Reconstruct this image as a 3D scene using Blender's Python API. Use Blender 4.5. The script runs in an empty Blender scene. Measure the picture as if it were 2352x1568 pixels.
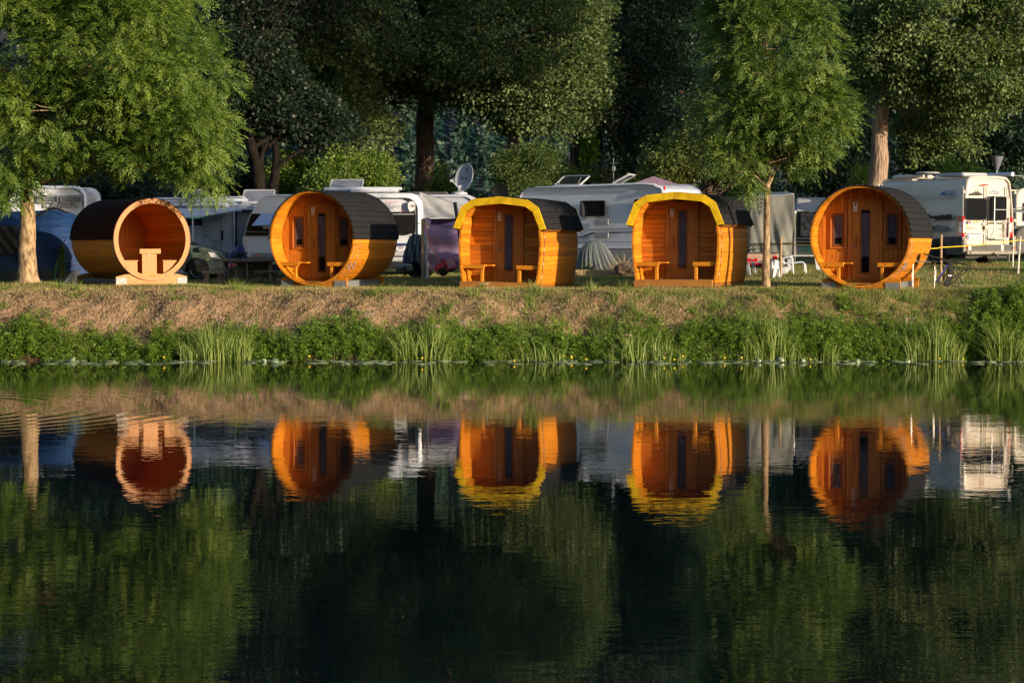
import bpy, bmesh, math, random
import numpy as np
from mathutils import Vector, Matrix, Quaternion
random.seed(7); RNG = np.random.default_rng(11)
R = math.radians
sc = bpy.context.scene
COL = sc.collection
# ---------------------------------------------------------------- camera model (photo measured at 2352 x 1568)
CH = 2.56; FPX = 4750.0; PITCH = math.atan(224/4750)
CP, SP = math.cos(PITCH), math.sin(PITCH)
def ray(u, v):
    x = (u-1176)/FPX; y = (784-v)/FPX
    return Vector((x, CP+y*SP, -SP+y*CP))
def P(u, v, D):
    r = ray(u, v); return Vector((0,0,CH)) + r*(D/r.y)
def K(k, x, y):
    ox, oy, s = {0:(0,680,2.297),1:(0,680,2.297),2:(900,680,2.297),3:(1700,620,2.297),4:(2400,620,2.297),5:(3072,580,2.297),
                 'p':(660,740,3.733),'q':(1560,740,4.127),'w':(2300,680,3.136),'v':(3700,900,5.6),'t':(2880,740,3.5625),'l':(0,700,3.485)}[k]
    return (ox+x/s)/1.7415, (oy+y/s)/1.7415
# ---------------------------------------------------------------- terrain height
def lerp(a,b,t): return a+(b-a)*t
PROF_Y = np.array([-60,44.9,45.35,45.6,46.0,46.5,46.95,47.4,48.2,50.0,60,400.])
PROF_Z = np.array([-1.2,-.6,-.02,.22,.52,.93,1.28,1.41,1.49,1.50,1.53,1.6])
def wob(x,y):
    return (.05*np.sin(x*1.3+y*2.1)+.045*np.sin(x*2.9-y*3.7+1.)+.03*np.sin(x*6.1+y*5.3+2)+.02*np.sin(x*11.3-y*9.1))
def zt(x, y):
    x = np.asarray(x,float); y = np.asarray(y,float)
    shore = .12*np.sin(x*.7+.5)+.07*np.sin(x*1.9)+.04*np.sin(x*4.3)
    z = np.interp(y-shore, PROF_Y, PROF_Z)
    r = .03+.42*np.clip((x+10)/24,0,1)
    t = np.clip((y-50)/10,0,1); z = z + r*t*t*(3-2*t)
    bankw = np.clip((y-45.4)/.6,0,1)*np.clip((48.2-y)/1.2,0,1)
    lawn = np.clip((y-47.8)/1.,0,1)
    z = z - .07*np.clip((y-48.8)/1.5,0,1)*np.clip((3.5-x)/3,0,1) + .20*np.exp(-((x+11.75)/1.2)**2-((y-50.3)/1.2)**2) + .11*np.exp(-((x+8.6)/1.6)**4-((y-50.3)/1.6)**4)
    z = z + wob(x,y)*bankw*.9 + .012*wob(x*.7,y*.7)/.05*lawn
    return z
def zg(x,y): return float(zt(x,y))
# ---------------------------------------------------------------- object helpers
def link(o): COL.objects.link(o); return o
def tag(o, label=None, cat=None, group=None, kind=None):
    if label: o['label']=label
    if cat: o['category']=cat
    if group: o['group']=group
    if kind: o['kind']=kind
    return o
def empty(name, loc, rz=0., label=None, cat=None, group=None):
    o = bpy.data.objects.new(name, None); o.empty_display_size=.2
    o.location = loc; o.rotation_euler=(0,0,rz); link(o); return tag(o,label,cat,group)
class MB:
    def __init__(s): s.v=[]; s.f=[]; s.a=[]; s.M=Matrix()
    def at(s, M): s.M=M; return s
    def add(s, vs, fs, var=None):
        n=len(s.v); s.v += [s.M@Vector(p) for p in vs]
        for f in fs: s.f.append([n+i for i in f]); s.a.append(random.random() if var is None else var)
        return s
    def box(s, x0,x1,y0,y1,z0,z1, var=None, bev=0.):
        if var is None: var=random.random()
        if bev<=0:
            return s.add([(x0,y0,z0),(x1,y0,z0),(x1,y1,z0),(x0,y1,z0),(x0,y0,z1),(x1,y0,z1),(x1,y1,z1),(x0,y1,z1)],
              [(3,2,1,0),(4,5,6,7),(0,1,5,4),(1,2,6,5),(2,3,7,6),(3,0,4,7)],var)
        b=bev; vs=[];fs=[]
        for z,i in ((z0,b),(z0+b,0),(z1-b,0),(z1,b)):
            for x,y in ((x0+i+b,y0+i),(x1-i-b,y0+i),(x1-i,y0+i+b),(x1-i,y1-i-b),(x1-i-b,y1-i),(x0+i+b,y1-i),(x0+i,y1-i-b),(x0+i,y0+i+b)): vs.append((x,y,z))
        fs.append(tuple(range(7,-1,-1))); fs.append(tuple(range(24,32)))
        for r in range(3):
            for k in range(8): fs.append((r*8+k,r*8+(k+1)%8,(r+1)*8+(k+1)%8,(r+1)*8+k))
        return s.add(vs,fs,var)
    def prism(s, pts, y0, y1, var=None, axis='y'):
        n=len(pts)
        def m(p,t): return {'y':(p[0],t,p[1]),'x':(t,p[0],p[1]),'z':(p[0],p[1],t)}[axis]
        vs=[m(p,y0) for p in pts]+[m(p,y1) for p in pts]
        fs=[tuple(range(n)),tuple(range(2*n-1,n-1,-1))]+[(i,n+i,n+(i+1)%n,(i+1)%n) for i in range(n)]
        return s.add(vs,fs,var)
    def tube(s, path, rad, n=8, cap=True, var=None, flat=1.):
        path=[Vector(p) for p in path]; m=len(path)
        if not hasattr(rad,'__len__'): rad=[rad]*m
        vs=[];fs=[]; up=None
        for i,p in enumerate(path):
            d=(path[min(i+1,m-1)]-path[max(i-1,0)]).normalized()
            if up is None: up = Vector((0,0,1)) if abs(d.z)<.9 else Vector((1,0,0))
            a=d.cross(up)
            if a.length<1e-4: a=d.cross(Vector((0,1,0)))
            a.normalize(); b=a.cross(d).normalized(); up=b
            for k in range(n):
                t=2*math.pi*k/n; vs.append(tuple(p+a*(math.cos(t)*rad[i])+b*(math.sin(t)*rad[i]*flat)))
        for i in range(m-1):
            for k in range(n): fs.append((i*n+k,i*n+(k+1)%n,(i+1)*n+(k+1)%n,(i+1)*n+k))
        if cap: fs.append(tuple(range(n-1,-1,-1))); fs.append(tuple((m-1)*n+k for k in range(n)))
        return s.add(vs,fs,var)
    def bar(s,a,b,r,n=6,var=None): return s.tube([a,b],r,n,True,var)
    def lathe(s, prof, n=20, c=(0,0,0), axis='z', var=None, sx=1., sy=1.):
        vs=[];fs=[]
        for (r,h) in prof:
            for k in range(n):
                t=2*math.pi*k/n; x,y=r*math.cos(t)*sx,r*math.sin(t)*sy
                p={'z':(x,y,h),'y':(x,h,y),'x':(h,x,y)}[axis]
                vs.append((c[0]+p[0],c[1]+p[1],c[2]+p[2]))
        m=len(prof)
        for i in range(m-1):
            for k in range(n): fs.append((i*n+k,i*n+(k+1)%n,(i+1)*n+(k+1)%n,(i+1)*n+k))
        fs.append(tuple(range(n-1,-1,-1))); fs.append(tuple((m-1)*n+k for k in range(n)))
        return s.add(vs,fs,var)
    def grid(s, fn, nu, nv, var=None, closed=False):
        vs=[tuple(fn(i/nu,j/nv)) for j in range(nv+1) for i in range(nu+1)]
        fs=[(j*(nu+1)+i,j*(nu+1)+i+1,(j+1)*(nu+1)+i+1,(j+1)*(nu+1)+i) for j in range(nv) for i in range(nu)]
        return s.add(vs,fs,var)
    def loop(s, outer, inner, y0, y1, vars_=None):
        """closed loop shell extruded along y (outer/inner same count)"""
        n=len(outer); vs=[(p[0],y0,p[1]) for p in outer]+[(p[0],y1,p[1]) for p in outer]+[(p[0],y0,p[1]) for p in inner]+[(p[0],y1,p[1]) for p in inner]
        for i in range(n):
            j=(i+1)%n; va = vars_[i] if vars_ else random.random()
            b=len(s.v) if False else None
            fs=[(i,n+i,n+j,j),(2*n+j,3*n+j,3*n+i,2*n+i),(i,j,2*n+j,2*n+i),(n+j,n+i,3*n+i,3*n+j)]
            s._tmp = getattr(s,'_tmp',None)
            if i==0: base=len(s.v); s.v += [s.M@Vector(p) for p in vs]
            for f in fs: s.f.append([base+q for q in f]); s.a.append(va)
        return s
    def build(s, name, mat, parent=None, smooth=35, **tg):
        me=bpy.data.meshes.new(name); me.from_pydata([tuple(p) for p in s.v],[],s.f); me.validate()
        bm=bmesh.new(); bm.from_mesh(me); bmesh.ops.recalc_face_normals(bm, faces=bm.faces); bm.to_mesh(me); bm.free()
        if len(me.polygons)==len(s.a):
            at=me.attributes.new('var','FLOAT','FACE'); at.data.foreach_set('value',np.array(s.a,dtype=np.float32))
        me.materials.append(mat)
        if smooth:
            me.polygons.foreach_set('use_smooth',[True]*len(me.polygons)); me.set_sharp_from_angle(angle=R(smooth))
        o=bpy.data.objects.new(name,me); link(o)
        if parent: o.parent=parent
        if tg: tag(o,**tg)
        return o
def solid(o, th, off=0):
    m=o.modifiers.new('t','SOLIDIFY'); m.thickness=th; m.offset=off; return o
_font={}
def text(s, name, mat, parent, size, loc, rot=(R(90),0,0), ext=.002, align='CENTER', sx=1., shear=0., bold=0., **tg):
    cu=bpy.data.curves.new('t','FONT'); cu.body=s; cu.size=size; cu.extrude=ext; cu.align_x=align; cu.align_y='CENTER'; cu.shear=shear; cu.resolution_u=3; cu.offset=bold
    to=bpy.data.objects.new('t',cu); me=bpy.data.meshes.new_from_object(to); bpy.data.objects.remove(to)
    me.name=name; me.materials.clear(); me.materials.append(mat)
    o=bpy.data.objects.new(name,me); link(o); o.parent=parent; o.location=loc; o.rotation_euler=rot; o.scale=(sx,1,1)
    if tg: tag(o,**tg)
    return o
class Fr:
    """local frame standing on the ground: x right, y back, z up"""
    def __init__(s,u,D,yaw,z=None):
        s.yaw=yaw; x=P(u,600,D).x; s.O=Vector((x,D,zg(x,D) if z is None else z))
        s.r=Vector((math.cos(yaw),math.sin(yaw),0)); s.b=Vector((-math.sin(yaw),math.cos(yaw),0))
    def hit(s,uv,d=0.):
        r=ray(*uv); c=Vector((0,0,CH)); t=(d-(c-s.O).dot(s.b))/r.dot(s.b); p=c+r*t
        return (p-s.O).dot(s.r), p.z-s.O.z
    def side(s,uv,x=0.):
        """ray with plane local x = const -> (y,z)"""
        r=ray(*uv); c=Vector((0,0,CH)); t=(x-(c-s.O).dot(s.r))/r.dot(s.r); p=c+r*t
        return (p-s.O).dot(s.b), p.z-s.O.z
    def empty(s,name,label,cat,group=None): return empty(name,s.O,s.yaw,label,cat,group)
# ---------------------------------------------------------------- materials
class NT:
    def __init__(s,name):
        s.m=bpy.data.materials.new(name); s.m.use_nodes=True; s.t=s.m.node_tree; s.n=s.t.nodes; s.n.clear()
        s.out=s.n.new('ShaderNodeOutputMaterial')
    def new(s,typ,**kw):
        n=s.n.new('ShaderNode'+typ)
        for k,v in kw.items():
            if k in n.inputs: n.inputs[k].default_value=v
            else: setattr(n,k,v)
        return n
    def l(s,a,b): s.t.links.new(a,b)
def c3(c): return (c[0],c[1],c[2],1)
def simple(name,col,rough=.6,spec=.4,metal=0.,nscale=0.,namt=.25,stretch=(1,1,1),bump=0.,bscale=None,var=.0,coat=0.,col2=None,streak=0.):
    t=NT(name); b=t.new('BsdfPrincipled'); b.inputs['Roughness'].default_value=rough; b.inputs['Metallic'].default_value=metal
    b.inputs['Specular IOR Level'].default_value=spec; b.inputs['Coat Weight'].default_value=coat
    b.inputs['Base Color'].default_value=c3(col); t.l(b.outputs[0],t.out.inputs[0]); cur=None
    if nscale>0 or bump>0:
        tc=t.new('TexCoord'); mp=t.new('Mapping'); mp.inputs['Scale'].default_value=stretch; t.l(tc.outputs['Object'],mp.inputs[0])
    if nscale>0:
        no=t.new('TexNoise'); no.inputs['Scale'].default_value=nscale; no.inputs['Detail'].default_value=4; t.l(mp.outputs[0],no.inputs['Vector'])
        mx=t.new('MixRGB'); cr=t.new('ValToRGB'); t.l(no.outputs[0],cr.inputs[0]); cr.color_ramp.elements[0].position=.35; cr.color_ramp.elements[1].position=.65
        t.l(cr.outputs[0],mx.inputs[0]); c2 = col2 if col2 else tuple(x*(1-namt) for x in col)
        mx.inputs[1].default_value=c3(c2); mx.inputs[2].default_value=c3(tuple(min(1,x*(1+namt*.5)) for x in col) if not col2 else col)
        cur=mx.outputs[0]
    if var>0:
        at=t.new('Attribute',attribute_name='var'); mr=t.new('MapRange'); mr.inputs['To Min'].default_value=1-var; mr.inputs['To Max'].default_value=1+var*.6
        t.l(at.outputs['Fac'],mr.inputs[0]); vm=t.new('VectorMath',operation='SCALE')
        if cur: t.l(cur,vm.inputs[0])
        else: vm.inputs[0].default_value=col
        t.l(mr.outputs[0],vm.inputs['Scale']); cur=vm.outputs[0]
    if cur: t.l(cur,b.inputs['Base Color'])
    if bump>0:
        n2=t.new('TexNoise'); n2.inputs['Scale'].default_value=bscale or nscale or 5; n2.inputs['Detail'].default_value=5; t.l(mp.outputs[0],n2.inputs['Vector'])
        bp=t.new('Bump'); bp.inputs['Strength'].default_value=1; bp.inputs['Distance'].default_value=bump; t.l(n2.outputs[0],bp.inputs['Height']); t.l(bp.outputs[0],b.inputs['Normal'])
    return t.m
def leafmat(name, dark, light, trans=.35, rough=.5, ty=None, spec=.35):
    t=NT(name); at=t.new('Attribute',attribute_name='var'); mx=t.new('MixRGB'); mx.inputs[1].default_value=c3(dark); mx.inputs[2].default_value=c3(light)
    t.l(at.outputs['Fac'],mx.inputs[0])
    b=t.new('BsdfPrincipled'); b.inputs['Roughness'].default_value=rough; b.inputs['Specular IOR Level'].default_value=spec; t.l(mx.outputs[0],b.inputs['Base Color'])
    tr=t.new('BsdfTranslucent'); vm=t.new('VectorMath',operation='MULTIPLY'); vm.inputs[1].default_value=ty or (1.25,1.5,.6); t.l(mx.outputs[0],vm.inputs[0]); t.l(vm.outputs[0],tr.inputs[0])
    ms=t.new('MixShader'); ms.inputs[0].default_value=trans; t.l(b.outputs[0],ms.inputs[1]); t.l(tr.outputs[0],ms.inputs[2]); t.l(ms.outputs[0],t.out.inputs[0])
    return t.m
def glassmat(name, tint=(.02,.02,.025), through=.0, rough=.03):
    t=NT(name); b=t.new('BsdfPrincipled'); b.inputs['Base Color'].default_value=c3(tint); b.inputs['Roughness'].default_value=rough; b.inputs['Specular IOR Level'].default_value=.6
    if through>0:
        tr=t.new('BsdfTransparent'); ms=t.new('MixShader'); ms.inputs[0].default_value=1-through; t.l(tr.outputs[0],ms.inputs[1]); t.l(b.outputs[0],ms.inputs[2]); t.l(ms.outputs[0],t.out.inputs[0])
    else: t.l(b.outputs[0],t.out.inputs[0])
    return t.m
def shingle(name,col,sx=9.,sz=7.):
    """asphalt shingles: offset tabs drawn by a brick pattern on the roof's own arc coordinates"""
    t=NT(name); b=t.new('BsdfPrincipled'); b.inputs['Roughness'].default_value=.95; b.inputs['Specular IOR Level'].default_value=.08
    tc=t.new('TexCoord'); br=t.new('TexBrick'); br.inputs['Scale'].default_value=1.; br.inputs['Brick Width'].default_value=.33; br.inputs['Row Height'].default_value=.15
    br.inputs['Mortar Size'].default_value=.012; br.inputs['Mortar Smooth'].default_value=.3
    t.l(tc.outputs['UV'],br.inputs['Vector']); br.inputs['Color1'].default_value=c3(tuple(x*1.1 for x in col)); br.inputs['Color2'].default_value=c3(tuple(x*.82 for x in col)); br.inputs['Mortar'].default_value=c3(tuple(x*.5 for x in col))
    no=t.new('TexNoise'); no.inputs['Scale'].default_value=160; t.l(tc.outputs['Object'],no.inputs['Vector'])
    mm=t.new('MixRGB',blend_type='MULTIPLY'); mm.inputs[0].default_value=.6; t.l(br.outputs[0],mm.inputs[1]); t.l(no.outputs[0],mm.inputs[2])
    v=t.new('VectorMath',operation='SCALE'); v.inputs['Scale'].default_value=1.4; t.l(mm.outputs[0],v.inputs[0]); t.l(v.outputs[0],b.inputs['Base Color'])
    bp=t.new('Bump'); bp.inputs['Distance'].default_value=.01; bp.inputs['Strength'].default_value=.7; inv=t.new('Math',operation='SUBTRACT'); inv.inputs[0].default_value=1.; t.l(br.outputs['Fac'],inv.inputs[1])
    t.l(inv.outputs[0],bp.inputs['Height']); t.l(bp.outputs[0],b.inputs['Normal']); t.l(b.outputs[0],t.out.inputs[0]); return t.m
def wood(name,col,axis='y',rough=.5,var=.3,coat=0.,dark=.45):
    """varnished boards: stretched grain, a few knots, tone from board to board"""
    st={'x':(1.2,16,16),'y':(16,1.2,16),'z':(16,16,1.2)}[axis]
    t=NT(name); b=t.new('BsdfPrincipled'); b.inputs['Roughness'].default_value=rough; b.inputs['Specular IOR Level'].default_value=.3; b.inputs['Coat Weight'].default_value=coat
    tc=t.new('TexCoord'); mp=t.new('Mapping'); mp.inputs['Scale'].default_value=st; t.l(tc.outputs['Object'],mp.inputs[0])
    at=t.new('Attribute',attribute_name='var')
    off=t.new('VectorMath',operation='SCALE'); cx=t.new('CombineXYZ'); 
    for i in range(3): t.l(at.outputs['Fac'],cx.inputs[i])
    t.l(cx.outputs[0],off.inputs[0]); off.inputs['Scale'].default_value=37.; ad=t.new('VectorMath',operation='ADD'); t.l(mp.outputs[0],ad.inputs[0]); t.l(off.outputs[0],ad.inputs[1])
    no=t.new('TexNoise'); no.inputs['Scale'].default_value=1.6; no.inputs['Detail'].default_value=6; no.inputs['Distortion'].default_value=.8; t.l(ad.outputs[0],no.inputs['Vector'])
    cr=t.new('ValToRGB'); cr.color_ramp.elements[0].position=.3; cr.color_ramp.elements[1].position=.7
    cr.color_ramp.elements[0].color=c3((col[0]*(1-dark*.7),col[1]*(1-dark),col[2]*(1-dark))); cr.color_ramp.elements[1].color=c3(col); t.l(no.outputs[0],cr.inputs[0])
    kn=t.new('TexVoronoi'); mk=t.new('Mapping'); mk.inputs['Scale'].default_value={'x':(2,6,6),'y':(6,2,6),'z':(6,6,2)}[axis]; t.l(tc.outputs['Object'],mk.inputs[0]); t.l(mk.outputs[0],kn.inputs['Vector']); kn.inputs['Scale'].default_value=1.
    kr=t.new('ValToRGB'); kr.color_ramp.elements[0].position=.05; kr.color_ramp.elements[1].position=.12; kr.color_ramp.elements[0].color=(.35,.25,.2,1); t.l(kn.outputs['Distance'],kr.inputs[0])
    m1=t.new('MixRGB',blend_type='MULTIPLY'); m1.inputs[0].default_value=.8; t.l(cr.outputs[0],m1.inputs[1]); t.l(kr.outputs[0],m1.inputs[2])
    mr=t.new('MapRange'); mr.inputs['To Min'].default_value=1-var; mr.inputs['To Max'].default_value=1+var*.5; t.l(at.outputs['Fac'],mr.inputs[0])
    vm=t.new('VectorMath',operation='SCALE'); t.l(m1.outputs[0],vm.inputs[0]); t.l(mr.outputs[0],vm.inputs['Scale']); t.l(vm.outputs[0],b.inputs['Base Color'])
    t.l(b.outputs[0],t.out.inputs[0]); return t.m
M={}
OR=(.64,.245,.015); OR2=(.57,.205,.02)
for ax in 'xyz': M['wood_'+ax]=wood('varnished_wood_'+ax,OR,ax)
M['wall_z']=wood('front_boards_upright',OR2,'z'); M['wall_x']=wood('front_boards_level',OR2,'x')
M['door']=wood('door_wood',(.49,.19,.032),'z',var=.12)
M['door_x']=wood('door_rail_wood',(.49,.19,.032),'x',var=.12)
M['frame']=wood('window_frame_wood',(.50,.17,.03),'z',var=.1)
M['dframe']=wood('window_sash_wood',(.22,.075,.02),'z',var=.1)
M['light']=wood('pale_spruce',(.40,.175,.046),'z',var=.08,dark=.2)
M['light_x']=wood('pale_spruce_level',(.40,.175,.046),'x',var=.08,dark=.2)
M['brown']=wood('brown_stained_wood',(.26,.12,.028),'y',var=.25)
M['beamw']=wood('beam_wood',(.42,.20,.05),'x',var=.1)
M['yellow']=simple('yellow_fascia_paint',(.74,.47,.01),.5,.35,nscale=6,namt=.25,var=.12)
M['shing']=shingle('grey_shingles',(.017,.018,.021)); M['shingb']=shingle('brown_shingles',(.045,.014,.009))
M['steel']=simple('galvanised_steel',(.21,.22,.24),.55,.4,.3,nscale=25,namt=.3)
M['strap']=simple('steel_strap',(.30,.30,.30),.35,.5,.8)
M['black']=simple('black_plastic',(.012,.012,.013),.5)
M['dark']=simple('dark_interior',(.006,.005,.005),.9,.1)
M['rubber']=simple('tyre_rubber',(.018,.018,.018),.85,.2,nscale=30,namt=.3)
M['alloy']=simple('wheel_alloy',(.45,.45,.46),.35,.5,.8)
M['curtain']=simple('lavender_curtain',(.22,.20,.30),.9,.1,nscale=14,namt=.5,stretch=(3,3,.15))
M['lace']=simple('pale_lace',(.34,.33,.42),.9,.1,nscale=60,namt=.5)
M['pane']=glassmat('window_glass',(.01,.01,.012),.78)
M['dglass']=glassmat('dark_glass',(.010,.011,.014))
M['tint']=glassmat('tinted_acrylic',(.03,.032,.035),.45,.08)
M['skyl']=glassmat('milky_acrylic',(.17,.19,.24),.12,.15)
M['signw']=simple('sign_white',(.75,.70,.72),.5); M['ink']=simple('black_ink',(.01,.01,.012),.6); M['red']=simple('red_print',(.5,.02,.03),.5)
M['white']=simple('caravan_white',(.52,.56,.66),.35,.5,nscale=1.2,namt=.07,coat=.2)  # blue of the sky fill is mixed into this white
M['cream']=simple('van_cream',(.55,.50,.44),.35,.5,nscale=1.5,namt=.08,coat=.2)
M['grey']=simple('grey_panel',(.22,.23,.26),.5); M['dgrey']=simple('dark_grey_plastic',(.06,.062,.066),.6,nscale=6,namt=.3)
M['lgrey']=simple('light_grey_trim',(.36,.38,.42),.5); M['navy']=simple('navy_stripe',(.02,.03,.11),.5)
M['taill']=simple('tail_lamp_red',(.45,.01,.015),.15,.6,coat=.5); M['clear']=simple('clear_lamp',(.7,.72,.75),.1,.8,coat=.6)
M['alu']=simple('aluminium_tube',(.42,.43,.46),.3,.5,.7); M['chrome']=simple('polished_aluminium',(.48,.48,.5),.35,.5,.4)
M['canvas']=simple('grey_canvas',(.19,.195,.185),.85,.2,nscale=3,namt=.18,bump=.012,bscale=4,stretch=(2,2,.6))
M['canvasl']=simple('pale_awning_cloth',(.33,.33,.34),.8,.2,nscale=4,namt=.15,bump=.02,bscale=5)
M['canvasw']=simple('white_awning_cloth',(.48,.49,.56),.7,.2,nscale=5,namt=.12)
M['teal']=simple('teal_awning_print',(.10,.42,.38),.7)
M['purple']=simple('purple_windbreak_cloth',(.29,.19,.32),.85,.2,nscale=3,namt=.3,stretch=(.3,1,5),bump=.02,bscale=5)
M['indigo']=simple('indigo_cloth',(.03,.02,.09),.85)
M['gazebo']=simple('lilac_gazebo_cloth',(.28,.18,.26),.8,nscale=3,namt=.2)
M['blue']=simple('blue_tent_nylon',(.007,.034,.12),.6,.35,nscale=2.5,namt=.3,bump=.06,bscale=3,stretch=(.6,1,3))
M['bluec']=simple('navy_cover_cloth',(.02,.03,.12),.7,nscale=6,namt=.3)
M['tarp']=simple('grey_tarpaulin',(.09,.11,.14),.55,.4,nscale=5,namt=.3,bump=.05,bscale=5)
M['tentg']=simple('dull_tent_cloth',(.055,.055,.055),.8,nscale=3,namt=.3,bump=.04,bscale=4,stretch=(.7,1,3))
M['lime']=simple('olive_green_cloth',(.12,.16,.025),.8,nscale=8,namt=.2); M['limec']=simple('green_cord',(.05,.32,.12),.7)
M['carp']=simple('grey_green_car_paint',(.12,.155,.13),.25,.5,.3,coat=.8)
M['conc']=simple('weathered_concrete',(.24,.21,.18),.9,.2,nscale=14,namt=.4,bump=.01,bscale=20)
M['redp']=simple('red_enamel',(.40,.01,.03),.3,.5,coat=.4); M['crate']=simple('red_plastic',(.62,.05,.08),.5,.4,nscale=5,namt=.1)
M['pinkp']=simple('faded_crate_lid',(.78,.50,.50),.5); M['pinkt']=simple('pink_tag',(.62,.36,.44),.7)
M['orange']=simple('orange_cord',(.75,.20,.08),.6); M['tape']=simple('yellow_tape',(.72,.50,.02),.6)
M['post']=simple('weathered_post_wood',(.36,.25,.15),.85,.2,nscale=20,namt=.3,stretch=(4,4,.4))
M['postw']=simple('whitewashed_post',(.62,.60,.56),.8,.2,nscale=12,namt=.3)
M['whitep']=simple('white_plastic',(.42,.46,.54),.4,.5); M['canister']=simple('grey_canister_plastic',(.14,.17,.16),.5)
M['dish']=simple('satellite_dish_grey',(.33,.36,.45),.4,.4); M['trailer']=simple('tan_trailer_board',(.36,.25,.20),.7,nscale=6,namt=.2)
M['rock']=simple('brown_rock',(.11,.08,.06),.9,.2,nscale=5,namt=.5,bump=.05,bscale=6)
M['stripew']=simple('pale_stripe_cloth',(.24,.26,.26),.85); M['stripeb']=simple('slate_stripe_cloth',(.055,.07,.085),.85)
M['chairc']=simple('black_chair_cloth',(.014,.014,.018),.8); M['chairb']=simple('blue_chair_cloth',(.03,.05,.26),.7)
M['bpatio']=simple('faded_green_parasol',(.20,.27,.25),.8,nscale=8,namt=.3,stretch=(3,3,.3))
M['sticker_b']=simple('blue_print',(.05,.14,.42),.5); M['sticker_y']=simple('yellow_print',(.75,.45,.03),.5); M['greyink']=simple('grey_print',(.17,.17,.18),.6)
M['bark']=simple('pale_ash_bark',(.30,.215,.13),.9,.15,nscale=11,namt=.6,stretch=(1,1,.45),bump=.035,bscale=14)
M['barkd']=simple('dark_poplar_bark',(.075,.055,.045),.95,.1,nscale=9,namt=.6,stretch=(2,2,.25),bump=.06,bscale=9)
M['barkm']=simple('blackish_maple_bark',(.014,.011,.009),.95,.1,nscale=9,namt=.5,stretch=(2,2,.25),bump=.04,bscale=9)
M['barkp']=simple('grey_poplar_bark',(.30,.22,.17),.95,.1,nscale=9,namt=.5,stretch=(2,2,.25),bump=.06,bscale=9)
# ---------------------------------------------------------------- numpy mesh builders
def quadmesh(name, V, mat, parent=None, var=None, tris=False, smooth=False):
    """V: (N,k,3) corners"""
    n,k,_=V.shape; me=bpy.data.meshes.new(name)
    me.vertices.add(n*k); me.vertices.foreach_set('co',V.reshape(-1).astype(np.float32))
    me.loops.add(n*k); me.loops.foreach_set('vertex_index',np.arange(n*k,dtype=np.int32))
    me.polygons.add(n); me.polygons.foreach_set('loop_start',np.arange(0,n*k,k,dtype=np.int32))
    if var is not None:
        a=me.attributes.new('var','FLOAT','FACE'); a.data.foreach_set('value',np.clip(var,0,1).astype(np.float32))
    me.update(); me.materials.append(mat); o=bpy.data.objects.new(name,me); link(o)
    if parent: o.parent=parent
    return o
def unit(a): return a/np.maximum(np.linalg.norm(a,axis=-1,keepdims=True),1e-9)
def rdir(n): return unit(RNG.normal(size=(n,3)))
def diamonds(c, d, n, L, W):
    """leaf quads: base c, direction d, face normal n"""
    s=unit(np.cross(d,n)); L=np.asarray(L).reshape(-1,1); W=np.asarray(W).reshape(-1,1)
    return np.stack([c, c+d*L*.45+s*W*.5, c+d*L, c+d*L*.5-s*W*.5],1)
def blades(base, h, w, lean, var_w=None):
    n=len(base); az=RNG.uniform(0,2*np.pi,n); s=np.stack([np.cos(az),np.sin(az),0*az],1)*w[:,None]*.5
    return np.stack([base-s, base+s, base+lean+np.stack([0*h,0*h,h],1)],1)
def pblobs(lst):
    """(u,v,D,ru,rv,rD) -> world centre and radii"""
    out=[]
    for (u,v,D,ru,rv,rD) in lst:
        p=P(u,v,D); s=D/FPX; out.append(((p.x,p.y,p.z),(ru*s,rD,rv*s)))
    return out
def crown_points(blobs, n, shell=.55, keep_front=.75):
    w=np.array([ (r[0]*r[1]*r[2])**(.62) for c,r in blobs]); w/=w.sum(); idx=RNG.choice(len(blobs),n*2,p=w)
    C=np.array([b[0] for b in blobs])[idx]; Rr=np.array([b[1] for b in blobs])[idx]
    d=rdir(len(idx)); rad=shell+(1-shell)*RNG.random(len(idx))**.6
    p=C+d*Rr*rad[:,None]
    depth=np.zeros(len(p))
    for c,r in blobs:
        q=np.linalg.norm((p-np.array(c))/np.array(r),axis=1); depth=np.maximum(depth,1-q)
    ok=(depth<.62)&((d[:,1]<.25)|(RNG.random(len(p))>keep_front))
    p=p[ok][:n]; d=d[ok][:n]; return p,d
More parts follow.
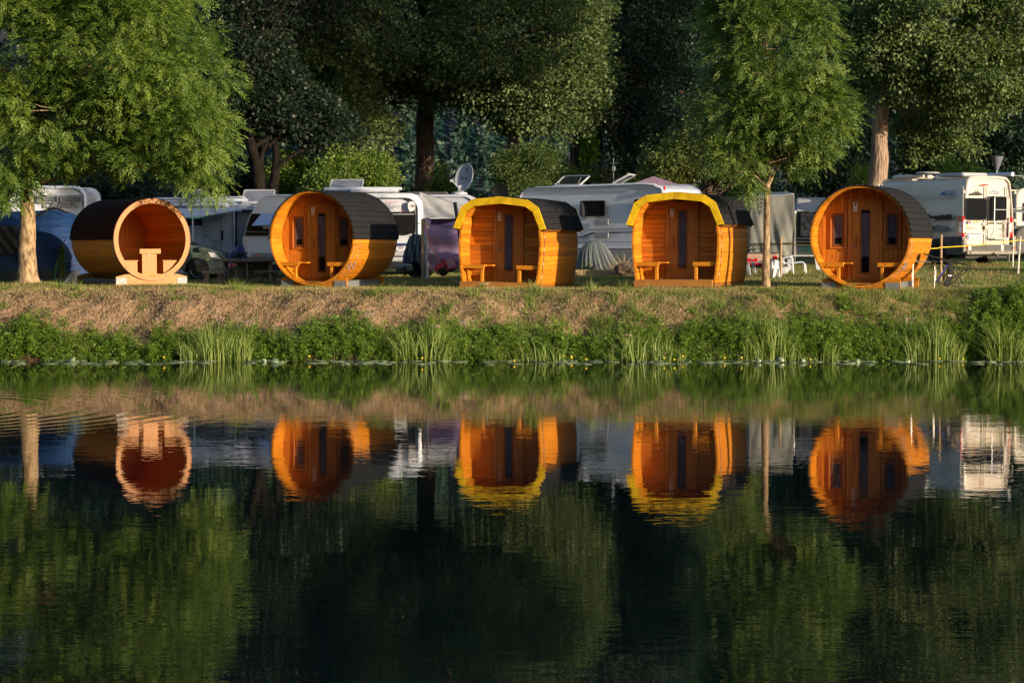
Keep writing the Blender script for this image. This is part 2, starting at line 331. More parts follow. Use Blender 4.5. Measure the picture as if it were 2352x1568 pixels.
def crown(name, blobs, mat, parent, nclump, per, cr, kind='single', size=.08, droop=.3, shell=.55, keep_front=.6, mean=.5, spread=.25, aspect=.6):
    p,d=crown_points(blobs,nclump,shell,keep_front); n=len(p)
    crs=cr*RNG.uniform(.6,1.35,n)
    cv=np.clip(mean+RNG.normal(size=n)*spread*.6,0,1)
    m=n*per; ci=np.repeat(np.arange(n),per)
    off=rdir(m)*(RNG.random(m)**.5)[:,None]*crs[ci][:,None]*np.array([1.1,1.1,.75])
    off[:,2]-= droop*crs[ci]*np.linalg.norm(off[:,:2],axis=1)/np.maximum(crs[ci],.01)*.5
    c=p[ci]+off
    out=unit(d[ci]*.5+unit(off)*.8+RNG.normal(size=(m,3))*.35)
    out[:,2]-=droop*RNG.uniform(.3,1.3,m); out=unit(out)
    if kind=='single':
        nn=unit(RNG.normal(size=(m,3))+np.array([.2,-.3,.5])); nn=unit(np.cross(out,np.cross(nn,out)))
        L=size*RNG.uniform(.7,1.3,m); V=diamonds(c,out,nn,L,L*aspect); var=cv[ci]+RNG.normal(size=m)*spread*.7
    else:
        up=unit(np.array([0,0,1.])+RNG.normal(size=(m,3))*.45+np.array([.1,-.3,0])); side=unit(np.cross(out,up)); up=np.cross(side,out)
        Ls=size*RNG.uniform(.75,1.25,m); Vs=[];vv=[]; k=4 if kind=='pinnate' else 3
        base_var=cv[ci]+RNG.normal(size=m)*spread*.5
        for j in range(k):
            for s in (-1,1):
                t=(j+.6)/(k+.3); q=c+out*(Ls*t)[:,None]; q[:,2]-=Ls*.25*t*t
                dd=unit(out*.75+side*(s*.75)+np.array([0,0,-.25])+RNG.normal(size=(m,3))*.12)
                nn=unit(up+RNG.normal(size=(m,3))*.25); nn=unit(np.cross(dd,np.cross(nn,dd)))
                l=Ls*.42*(1.1-.25*abs(t-.5)); Vs.append(diamonds(q,dd,nn,l,l*.30)); vv.append(base_var+RNG.normal(size=m)*.08)
        q=c+out*Ls[:,None]; q[:,2]-=Ls*.25; dd=unit(out+np.array([0,0,-.35])); Vs.append(diamonds(q-out*(Ls*.1)[:,None],dd,up,Ls*.42,Ls*.13)); vv.append(base_var)
        V=np.concatenate(Vs); var=np.concatenate(vv)
    return quadmesh(name,V,mat,parent,var)
def limb(mb, a, b, r0, r1, sag=.0, n=6, seg=6, wig=.06):
    a=Vector(a);b=Vector(b); L=(b-a).length; pts=[];rr=[]
    w1=Vector((random.uniform(-1,1),random.uniform(-1,1),random.uniform(-.5,.5)))*L*wig
    for i in range(seg+1):
        t=i/seg; p=a.lerp(b,t)+w1*math.sin(t*math.pi)+Vector((0,0,1))*(sag*L*math.sin(t*math.pi))
        if 0<i<seg: p+=Vector((random.uniform(-1,1),random.uniform(-1,1),random.uniform(-1,1)))*L*.015
        pts.append(p); rr.append(lerp(r0,r1,t))
    mb.tube(pts,rr,n,True,random.random()); return pts
def tree(name, label, cat, trunk, rads, blobs, bark, leaf, nclump, per, cr, group=None, nbranch=40, btop=.06, z0frac=.35, ivy=None, extra=None, **kw):
    """trunk: list of (u,v,D); first point is put on the ground"""
    pts=[P(*t) for t in trunk]; g=zg(pts[0].x,pts[0].y); pts[0].z=g-.15
    root=empty(name,(pts[0].x,pts[0].y,g),0,label,cat,group); O=Vector((pts[0].x,pts[0].y,g))
    mb=MB(); mb.M=Matrix.Translation(-O)
    # refine trunk
    P2=[];R2=[]
    for i in range(len(pts)-1):
        for k in range(4):
            t=k/4; P2.append(pts[i].lerp(pts[i+1],t)+Vector((random.uniform(-1,1),random.uniform(-1,1),0))*rads[i]*.12); R2.append(lerp(rads[i],rads[i+1],t)*random.uniform(.96,1.04))
    P2.append(pts[-1]);R2.append(rads[-1]); R2[0]*=1.5; R2[1]*=1.1
    mb.tube(P2,R2,16,True,.5)
    wb=pblobs(blobs); tp,_=crown_points(wb,nbranch,.3,.4); zmin=lerp(pts[0].z,pts[-1].z,z0frac)
    for q in tp:
        q=Vector(q); zt_=min(max(q.z-abs((q-pts[-1]).length)*.55,zmin),pts[-1].z)
        j=min(range(len(P2)),key=lambda k:abs(P2[k].z-zt_)); a=P2[j]; r=min(R2[j]*.55,btop*2.2)
        pp=limb(mb,a,a.lerp(q,.93),r,.012,.08)
        for s in range(3):
            b0=pp[random.randint(2,5)]; e=b0+Vector((random.uniform(-1,1),random.uniform(-1,.5),random.uniform(-.3,.8)))*cr*2.2; limb(mb,b0,e,r*.35,.006,0,5,3)
    for (a,b,r0,r1) in (extra or []): limb(mb,P(*a),P(*b),r0,r1,.06,8,7)
    tr=mb.build('trunk',bark,root,60)
    wl=[((c[0]-O.x,c[1]-O.y,c[2]-O.z),r) for c,r in wb]
    crown('crown',wl,leaf,root,nclump,per,cr,**kw)
    return root
# ---------------------------------------------------------------- world, sun, camera
SUN_AZ=R(40); SUN_EL=R(9.5)
sv=Vector((math.cos(SUN_EL)*math.cos(SUN_AZ),-math.cos(SUN_EL)*math.sin(SUN_AZ),math.sin(SUN_EL)))
w=bpy.data.worlds.new('World'); sc.world=w; w.use_nodes=True; nt=w.node_tree; bg=nt.nodes['Background']
sky=nt.nodes.new('ShaderNodeTexSky'); sky.sky_type='NISHITA'; sky.sun_disc=False; sky.sun_elevation=SUN_EL; sky.sun_rotation=math.pi/2+SUN_AZ
sky.air_density=1.; sky.dust_density=1.; sky.ozone_density=1.5
nt.links.new(sky.outputs[0],bg.inputs[0]); bg.inputs[1].default_value=.15
sl=bpy.data.lights.new('sun','SUN'); sl.energy=5.; sl.angle=R(.5); sl.color=(1.,.80,.56)
so=bpy.data.objects.new('sun',sl); link(so); so.rotation_euler=sv.to_track_quat('Z','Y').to_euler(); so.location=sv*60
cam=bpy.data.cameras.new('camera'); cam.sensor_width=36; cam.lens=FPX/2352*36; cam.clip_end=3000; cam.clip_start=.5
co=bpy.data.objects.new('camera',cam); link(co); co.location=(0,0,CH); co.rotation_euler=(math.pi/2-PITCH,0,0); sc.camera=co
vs=sc.view_settings; vs.view_transform='Standard'; vs.look='None'; vs.gamma=1; vs.exposure=0.75; vs.use_curve_mapping=False
try:
    sc.cycles.use_denoising=True; sc.cycles.max_bounces=8; sc.cycles.transparent_max_bounces=12; sc.cycles.caustics_reflective=False; sc.cycles.caustics_refractive=False
    sc.cycles.denoising_prefilter='ACCURATE'
except Exception: pass
# ---------------------------------------------------------------- ground
def ground_mat():
    t=NT('ground'); b=t.new('BsdfPrincipled'); b.inputs['Roughness'].default_value=.95; b.inputs['Specular IOR Level'].default_value=.1
    tc=t.new('TexCoord')
    def noise(s,d=5,st=None):
        n=t.new('TexNoise'); n.inputs['Scale'].default_value=s; n.inputs['Detail'].default_value=d
        if st: m=t.new('Mapping'); m.inputs['Scale'].default_value=st; t.l(tc.outputs['Object'],m.inputs[0]); t.l(m.outputs[0],n.inputs['Vector'])
        else: t.l(tc.outputs['Object'],n.inputs['Vector'])
        return n
    def ramp(src,a,b_,c1=(0,0,0),c2=(1,1,1)):
        r=t.new('ValToRGB'); r.color_ramp.elements[0].position=a; r.color_ramp.elements[1].position=b_; r.color_ramp.elements[0].color=c3(c1); r.color_ramp.elements[1].color=c3(c2); t.l(src,r.inputs[0]); return r
    dirt=ramp(noise(3.2).outputs[0],.3,.7,(.17,.105,.065),(.30,.20,.13))
    dry=ramp(noise(9).outputs[0],.3,.7,(.26,.18,.08),(.20,.19,.07))
    grn=ramp(noise(5).outputs[0],.3,.7,(.045,.075,.02),(.10,.13,.04))
    sx=t.new('SeparateXYZ'); t.l(tc.outputs['Object'],sx.inputs[0])
    # dry versus green lawn
    m1=t.new('MixRGB'); t.l(ramp(noise(.55,4,(1,1.6,1)).outputs[0],.42,.58).outputs[0],m1.inputs[0]); t.l(dry.outputs[0],m1.inputs[1]); t.l(grn.outputs[0],m1.inputs[2])
    # bare soil on the slope, more on the left
    s1=t.new('MapRange'); s1.inputs['From Min'].default_value=48.9; s1.inputs['From Max'].default_value=46.7; t.l(sx.outputs[1],s1.inputs[0])
    s2=t.new('MapRange'); s2.inputs['From Min'].default_value=4; s2.inputs['From Max'].default_value=-3; s2.inputs['To Min'].default_value=.25; t.l(sx.outputs[0],s2.inputs[0])
    n4=t.new('Math',operation='MULTIPLY'); t.l(s1.outputs[0],n4.inputs[0]); t.l(s2.outputs[0],n4.inputs[1])
    n5=t.new('Math',operation='MULTIPLY_ADD'); t.l(noise(1.6,5).outputs[0],n5.inputs[0]); n5.inputs[1].default_value=1.6; t.l(n4.outputs[0],n5.inputs[2])
    m2=t.new('MixRGB'); t.l(ramp(n5.outputs[0],.95,1.25).outputs[0],m2.inputs[0]); t.l(m1.outputs[0],m2.inputs[1]); t.l(dirt.outputs[0],m2.inputs[2])
    wet=t.new('MapRange'); wet.inputs['From Min'].default_value=.06; wet.inputs['From Max'].default_value=.22; wet.inputs['To Min'].default_value=.22; wet.inputs['To Max'].default_value=1.; t.l(sx.outputs[2],wet.inputs[0]); wm=t.new('VectorMath',operation='SCALE'); t.l(m2.outputs[0],wm.inputs[0]); t.l(wet.outputs[0],wm.inputs['Scale']); t.l(wm.outputs[0],b.inputs['Base Color'])
    bp=t.new('Bump'); bp.inputs['Distance'].default_value=.09; t.l(noise(11,9).outputs[0],bp.inputs['Height']); t.l(bp.outputs[0],b.inputs['Normal'])
    t.l(b.outputs[0],t.out.inputs[0]); return t.m
xs=np.concatenate([np.linspace(-300,-22,24),np.linspace(-20,20,500),np.linspace(22,300,24)])
ys=np.concatenate([np.linspace(-60,44,10),np.linspace(44.7,48.6,70),np.linspace(48.8,64,60),np.linspace(66,130,20)])
X,Y=np.meshgrid(xs,ys); rough=(RNG.random(X.shape)-.5)*.085*np.clip((Y-45.5),0,1)*np.clip((48.5-Y),0,1); Z=zt(X,Y)+rough
ny,nx=X.shape; me=bpy.data.meshes.new('ground'); me.vertices.add(nx*ny); me.vertices.foreach_set('co',np.stack([X,Y,Z],-1).reshape(-1))
ii=np.arange(nx*ny).reshape(ny,nx); q=np.stack([ii[:-1,:-1],ii[:-1,1:],ii[1:,1:],ii[1:,:-1]],-1).reshape(-1); me.loops.add(len(q)); me.loops.foreach_set('vertex_index',q.astype(np.int32))
me.polygons.add(len(q)//4); me.polygons.foreach_set('loop_start',np.arange(0,len(q),4,dtype=np.int32)); me.polygons.foreach_set('use_smooth',np.ones(len(q)//4,bool)); me.update(); me.materials.append(ground_mat())
tag(link(bpy.data.objects.new('ground',me)),kind='structure')
# ---------------------------------------------------------------- hill with vineyard
def hz(x,y): return 1.6+ .62*max(0,y-128) - .0009*max(0,y-128)**2 + .12*max(0,y-128)*math.sin(x*.013+1) + .6*math.sin(x*.11)*math.sin(y*.09)
mb=MB(); mb.grid(lambda a,b:(lerp(-420,420,a),lerp(126,420,b),hz(lerp(-420,420,a),lerp(126,420,b))-(.5 if b==0 else 0)),70,50)
def hill_mat():
    t=NT('hillside'); b=t.new('BsdfPrincipled'); b.inputs['Roughness'].default_value=1; b.inputs['Specular IOR Level'].default_value=.0
    tc=t.new('TexCoord'); wv=t.new('TexWave'); wv.wave_type='BANDS'; wv.bands_direction='X'; wv.inputs['Scale'].default_value=.16; wv.inputs['Distortion'].default_value=2.5; wv.inputs['Detail'].default_value=3; t.l(tc.outputs['Object'],wv.inputs['Vector'])
    no=t.new('TexNoise'); no.inputs['Scale'].default_value=.25; no.inputs['Detail'].default_value=8; t.l(tc.outputs['Object'],no.inputs['Vector'])
    m=t.new('MixRGB',blend_type='MULTIPLY'); m.inputs[0].default_value=.7; t.l(wv.outputs[0],m.inputs[1]); t.l(no.outputs[0],m.inputs[2])
    cr=t.new('ValToRGB'); cr.color_ramp.elements[0].position=.15; cr.color_ramp.elements[1].position=.5; cr.color_ramp.elements[0].color=c3((.04,.045,.058)); cr.color_ramp.elements[1].color=c3((.02,.048,.042)); t.l(m.outputs[0],cr.inputs[0])  # hill's shade is painted in as dark bluish base tones
    t.l(cr.outputs[0],b.inputs['Base Color']); t.l(b.outputs[0],t.out.inputs[0]); return t.m
tag(mb.build('hill',hill_mat(),None,180),kind='structure')
n=9000; vx=np.round(RNG.uniform(-34,34,n)/1.7)*1.7+RNG.normal(size=n)*.15; vy=RNG.uniform(129,190,n); vz=np.array([hz(a,b) for a,b in zip(vx,vy)])
m=n*14; ci=np.repeat(np.arange(n),14); c=np.stack([vx,vy,vz],1)[ci]+np.stack([RNG.normal(size=m)*.25,RNG.normal(size=m)*.5,RNG.uniform(.2,1.9,m)],1)
V=diamonds(c,rdir(m),rdir(m),RNG.uniform(.25,.5,m),RNG.uniform(.2,.35,m)); tag(quadmesh('vineyard_rows',V,leafmat('vine_leaves',(.016,.042,.036),(.034,.075,.05),.2),None,RNG.random(m)),label='rows of vines climbing the hillside, shade coloured into their dark bluish leaves',cat='vineyard',kind='stuff')  # vine leaves carry the same painted-in shade as the slope
# wooded ridge on the near side of the river, behind the viewer
mb=MB(); mb.grid(lambda a,b:(lerp(-420,85,a),lerp(-70,-260,b),-1.2+75*math.sin(min(b*2.2,1)*math.pi/2)*min(1,(1-a)*6)*(1+.12*math.sin(a*19)+.06*math.sin(a*47))),60,14); ridge=mb.build('hill',simple('wooded_ridge',(.03,.045,.025),1.,.0,nscale=.15,namt=.5),None,180); tag(ridge,kind='structure')
# ---------------------------------------------------------------- water
t=NT('water'); b=t.new('BsdfPrincipled'); b.inputs['Base Color'].default_value=(.0012,.0045,.006,1); b.inputs['Roughness'].default_value=.0; b.inputs['IOR'].default_value=1.38; b.inputs['Specular IOR Level'].default_value=.5
tc=t.new('TexCoord')
def wn(st,s,d):
    m=t.new('Mapping'); m.inputs['Scale'].default_value=st; t.l(tc.outputs['Object'],m.inputs[0]); n=t.new('TexNoise'); n.inputs['Scale'].default_value=s; n.inputs['Detail'].default_value=d; n.inputs['Roughness'].default_value=.55; t.l(m.outputs[0],n.inputs['Vector']); return n.outputs[0]
def math2(op,a,b_):
    n=t.new('Math',operation=op)
    for i,q in enumerate((a,b_)):
        if isinstance(q,(int,float)): n.inputs[i].default_value=q
        else: t.l(q,n.inputs[i])
    return n.outputs[0]
RIP_F, RIP_C = .0013, .0022
fine=math2('MULTIPLY',wn((.45,1,1),7.,2),RIP_F); coarse=math2('MULTIPLY',wn((.35,1,1),1.1,2),RIP_C)
patch=t.new('MapRange'); patch.inputs['From Min'].default_value=.35; patch.inputs['From Max'].default_value=.65; patch.inputs['To Min'].default_value=.35; patch.inputs['To Max'].default_value=1.; t.l(wn((.12,.5,1),.5,2),patch.inputs[0])
h=math2('ADD',math2('MULTIPLY',fine,patch.outputs[0]),coarse)
# ring ripples spreading from a spot off the left edge
mp=t.new('Mapping'); mp.inputs['Location'].default_value=(10.6,-32.,0); mp.inputs['Scale'].default_value=(1,1.,1); t.l(tc.outputs['Object'],mp.inputs[0])
ln=t.new('VectorMath',operation='LENGTH'); t.l(mp.outputs[0],ln.inputs[0])
wv=math2('SINE',math2('MULTIPLY',ln.outputs['Value'],15.),0); fall=t.new('MapRange'); fall.interpolation_type='SMOOTHSTEP'; fall.inputs['From Min'].default_value=8.; fall.inputs['From Max'].default_value=2.5; t.l(ln.outputs['Value'],fall.inputs[0])
fal2=t.new('MapRange'); fal2.inputs['From Min'].default_value=1.5; fal2.inputs['From Max'].default_value=3.; t.l(ln.outputs['Value'],fal2.inputs[0])
h=math2('ADD',h,math2('MULTIPLY',math2('MULTIPLY',wv,math2('MULTIPLY',fall.outputs[0],fal2.outputs[0])),.0011))
bp=t.new('Bump'); bp.inputs['Strength'].default_value=1; bp.inputs['Distance'].default_value=1.; t.l(h,bp.inputs['Height']); t.l(bp.outputs[0],b.inputs['Normal']); t.l(b.outputs[0],t.out.inputs[0])
mb=MB(); mb.add([(-300,-60,0),(300,-60,0),(300,46.2,0),(-300,46.2,0)],[(0,1,2,3)]); tag(mb.build('water',t.m),kind='structure')
# ---------------------------------------------------------------- grass and bank plants (uncountable)
GR=leafmat('grass_blades',(.07,.13,.02),(.24,.29,.07),.35); DRY=leafmat('dry_grass_blades',(.25,.19,.07),(.42,.33,.15),.25,ty=(1.1,1.1,.9)); WEED=leafmat('weed_leaves',(.035,.10,.012),(.23,.33,.05),.40); REED=leafmat('reed_blades',(.10,.17,.03),(.29,.35,.10),.3)
def fnoise(x,y,s=1.,ph=0.):
    return (np.sin(x*1.1*s+ph)*np.sin(y*1.7*s+1.3*ph)+.6*np.sin(x*2.3*s+y*1.9*s+ph)+.4*np.sin(x*4.7*s-y*3.1*s+2*ph)+.3*np.sin(x*9.1*s+y*7.7*s))/2.3
def scatter(n,x0,x1,y0,y1,dens):
    x=RNG.uniform(x0,x1,n); y=RNG.uniform(y0,y1,n); k=RNG.random(n)<dens(x,y); return x[k],y[k]
def bladefield(name,n,x0,x1,y0,y1,dens,h0,h1,w,mat,label,cat,lean=.35,hfun=None):
    x,y=scatter(n,x0,x1,y0,y1,dens); m=len(x); h=RNG.uniform(h0,h1,m)*(hfun(x,y) if hfun else 1)
    base=np.stack([x,y,zt(x,y)-.01],1); L=RNG.normal(size=(m,3))*h[:,None]*lean; L[:,2]*=.2
    o=quadmesh(name,blades(base,h,RNG.uniform(.7,1.3,m)*w,L),mat,None,RNG.random(m)*.7+.15+.15*fnoise(x,y,1.)); return tag(o,label=label,cat=cat,kind='stuff')
wx=lambda y: 14
bladefield('lawn_grass',230000,-16.5,17,47.7,64,lambda x,y:.55+.45*fnoise(x,y,.9,2.),.03,.085,.012,GR,'short green grass of the lawn around the cabins','grass')
bladefield('slope_grass',150000,-14,14,45.9,48.4,lambda x,y:np.clip(.5+.03*x-.4*fnoise(x,y,2.1,4.),0.12,1),.03,.11,.012,DRY,'short dry grass and straw over the bare bank slope','dry grass')
bladefield('bank_turf',120000,-14,14,45.8,48,lambda x,y:np.clip(.14+.065*x+.5*fnoise(x,y,1.7,7.),0,1),.04,.14,.014,GR,'thin green turf creeping over the bank slope','grass')
bladefield('dry_grass',150000,-14,14,46.5,62,lambda x,y:np.clip(.45-.6*fnoise(x,y,.9,2.),0,1)*np.where(y<47.2,.75,1.),.03,.10,.011,DRY,'dry yellow grass along the top of the bank and lawn','dry grass')
# tufts of green grass on the slope (denser to the right)
x,y=scatter(2600,-13,13,45.9,48.6,lambda x,y:np.clip(.10+.05*x+.45*fnoise(x,y,1.3,5.)+.6*(46.4-y),.02,1)*.6)
ci=np.repeat(np.arange(len(x)),55); m=len(ci); sz=RNG.uniform(.6,1.4,len(x))[ci]; az=RNG.uniform(0,6.28,m); rr=RNG.random(m)*.11*sz
bx=x[ci]+np.cos(az)*rr; by=y[ci]+np.sin(az)*rr; h=RNG.uniform(.12,.30,m)*sz; Ln=np.stack([np.cos(az),np.sin(az),0*az],1)*(h*RNG.uniform(.1,.9,m))[:,None]
tag(quadmesh('bank_grass',blades(np.stack([bx,by,zt(bx,by)-.02],1),h,np.full(m,.017),Ln),GR,None,RNG.random(m)*.6+.2+(RNG.random(len(x))*.4-.2)[ci]),label='green grass tufts growing down the river bank slope',cat='grass',kind='stuff')
x,y=scatter(700,-13.4,13.4,45.15,46.0,lambda x,y:np.clip(.40+.6*fnoise(x,y*.4,1.9,9.)+.03*x,.05,1))
ci=np.repeat(np.arange(len(x)),46); m=len(ci); sz=RNG.uniform(.5,1.35,len(x))[ci]; az=RNG.uniform(0,6.28,m); rr=RNG.random(m)*.12*sz
bx=x[ci]+np.cos(az)*rr; by=y[ci]+np.sin(az)*rr; h=RNG.uniform(.15,.42,m)*sz; Ln=np.stack([np.cos(az),np.sin(az),0*az],1)*(h*RNG.uniform(.05,.6,m))[:,None]
tag(quadmesh('shore_grass',blades(np.stack([bx,by,zt(bx,by)-.03],1),h,np.full(m,.015),Ln),REED,None,RNG.random(m)*.6+(RNG.random(len(x))*.5-.1)[ci]),label='long soft yellow green grass mixed along the water edge',cat='grass',kind='stuff')
x,y=scatter(60000,-13.6,13.6,46.0,48.6,lambda x,y:np.clip(.75-.05*x+.5*fnoise(x,y,2.7,3.),.05,1)*np.clip((48.7-y)/1.5,0,1)); m=len(x); c=np.stack([x,y,zt(x,y)+RNG.uniform(-.01,.025,m)],1); d=rdir(m)*np.array([1,1,.6]); L=RNG.uniform(.015,.05,m)
tag(quadmesh('soil_clods',diamonds(c,unit(d),rdir(m),L,L*RNG.uniform(.5,1.1,m)),leafmat('dry_soil_crumbs',(.15,.11,.065),(.33,.26,.16),.0,1.,spec=.05),None,RNG.random(m)),label='crumbled dry soil and straw over the bare bank slope',cat='soil',kind='stuff')
# leafy weeds along the water
def weedfield(name,x,y,hh,per,leaf,mat,label,cat):
    n=len(x); ci=np.repeat(np.arange(n),per); m=len(ci); t_=RNG.random(m)**.7; az=RNG.uniform(0,6.28,m); hz_=hh[ci]
    lx=RNG.normal(size=n)*.12; ly=RNG.normal(size=n)*.08
    c=np.stack([x[ci]+lx[ci]*t_,y[ci]+ly[ci]*t_,zt(x,y)[ci]+t_*hz_],1); d=np.stack([np.cos(az),np.sin(az),RNG.uniform(-.5,.6,m)],1)
    c+=d*np.array([1,1,0])*(.02+.05*RNG.random(m))[:,None]*(1.3-t_)[:,None]
    d=unit(d); nn=unit(np.array([0,-.1,1.])+RNG.normal(size=(m,3))*.5); nn=unit(np.cross(d,np.cross(nn,d)))
    L=leaf*RNG.uniform(.6,1.3,m)*(1.25-.6*t_); V=diamonds(c,d,nn,L,L*.42); var=(RNG.random(n)*.6)[ci]+RNG.random(m)*.3+.25*t_-.05
    st=np.stack([np.stack([x-.006,y,zt(x,y)],1),np.stack([x+.006,y,zt(x,y)],1),np.stack([x+lx+.003,y+ly,zt(x,y)+hh],1),np.stack([x+lx-.003,y+ly,zt(x,y)+hh],1)],1)
    return tag(quadmesh(name,np.concatenate([V,st]),mat,None,np.concatenate([var,np.full(n,.4)])),label=label,cat=cat,kind='stuff')
x,y=scatter(8600,-13.5,13.5,45.2,47.2,lambda x,y:np.clip(1.15-(y-45.5)*(1.35-.045*x)+.65*fnoise(x,y*.6,1.6,1.),0,1)*np.where(y<46.0,1,.4))
hgt=RNG.uniform(.14,.44,len(x))*(1+.5*fnoise(x,y*0,2.6,3.))*(1+.35*(x>10.6))*np.where(y>46.2,.5,1)
weedfield('bank_weeds',x,y,hgt,44,.088,WEED,'dense leafy green weeds crowding the water edge','weeds')
x,y=scatter(1100,10.2,13.6,45.5,47.0,lambda x,y:np.ones_like(x)*np.clip((x-10.2)*.8,0,1)); weedfield('nettle_thicket',x,y,RNG.uniform(.4,.75,len(x)),46,.10,WEED,'tall leafy thicket at the right end of the bank','thicket')
# ---------------------------------------------------------------- countable bank plants
def reed_clump(u,D,wid,hgt,nb,label,arch=.25,mat=REED,wd=.016,name='reed_clump',cat='reeds'):
    p=P(u,800,D); x0=p.x; root=None; wd_m=wid*D/FPX/2
    n=nb; x=x0+RNG.uniform(-1,1,n)*wd_m*.85; y=D+RNG.uniform(-.18,.22,n); g=np.maximum(zt(x,y),-.05)-.03
    h=RNG.uniform(.35,1.,n)*hgt*(1-.45*np.abs((x-x0)/wd_m)**1.5)*(1+.2*np.sin(x*9+u)); side=(x-x0)/wd_m
    ln=np.stack([side*.22*h+RNG.normal(size=n)*arch*h*.5,RNG.normal(size=n)*.12*h,0*h],1)
    # two segment blades
    az=RNG.uniform(0,6.28,n); s=np.stack([np.cos(az),np.sin(az),0*az],1)*wd*.5
    b=np.stack([x,y,g],1); mid=b+ln*.35+np.stack([0*h,0*h,h*.6],1); tip=b+ln*1.25+np.stack([0*h,0*h,h],1)
    q1=np.stack([b-s,b+s,mid+s*.8,mid-s*.8],1); q2=np.stack([mid-s*.8,mid+s*.8,tip+s*.15,tip-s*.15],1)
    vv=RNG.random(n); O=np.array([x0,D,0.]); o=quadmesh(name,np.concatenate([q1,q2])-O,mat,None,np.concatenate([vv,vv*.7+.3])); o.location=O
    return tag(o,label=label,cat=cat)
reed_clump(495,45.2,185,.92,620,'dense pale reed clump left of the middle on the bank')
reed_clump(972,45.25,150,.95,460,'fan shaped reed clump below the gap between barrel 1 and pod 2')
reed_clump(1235,45.15,140,.66,80,'sparse thin reeds below the right side of pod 2',.5)
reed_clump(1480,45.2,210,.80,230,'loose slanting reeds at the water below pod 3',.5)
reed_clump(1772,45.25,150,.80,260,'grey green reed clump below the slender ash tree')
reed_clump(1893,45.1,90,.55,50,'few short reed stems standing in the water below barrel 4',.3)
reed_clump(2148,45.25,145,.90,520,'dense reed clump on the right in front of the brown bank')
reed_clump(2318,45.1,120,1.05,360,'arching dark green sedge at the far right water edge',.8,GR,.02,'sedge_clump','sedge')
def tallweed(u,v,D,h,label,leaf=.1,n=60,spread=.16,mat=WEED,name='weed_plant'):
    x0=P(u,v,D).x; z0=max(zg(x0,D),0); m=n; t_=RNG.random(m); az=RNG.uniform(0,6.28,m); c=np.stack([np.cos(az)*spread*RNG.random(m),np.sin(az)*spread*RNG.random(m)*.7,t_*h],1)
    d=unit(np.stack([np.cos(az),np.sin(az),RNG.uniform(-.2,.9,m)],1)); nn=unit(RNG.normal(size=(m,3))*.5+np.array([0,0,1.])); nn=unit(np.cross(d,np.cross(nn,d))); L=leaf*RNG.uniform(.6,1.2,m)
    V=diamonds(c,d,nn,L,L*.38); k=5; sx=RNG.normal(size=k)*.05; st=np.array([[[a-.006,0,-.03],[a+.006,0,-.03],[a*2.5+.003,0,h*.9],[a*2.5-.003,0,h*.9]] for a in sx])
    o=quadmesh(name,np.concatenate([V,st]),mat,None,np.concatenate([RNG.random(m)*.6+.4,np.full(k,.3)])); o.location=(x0,D,z0); return tag(o,label=label,cat='weed')
tallweed(174,708,47.3,.20,'bright green low plant alone on the bare slope at left',.10,70,.3)
tallweed(330,700,46.9,.42,'slim green weed standing on the bare soil below the empty barrel',.07,60,.13)
tallweed(395,705,46.9,.38,'slim weed just right of the other on the bare slope',.07,50,.12)
tallweed(1120,760,46.2,.55,'tall bushy weed at the left of the green bank centre',.10,90,.22)
tallweed(1300,775,45.7,.6,'broad leaved dark plant at the water below pod 2',.15,90,.3)
tallweed(1590,770,45.8,.5,'bright green weed right of the slanting reeds',.09,90,.25)
tallweed(1970,790,45.6,.5,'yellow green soft weed at the water below barrel 4',.07,140,.3)
for i,(u,v,D,h) in enumerate([(1075,690,47.6,.26),(1235,700,47.5,.34),(1355,690,47.6,.32),(1410,720,47.0,.34),(870,705,47.2,.24),(1000,672,48.1,.2),(1215,720,47.0,.36)]):
    reed_clump(u,D,34,h,60,['small grass tuft on the slope','broad grass tuft high on the slope','spiky grass tuft high on the slope','spiky grass tuft halfway down the slope','small dry edged tuft on the slope','grass tuft on the lip of the bank','wide spiky tuft halfway down the slope'][i]+[' below pod 2',' right of pod 2',' left of pod 3',' below the left of pod 3',' right of barrel 1',' left of pod 2',' under the right wall of pod 2'][i],1.0,GR,.02,'grass_tuft','grass tuft')
def flower_heads(u,v,D,label,n,col,name,cat,r=.05):
    x0=P(u,v,D); g=max(zg(x0.x,D),0.); mb=MB(); h=x0.z-g; root=empty(name,(x0.x,D,g),0,label,cat)
    for k in range(n):
        a=random.uniform(-.12,.12); hh=h*random.uniform(.85,1.08); mb.tube([(a*.3,0,0),(a*.7,0,hh*.5),(a,0,hh)],.006,4)
    mb.build('stem',M['limestem'],root); mb=MB()
    for k in range(n*9):
        a=random.uniform(-.12,.12); p=Vector((a,random.uniform(-.03,.03),h*random.uniform(.92,1.08))); s=r*random.uniform(.25,.5); mb.lathe([(0,p.z-s*.5),(s*.7,p.z),(0.001,p.z+s*.5)],5,(p.x,p.y,0))
    mb.build('flower_head',col,root)
M['limestem']=simple('flower_stem_green',(.07,.13,.03),.8); M['pinkf']=simple('pink_petals',(.62,.36,.42),.8); M['whitef']=simple('white_petals',(.75,.74,.68),.8); M['yellowf']=simple('yellow_petals',(.80,.55,.02),.6); M['pad']=leafmat('lily_pad',(.10,.15,.09),(.24,.30,.17),.1,.3,spec=.8)
for i,(u,v) in enumerate([(505,732),(572,742),(848,722),(640,745)]): flower_heads(u,v,45.7,'pale pink rush flowers '+['above the left reed clump','at the right of the left reed clump','behind the weeds below barrel 1','just right of the left reed clump'][i],2,M['pinkf'],'flowering_rush','flower')
for i,(u,v) in enumerate([(1001,748),(1060,742),(1445,770),(2090,735)]): flower_heads(u,v,45.6,'pale pink rush flowers '+['over the fan shaped reeds','right of the fan shaped reeds','over the loose slanting reeds','over the right dense reed clump'][i],2,M['pinkf'],'flowering_rush','flower')
